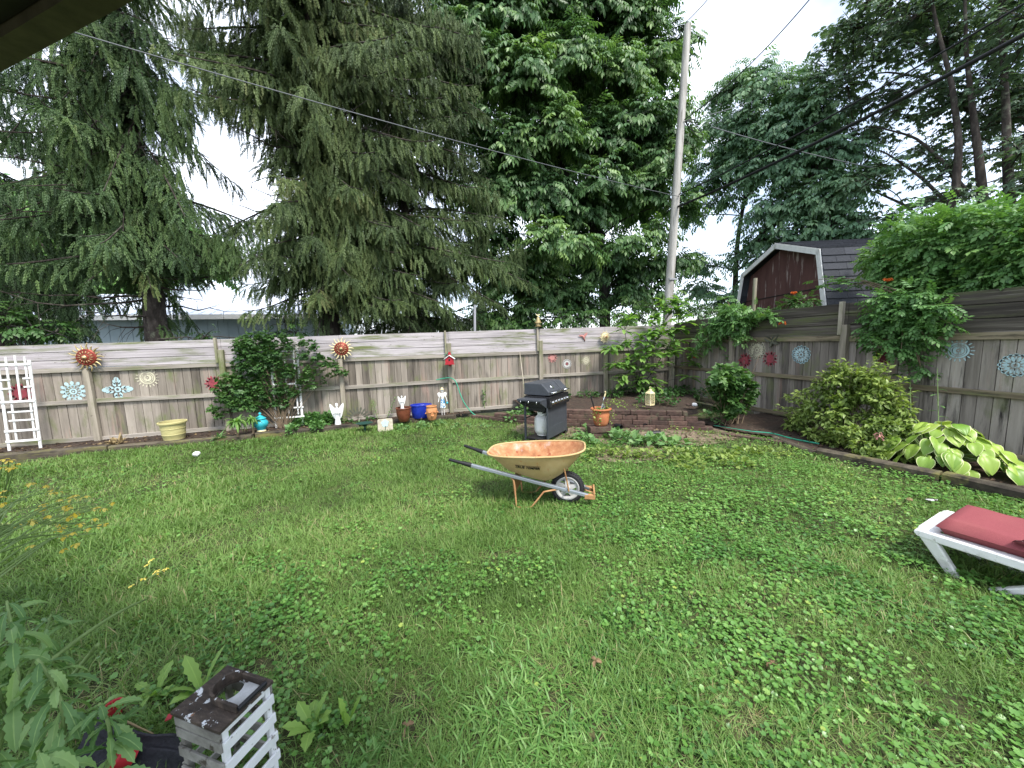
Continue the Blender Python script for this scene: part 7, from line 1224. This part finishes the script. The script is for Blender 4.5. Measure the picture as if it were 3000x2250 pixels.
for i, (bx_, by_, pth, n, L, W, lab) in enumerate((
    (-1.42, 1.05, [near(60, 2050, 1.75), near(40, 1880, 1.85), near(20, 1760, 1.9)], 16, .26, .09, 'broad leaved wild lettuce rising at the left edge'),
    (-1.25, .95, [near(200, 2150, 1.7), near(170, 2020, 1.72), near(110, 1930, 1.75)], 15, .25, .085, 'wild lettuce with long arching leaves in the bottom left corner'),
    (-1.12, .92, [near(330, 2230, 1.7), near(320, 2120, 1.68), near(290, 2060, 1.68)], 12, .22, .08, 'wild lettuce leaning over the black fabric planter'),
    (-1.55, 1.25, [near(120, 1900, 2.0), near(150, 1800, 2.05)], 12, .24, .07, 'narrow leaved wild lettuce behind the taller ones at the left edge'),
    (-1.05, .78, [near(150, 2300, 1.55), near(110, 2200, 1.5)], 12, .26, .09, 'wild lettuce filling the lowest left corner of the picture'),
    (-1.7, 1.15, [near(-60, 1950, 2.0), near(-80, 1800, 2.0)], 14, .28, .09, 'wild lettuce cut by the left picture edge'),
    (-1.5, 1.0, [near(30, 2130, 1.8), near(-10, 2000, 1.82)], 14, .27, .09, 'thick wild lettuce between the two at the left edge'))): stalk_weed(lab, np.array([bx_, by_, .0]), pth, n * 2 + 16, L * .55, W * .42, seg=15, droop=1.3, v=(.3, .9))
strap_plant('daylily_clump', 'clump of long arching daylily leaves at the left edge', 'plant', np.array([-1.72, 1.4, 0]), 70, .66, .018, 'weed', 1.5, (40, 85), spread=.10, v=(.2, .6))
strap_plant('daylily_clump', 'daylily leaves flopping over beside the withered stalks', 'plant', np.array([-1.38, 1.35, 0]), 44, .5, .016, 'weed', 1.7, (25, 75), spread=.08, v=(.3, .7))
strap_plant('daylily_clump', 'grass like daylily leaves between the wild lettuces and the crate', 'plant', np.array([-1.08, 1.2, 0]), 36, .36, .013, 'weed', 1.6, (20, 70), spread=.08, v=(.3, .8))
def stick(name, label, cat, A, B, r, mat, sag=0, group=None): b = MB(); A = np.asarray(A); B = np.asarray(B); b.tube([A + (B - A) * u + [0, 0, -4 * sag * u * (1 - u)] for u in np.linspace(0, 1, 8)], [r * (1 - .45 * u) for u in np.linspace(0, 1, 8)], 7); return tag(b.build(name, MT[mat], smooth=True), label, cat, group)
stick('plant_stalk', 'long pale green bare stalk leaning up to the right over the grass', 'plant', near(120, 1960, 1.95), near(425, 1757, 2.35), .007, 'greenstem', -.02)
stick('plant_stalk', 'thick dried stalk leaning right, pale yellow green, in the worn patch', 'plant', gz(205, 1990, .02), near(285, 1890, 1.85), .011, 'greenstem'); stick('plant_stalk', 'thinner dried stalk left of the thick one in the worn patch', 'plant', gz(140, 2040, .02), near(208, 1945, 1.8), .010, 'greenstem')
stick('plant_stalk', 'pale cane lying on the black fabric planter', 'plant', gz(355, 2108, .10), gz(448, 2150, .10), .006, 'straw')
# yellow flowering stems bending in from the left
t = thing('yellow_flower_plant', 'sprawling plant of thin stems with small yellow flowers bending in from the left', 'flower', np.array([-2.25, 1.9, 0])); st = MB(); fl = MB(); bd = MB(); d0 = 2.6
for k in range(26):
    px = RNG.uniform(110, 335); py = 1425 + RNG.uniform(0, 155) * (1 - .35 * (px < 180)); s0 = near(RNG.uniform(-160, 20), RNG.uniform(1560, 1700), RNG.uniform(2.45, 2.7)); tip = near(px, py, RNG.uniform(2.45, 2.95)); mid = (s0 + tip) / 2 + [0, 0, RNG.uniform(.02, .08)]
    Q = [s0 + (mid - s0) * u * 2 if u < .5 else mid + (tip - mid) * (u - .5) * 2 for u in np.linspace(0, 1, 9)]; Q = np.array(Q); Q[1:-1] = (Q[:-2] + 2 * Q[1:-1] + Q[2:]) / 4; st.tube(Q, [.0038 - .0024 * u for u in np.linspace(0, 1, 9)], 5, False)
    for j in range(RNG.integers(1, 4)):
        c = Q[int(RNG.integers(5, 9))] + RNG.normal(0, .02, 3); st.tube([Q[6], (Q[6] + c) / 2 + [0, 0, .008], c], .0014, 4, False)
        if RNG.random() < .72:
            for q in range(4): a_ = q * 1.57 + RNG.random(); fl.v = RNG.random(); fl.leaf(c, (math.cos(a_), math.sin(a_), RNG.uniform(-.7, .2)), RNG.uniform(.016, .028), .014, .8, .3, 3, shape=.65)
        else: bd.v = .7; bd.tube([c, c + [0.004, 0, .008], c + [.006, 0, .016]], [.002, .0045, .001], 5)
for k in range(9):
    s0 = near(-180, 1640, 2.6); st.tube([np.array([-2.3 + RNG.normal(0, .06), 1.8 + RNG.normal(0, .06), 0]), s0 + RNG.normal(0, .05, 3), near(RNG.uniform(-150, 0), RNG.uniform(1520, 1650), 2.6)], [.007, .005, .003], 6, False)
st.build('stem', MT['greenstem'], t); fl.build('blossom', MT['yflower'], t); bd.build('bud', MT['greenstem'], t)
def flower_bits(label, pts, base, name='yellow_flower_plant'):
    t = thing(name, label, 'flower', base); st = MB(); fl = MB()
    for c in pts:
        st.tube([np.asarray(base) + RNG.normal(0, .02, 3) * [1, 1, 0], (np.asarray(base) + c) / 2 + RNG.normal(0, .015, 3), c], .0024, 5, False)
        for q in range(5): a_ = q * 1.26 + RNG.random(); fl.v = RNG.random(); fl.leaf(c, (math.cos(a_), math.sin(a_), RNG.uniform(-.3, .5)), RNG.uniform(.018, .030), .015, .5, .3, 3, shape=.65)
    st.build('stem', MT['greenstem'], t); fl.build('blossom', MT['yflower'], t)
flower_bits('yellow flower head with buds lying low in the grass at the left', [gz(px, py, z) for px, py, z in ((442, 1640, .12), (486, 1666, .09), (476, 1670, .08), (460, 1672, .06), (456, 1678, .05), (430, 1655, .06), (420, 1695, .05), (385, 1715, .05))], gz(400, 1720, .0))
flower_bits('yellow flowers at the left edge in front of the dark timber', [near(px, py, 3.6) for px, py in ((10, 1345), (25, 1350), (30, 1370), (38, 1372), (5, 1370), (-20, 1360), (45, 1360), (8, 1440), (0, 1455))], gz(-40, 1600, .0))
# black fabric planter, red pots among the weeds
t = thing('fabric_planter', 'collapsed black fabric planter lying behind the slatted crate', 'planter', np.array([-1.12, 1.42, 0])); b = MB(); n1, n2 = 14, 22; V_ = []
q00, q10, q11, q01 = gz(265, 2105, .16), gz(520, 2170, .13), gz(600, 2300, .0), gz(200, 2300, .0)
for i in range(n1):
    for j in range(n2):
        u, v = j / (n2 - 1), i / (n1 - 1); p = (q00 * (1 - u) + q10 * u) * (1 - v) + (q01 * (1 - u) + q11 * u) * v; p = p + [0, 0, .018 * math.sin(7 * u + 4 * v) + .012 * math.sin(13 * v - 5 * u)]; V_.append(p)
F_ = [(i * n2 + j, i * n2 + j + 1, (i + 1) * n2 + j + 1, (i + 1) * n2 + j) for i in range(n1 - 1) for j in range(n2 - 1)]; b.add(V_, F_); m0 = len(V_)
b.add([p + [0, 0, .006] for p in V_], [f[::-1] for f in F_]); b.add([np.array(p) for p in V_[:n2]] + [np.array(p) * [1, 1, 0] + [0, .03, 0] for p in V_[:n2]], [(j, j + 1, n2 + j + 1, n2 + j) for j in range(n2 - 1)]); b.build('fabric_sheet', MT['fabric'], t, smooth=True); b = MB(); b.tube([p + [0, 0, .005] for p in V_[:n2]], .006, 6); b.build('rolled_edge', MT['fabric'], t, smooth=True)
t = thing('plastic_pot', 'red plastic pot lying tipped on the black fabric planter', 'plant pot', gz(345, 2215, .12), .4); b = MB(); b.lathe([(.032, -.06), (.044, .0), (.048, .0), (.048, .008), (.042, .008), (.04, 0), (.03, -.055), (0, -.055)], (0, 0, 0), 26, rotm('Y', -.9)); sm(b.build('pot_body', MT['redpaint'], t, local=True))
t = thing('plastic_pot', 'broken red plastic pot standing at the edge of the worn patch', 'plant pot', gz(338, 2095, .0), .2); b = MB(); b.lathe([(.025, 0), (.036, .06), (.039, .062), (.034, .06), (.022, .004), (0, .004)], (0, 0, 0), 20); sm(b.build('pot_body', MT['redpaint'], t, local=True))
b = MB(); c = gz(482, 2115, .05); b.add([c, c + [.03, -.006, .01], c + [.033, .012, .02], c + [.006, .02, .016], c + [0, 0, .004], c + [.03, -.006, .014], c + [.033, .012, .024], c + [.006, .02, .02]], [(0, 1, 2, 3), (7, 6, 5, 4), (0, 4, 5, 1), (1, 5, 6, 2), (2, 6, 7, 3), (3, 7, 4, 0)]); tag(b.build('pot_shard', MT['redpaint']), 'faded red plastic shard left of the slatted crate', 'shard')
mound('ground_cover_plant', 'dark leafy ground cover on the raised corner bed below the fence', 'plant', [(np.array([x, y, .32]), r) for x, y, r in ((4.6, 8.9, .3), (5.2, 8.6, .25), (5.8, 9.0, .3), (6.4, 8.7, .3), (6.9, 8.3, .3), (7.2, 7.7, .3), (6.6, 8.0, .22), (6.0, 8.2, .2), (7.3, 7.1, .25), (3.9, 9.0, .25))], LFW, 'bush', (.06, .11), 26, .4, h=.6)
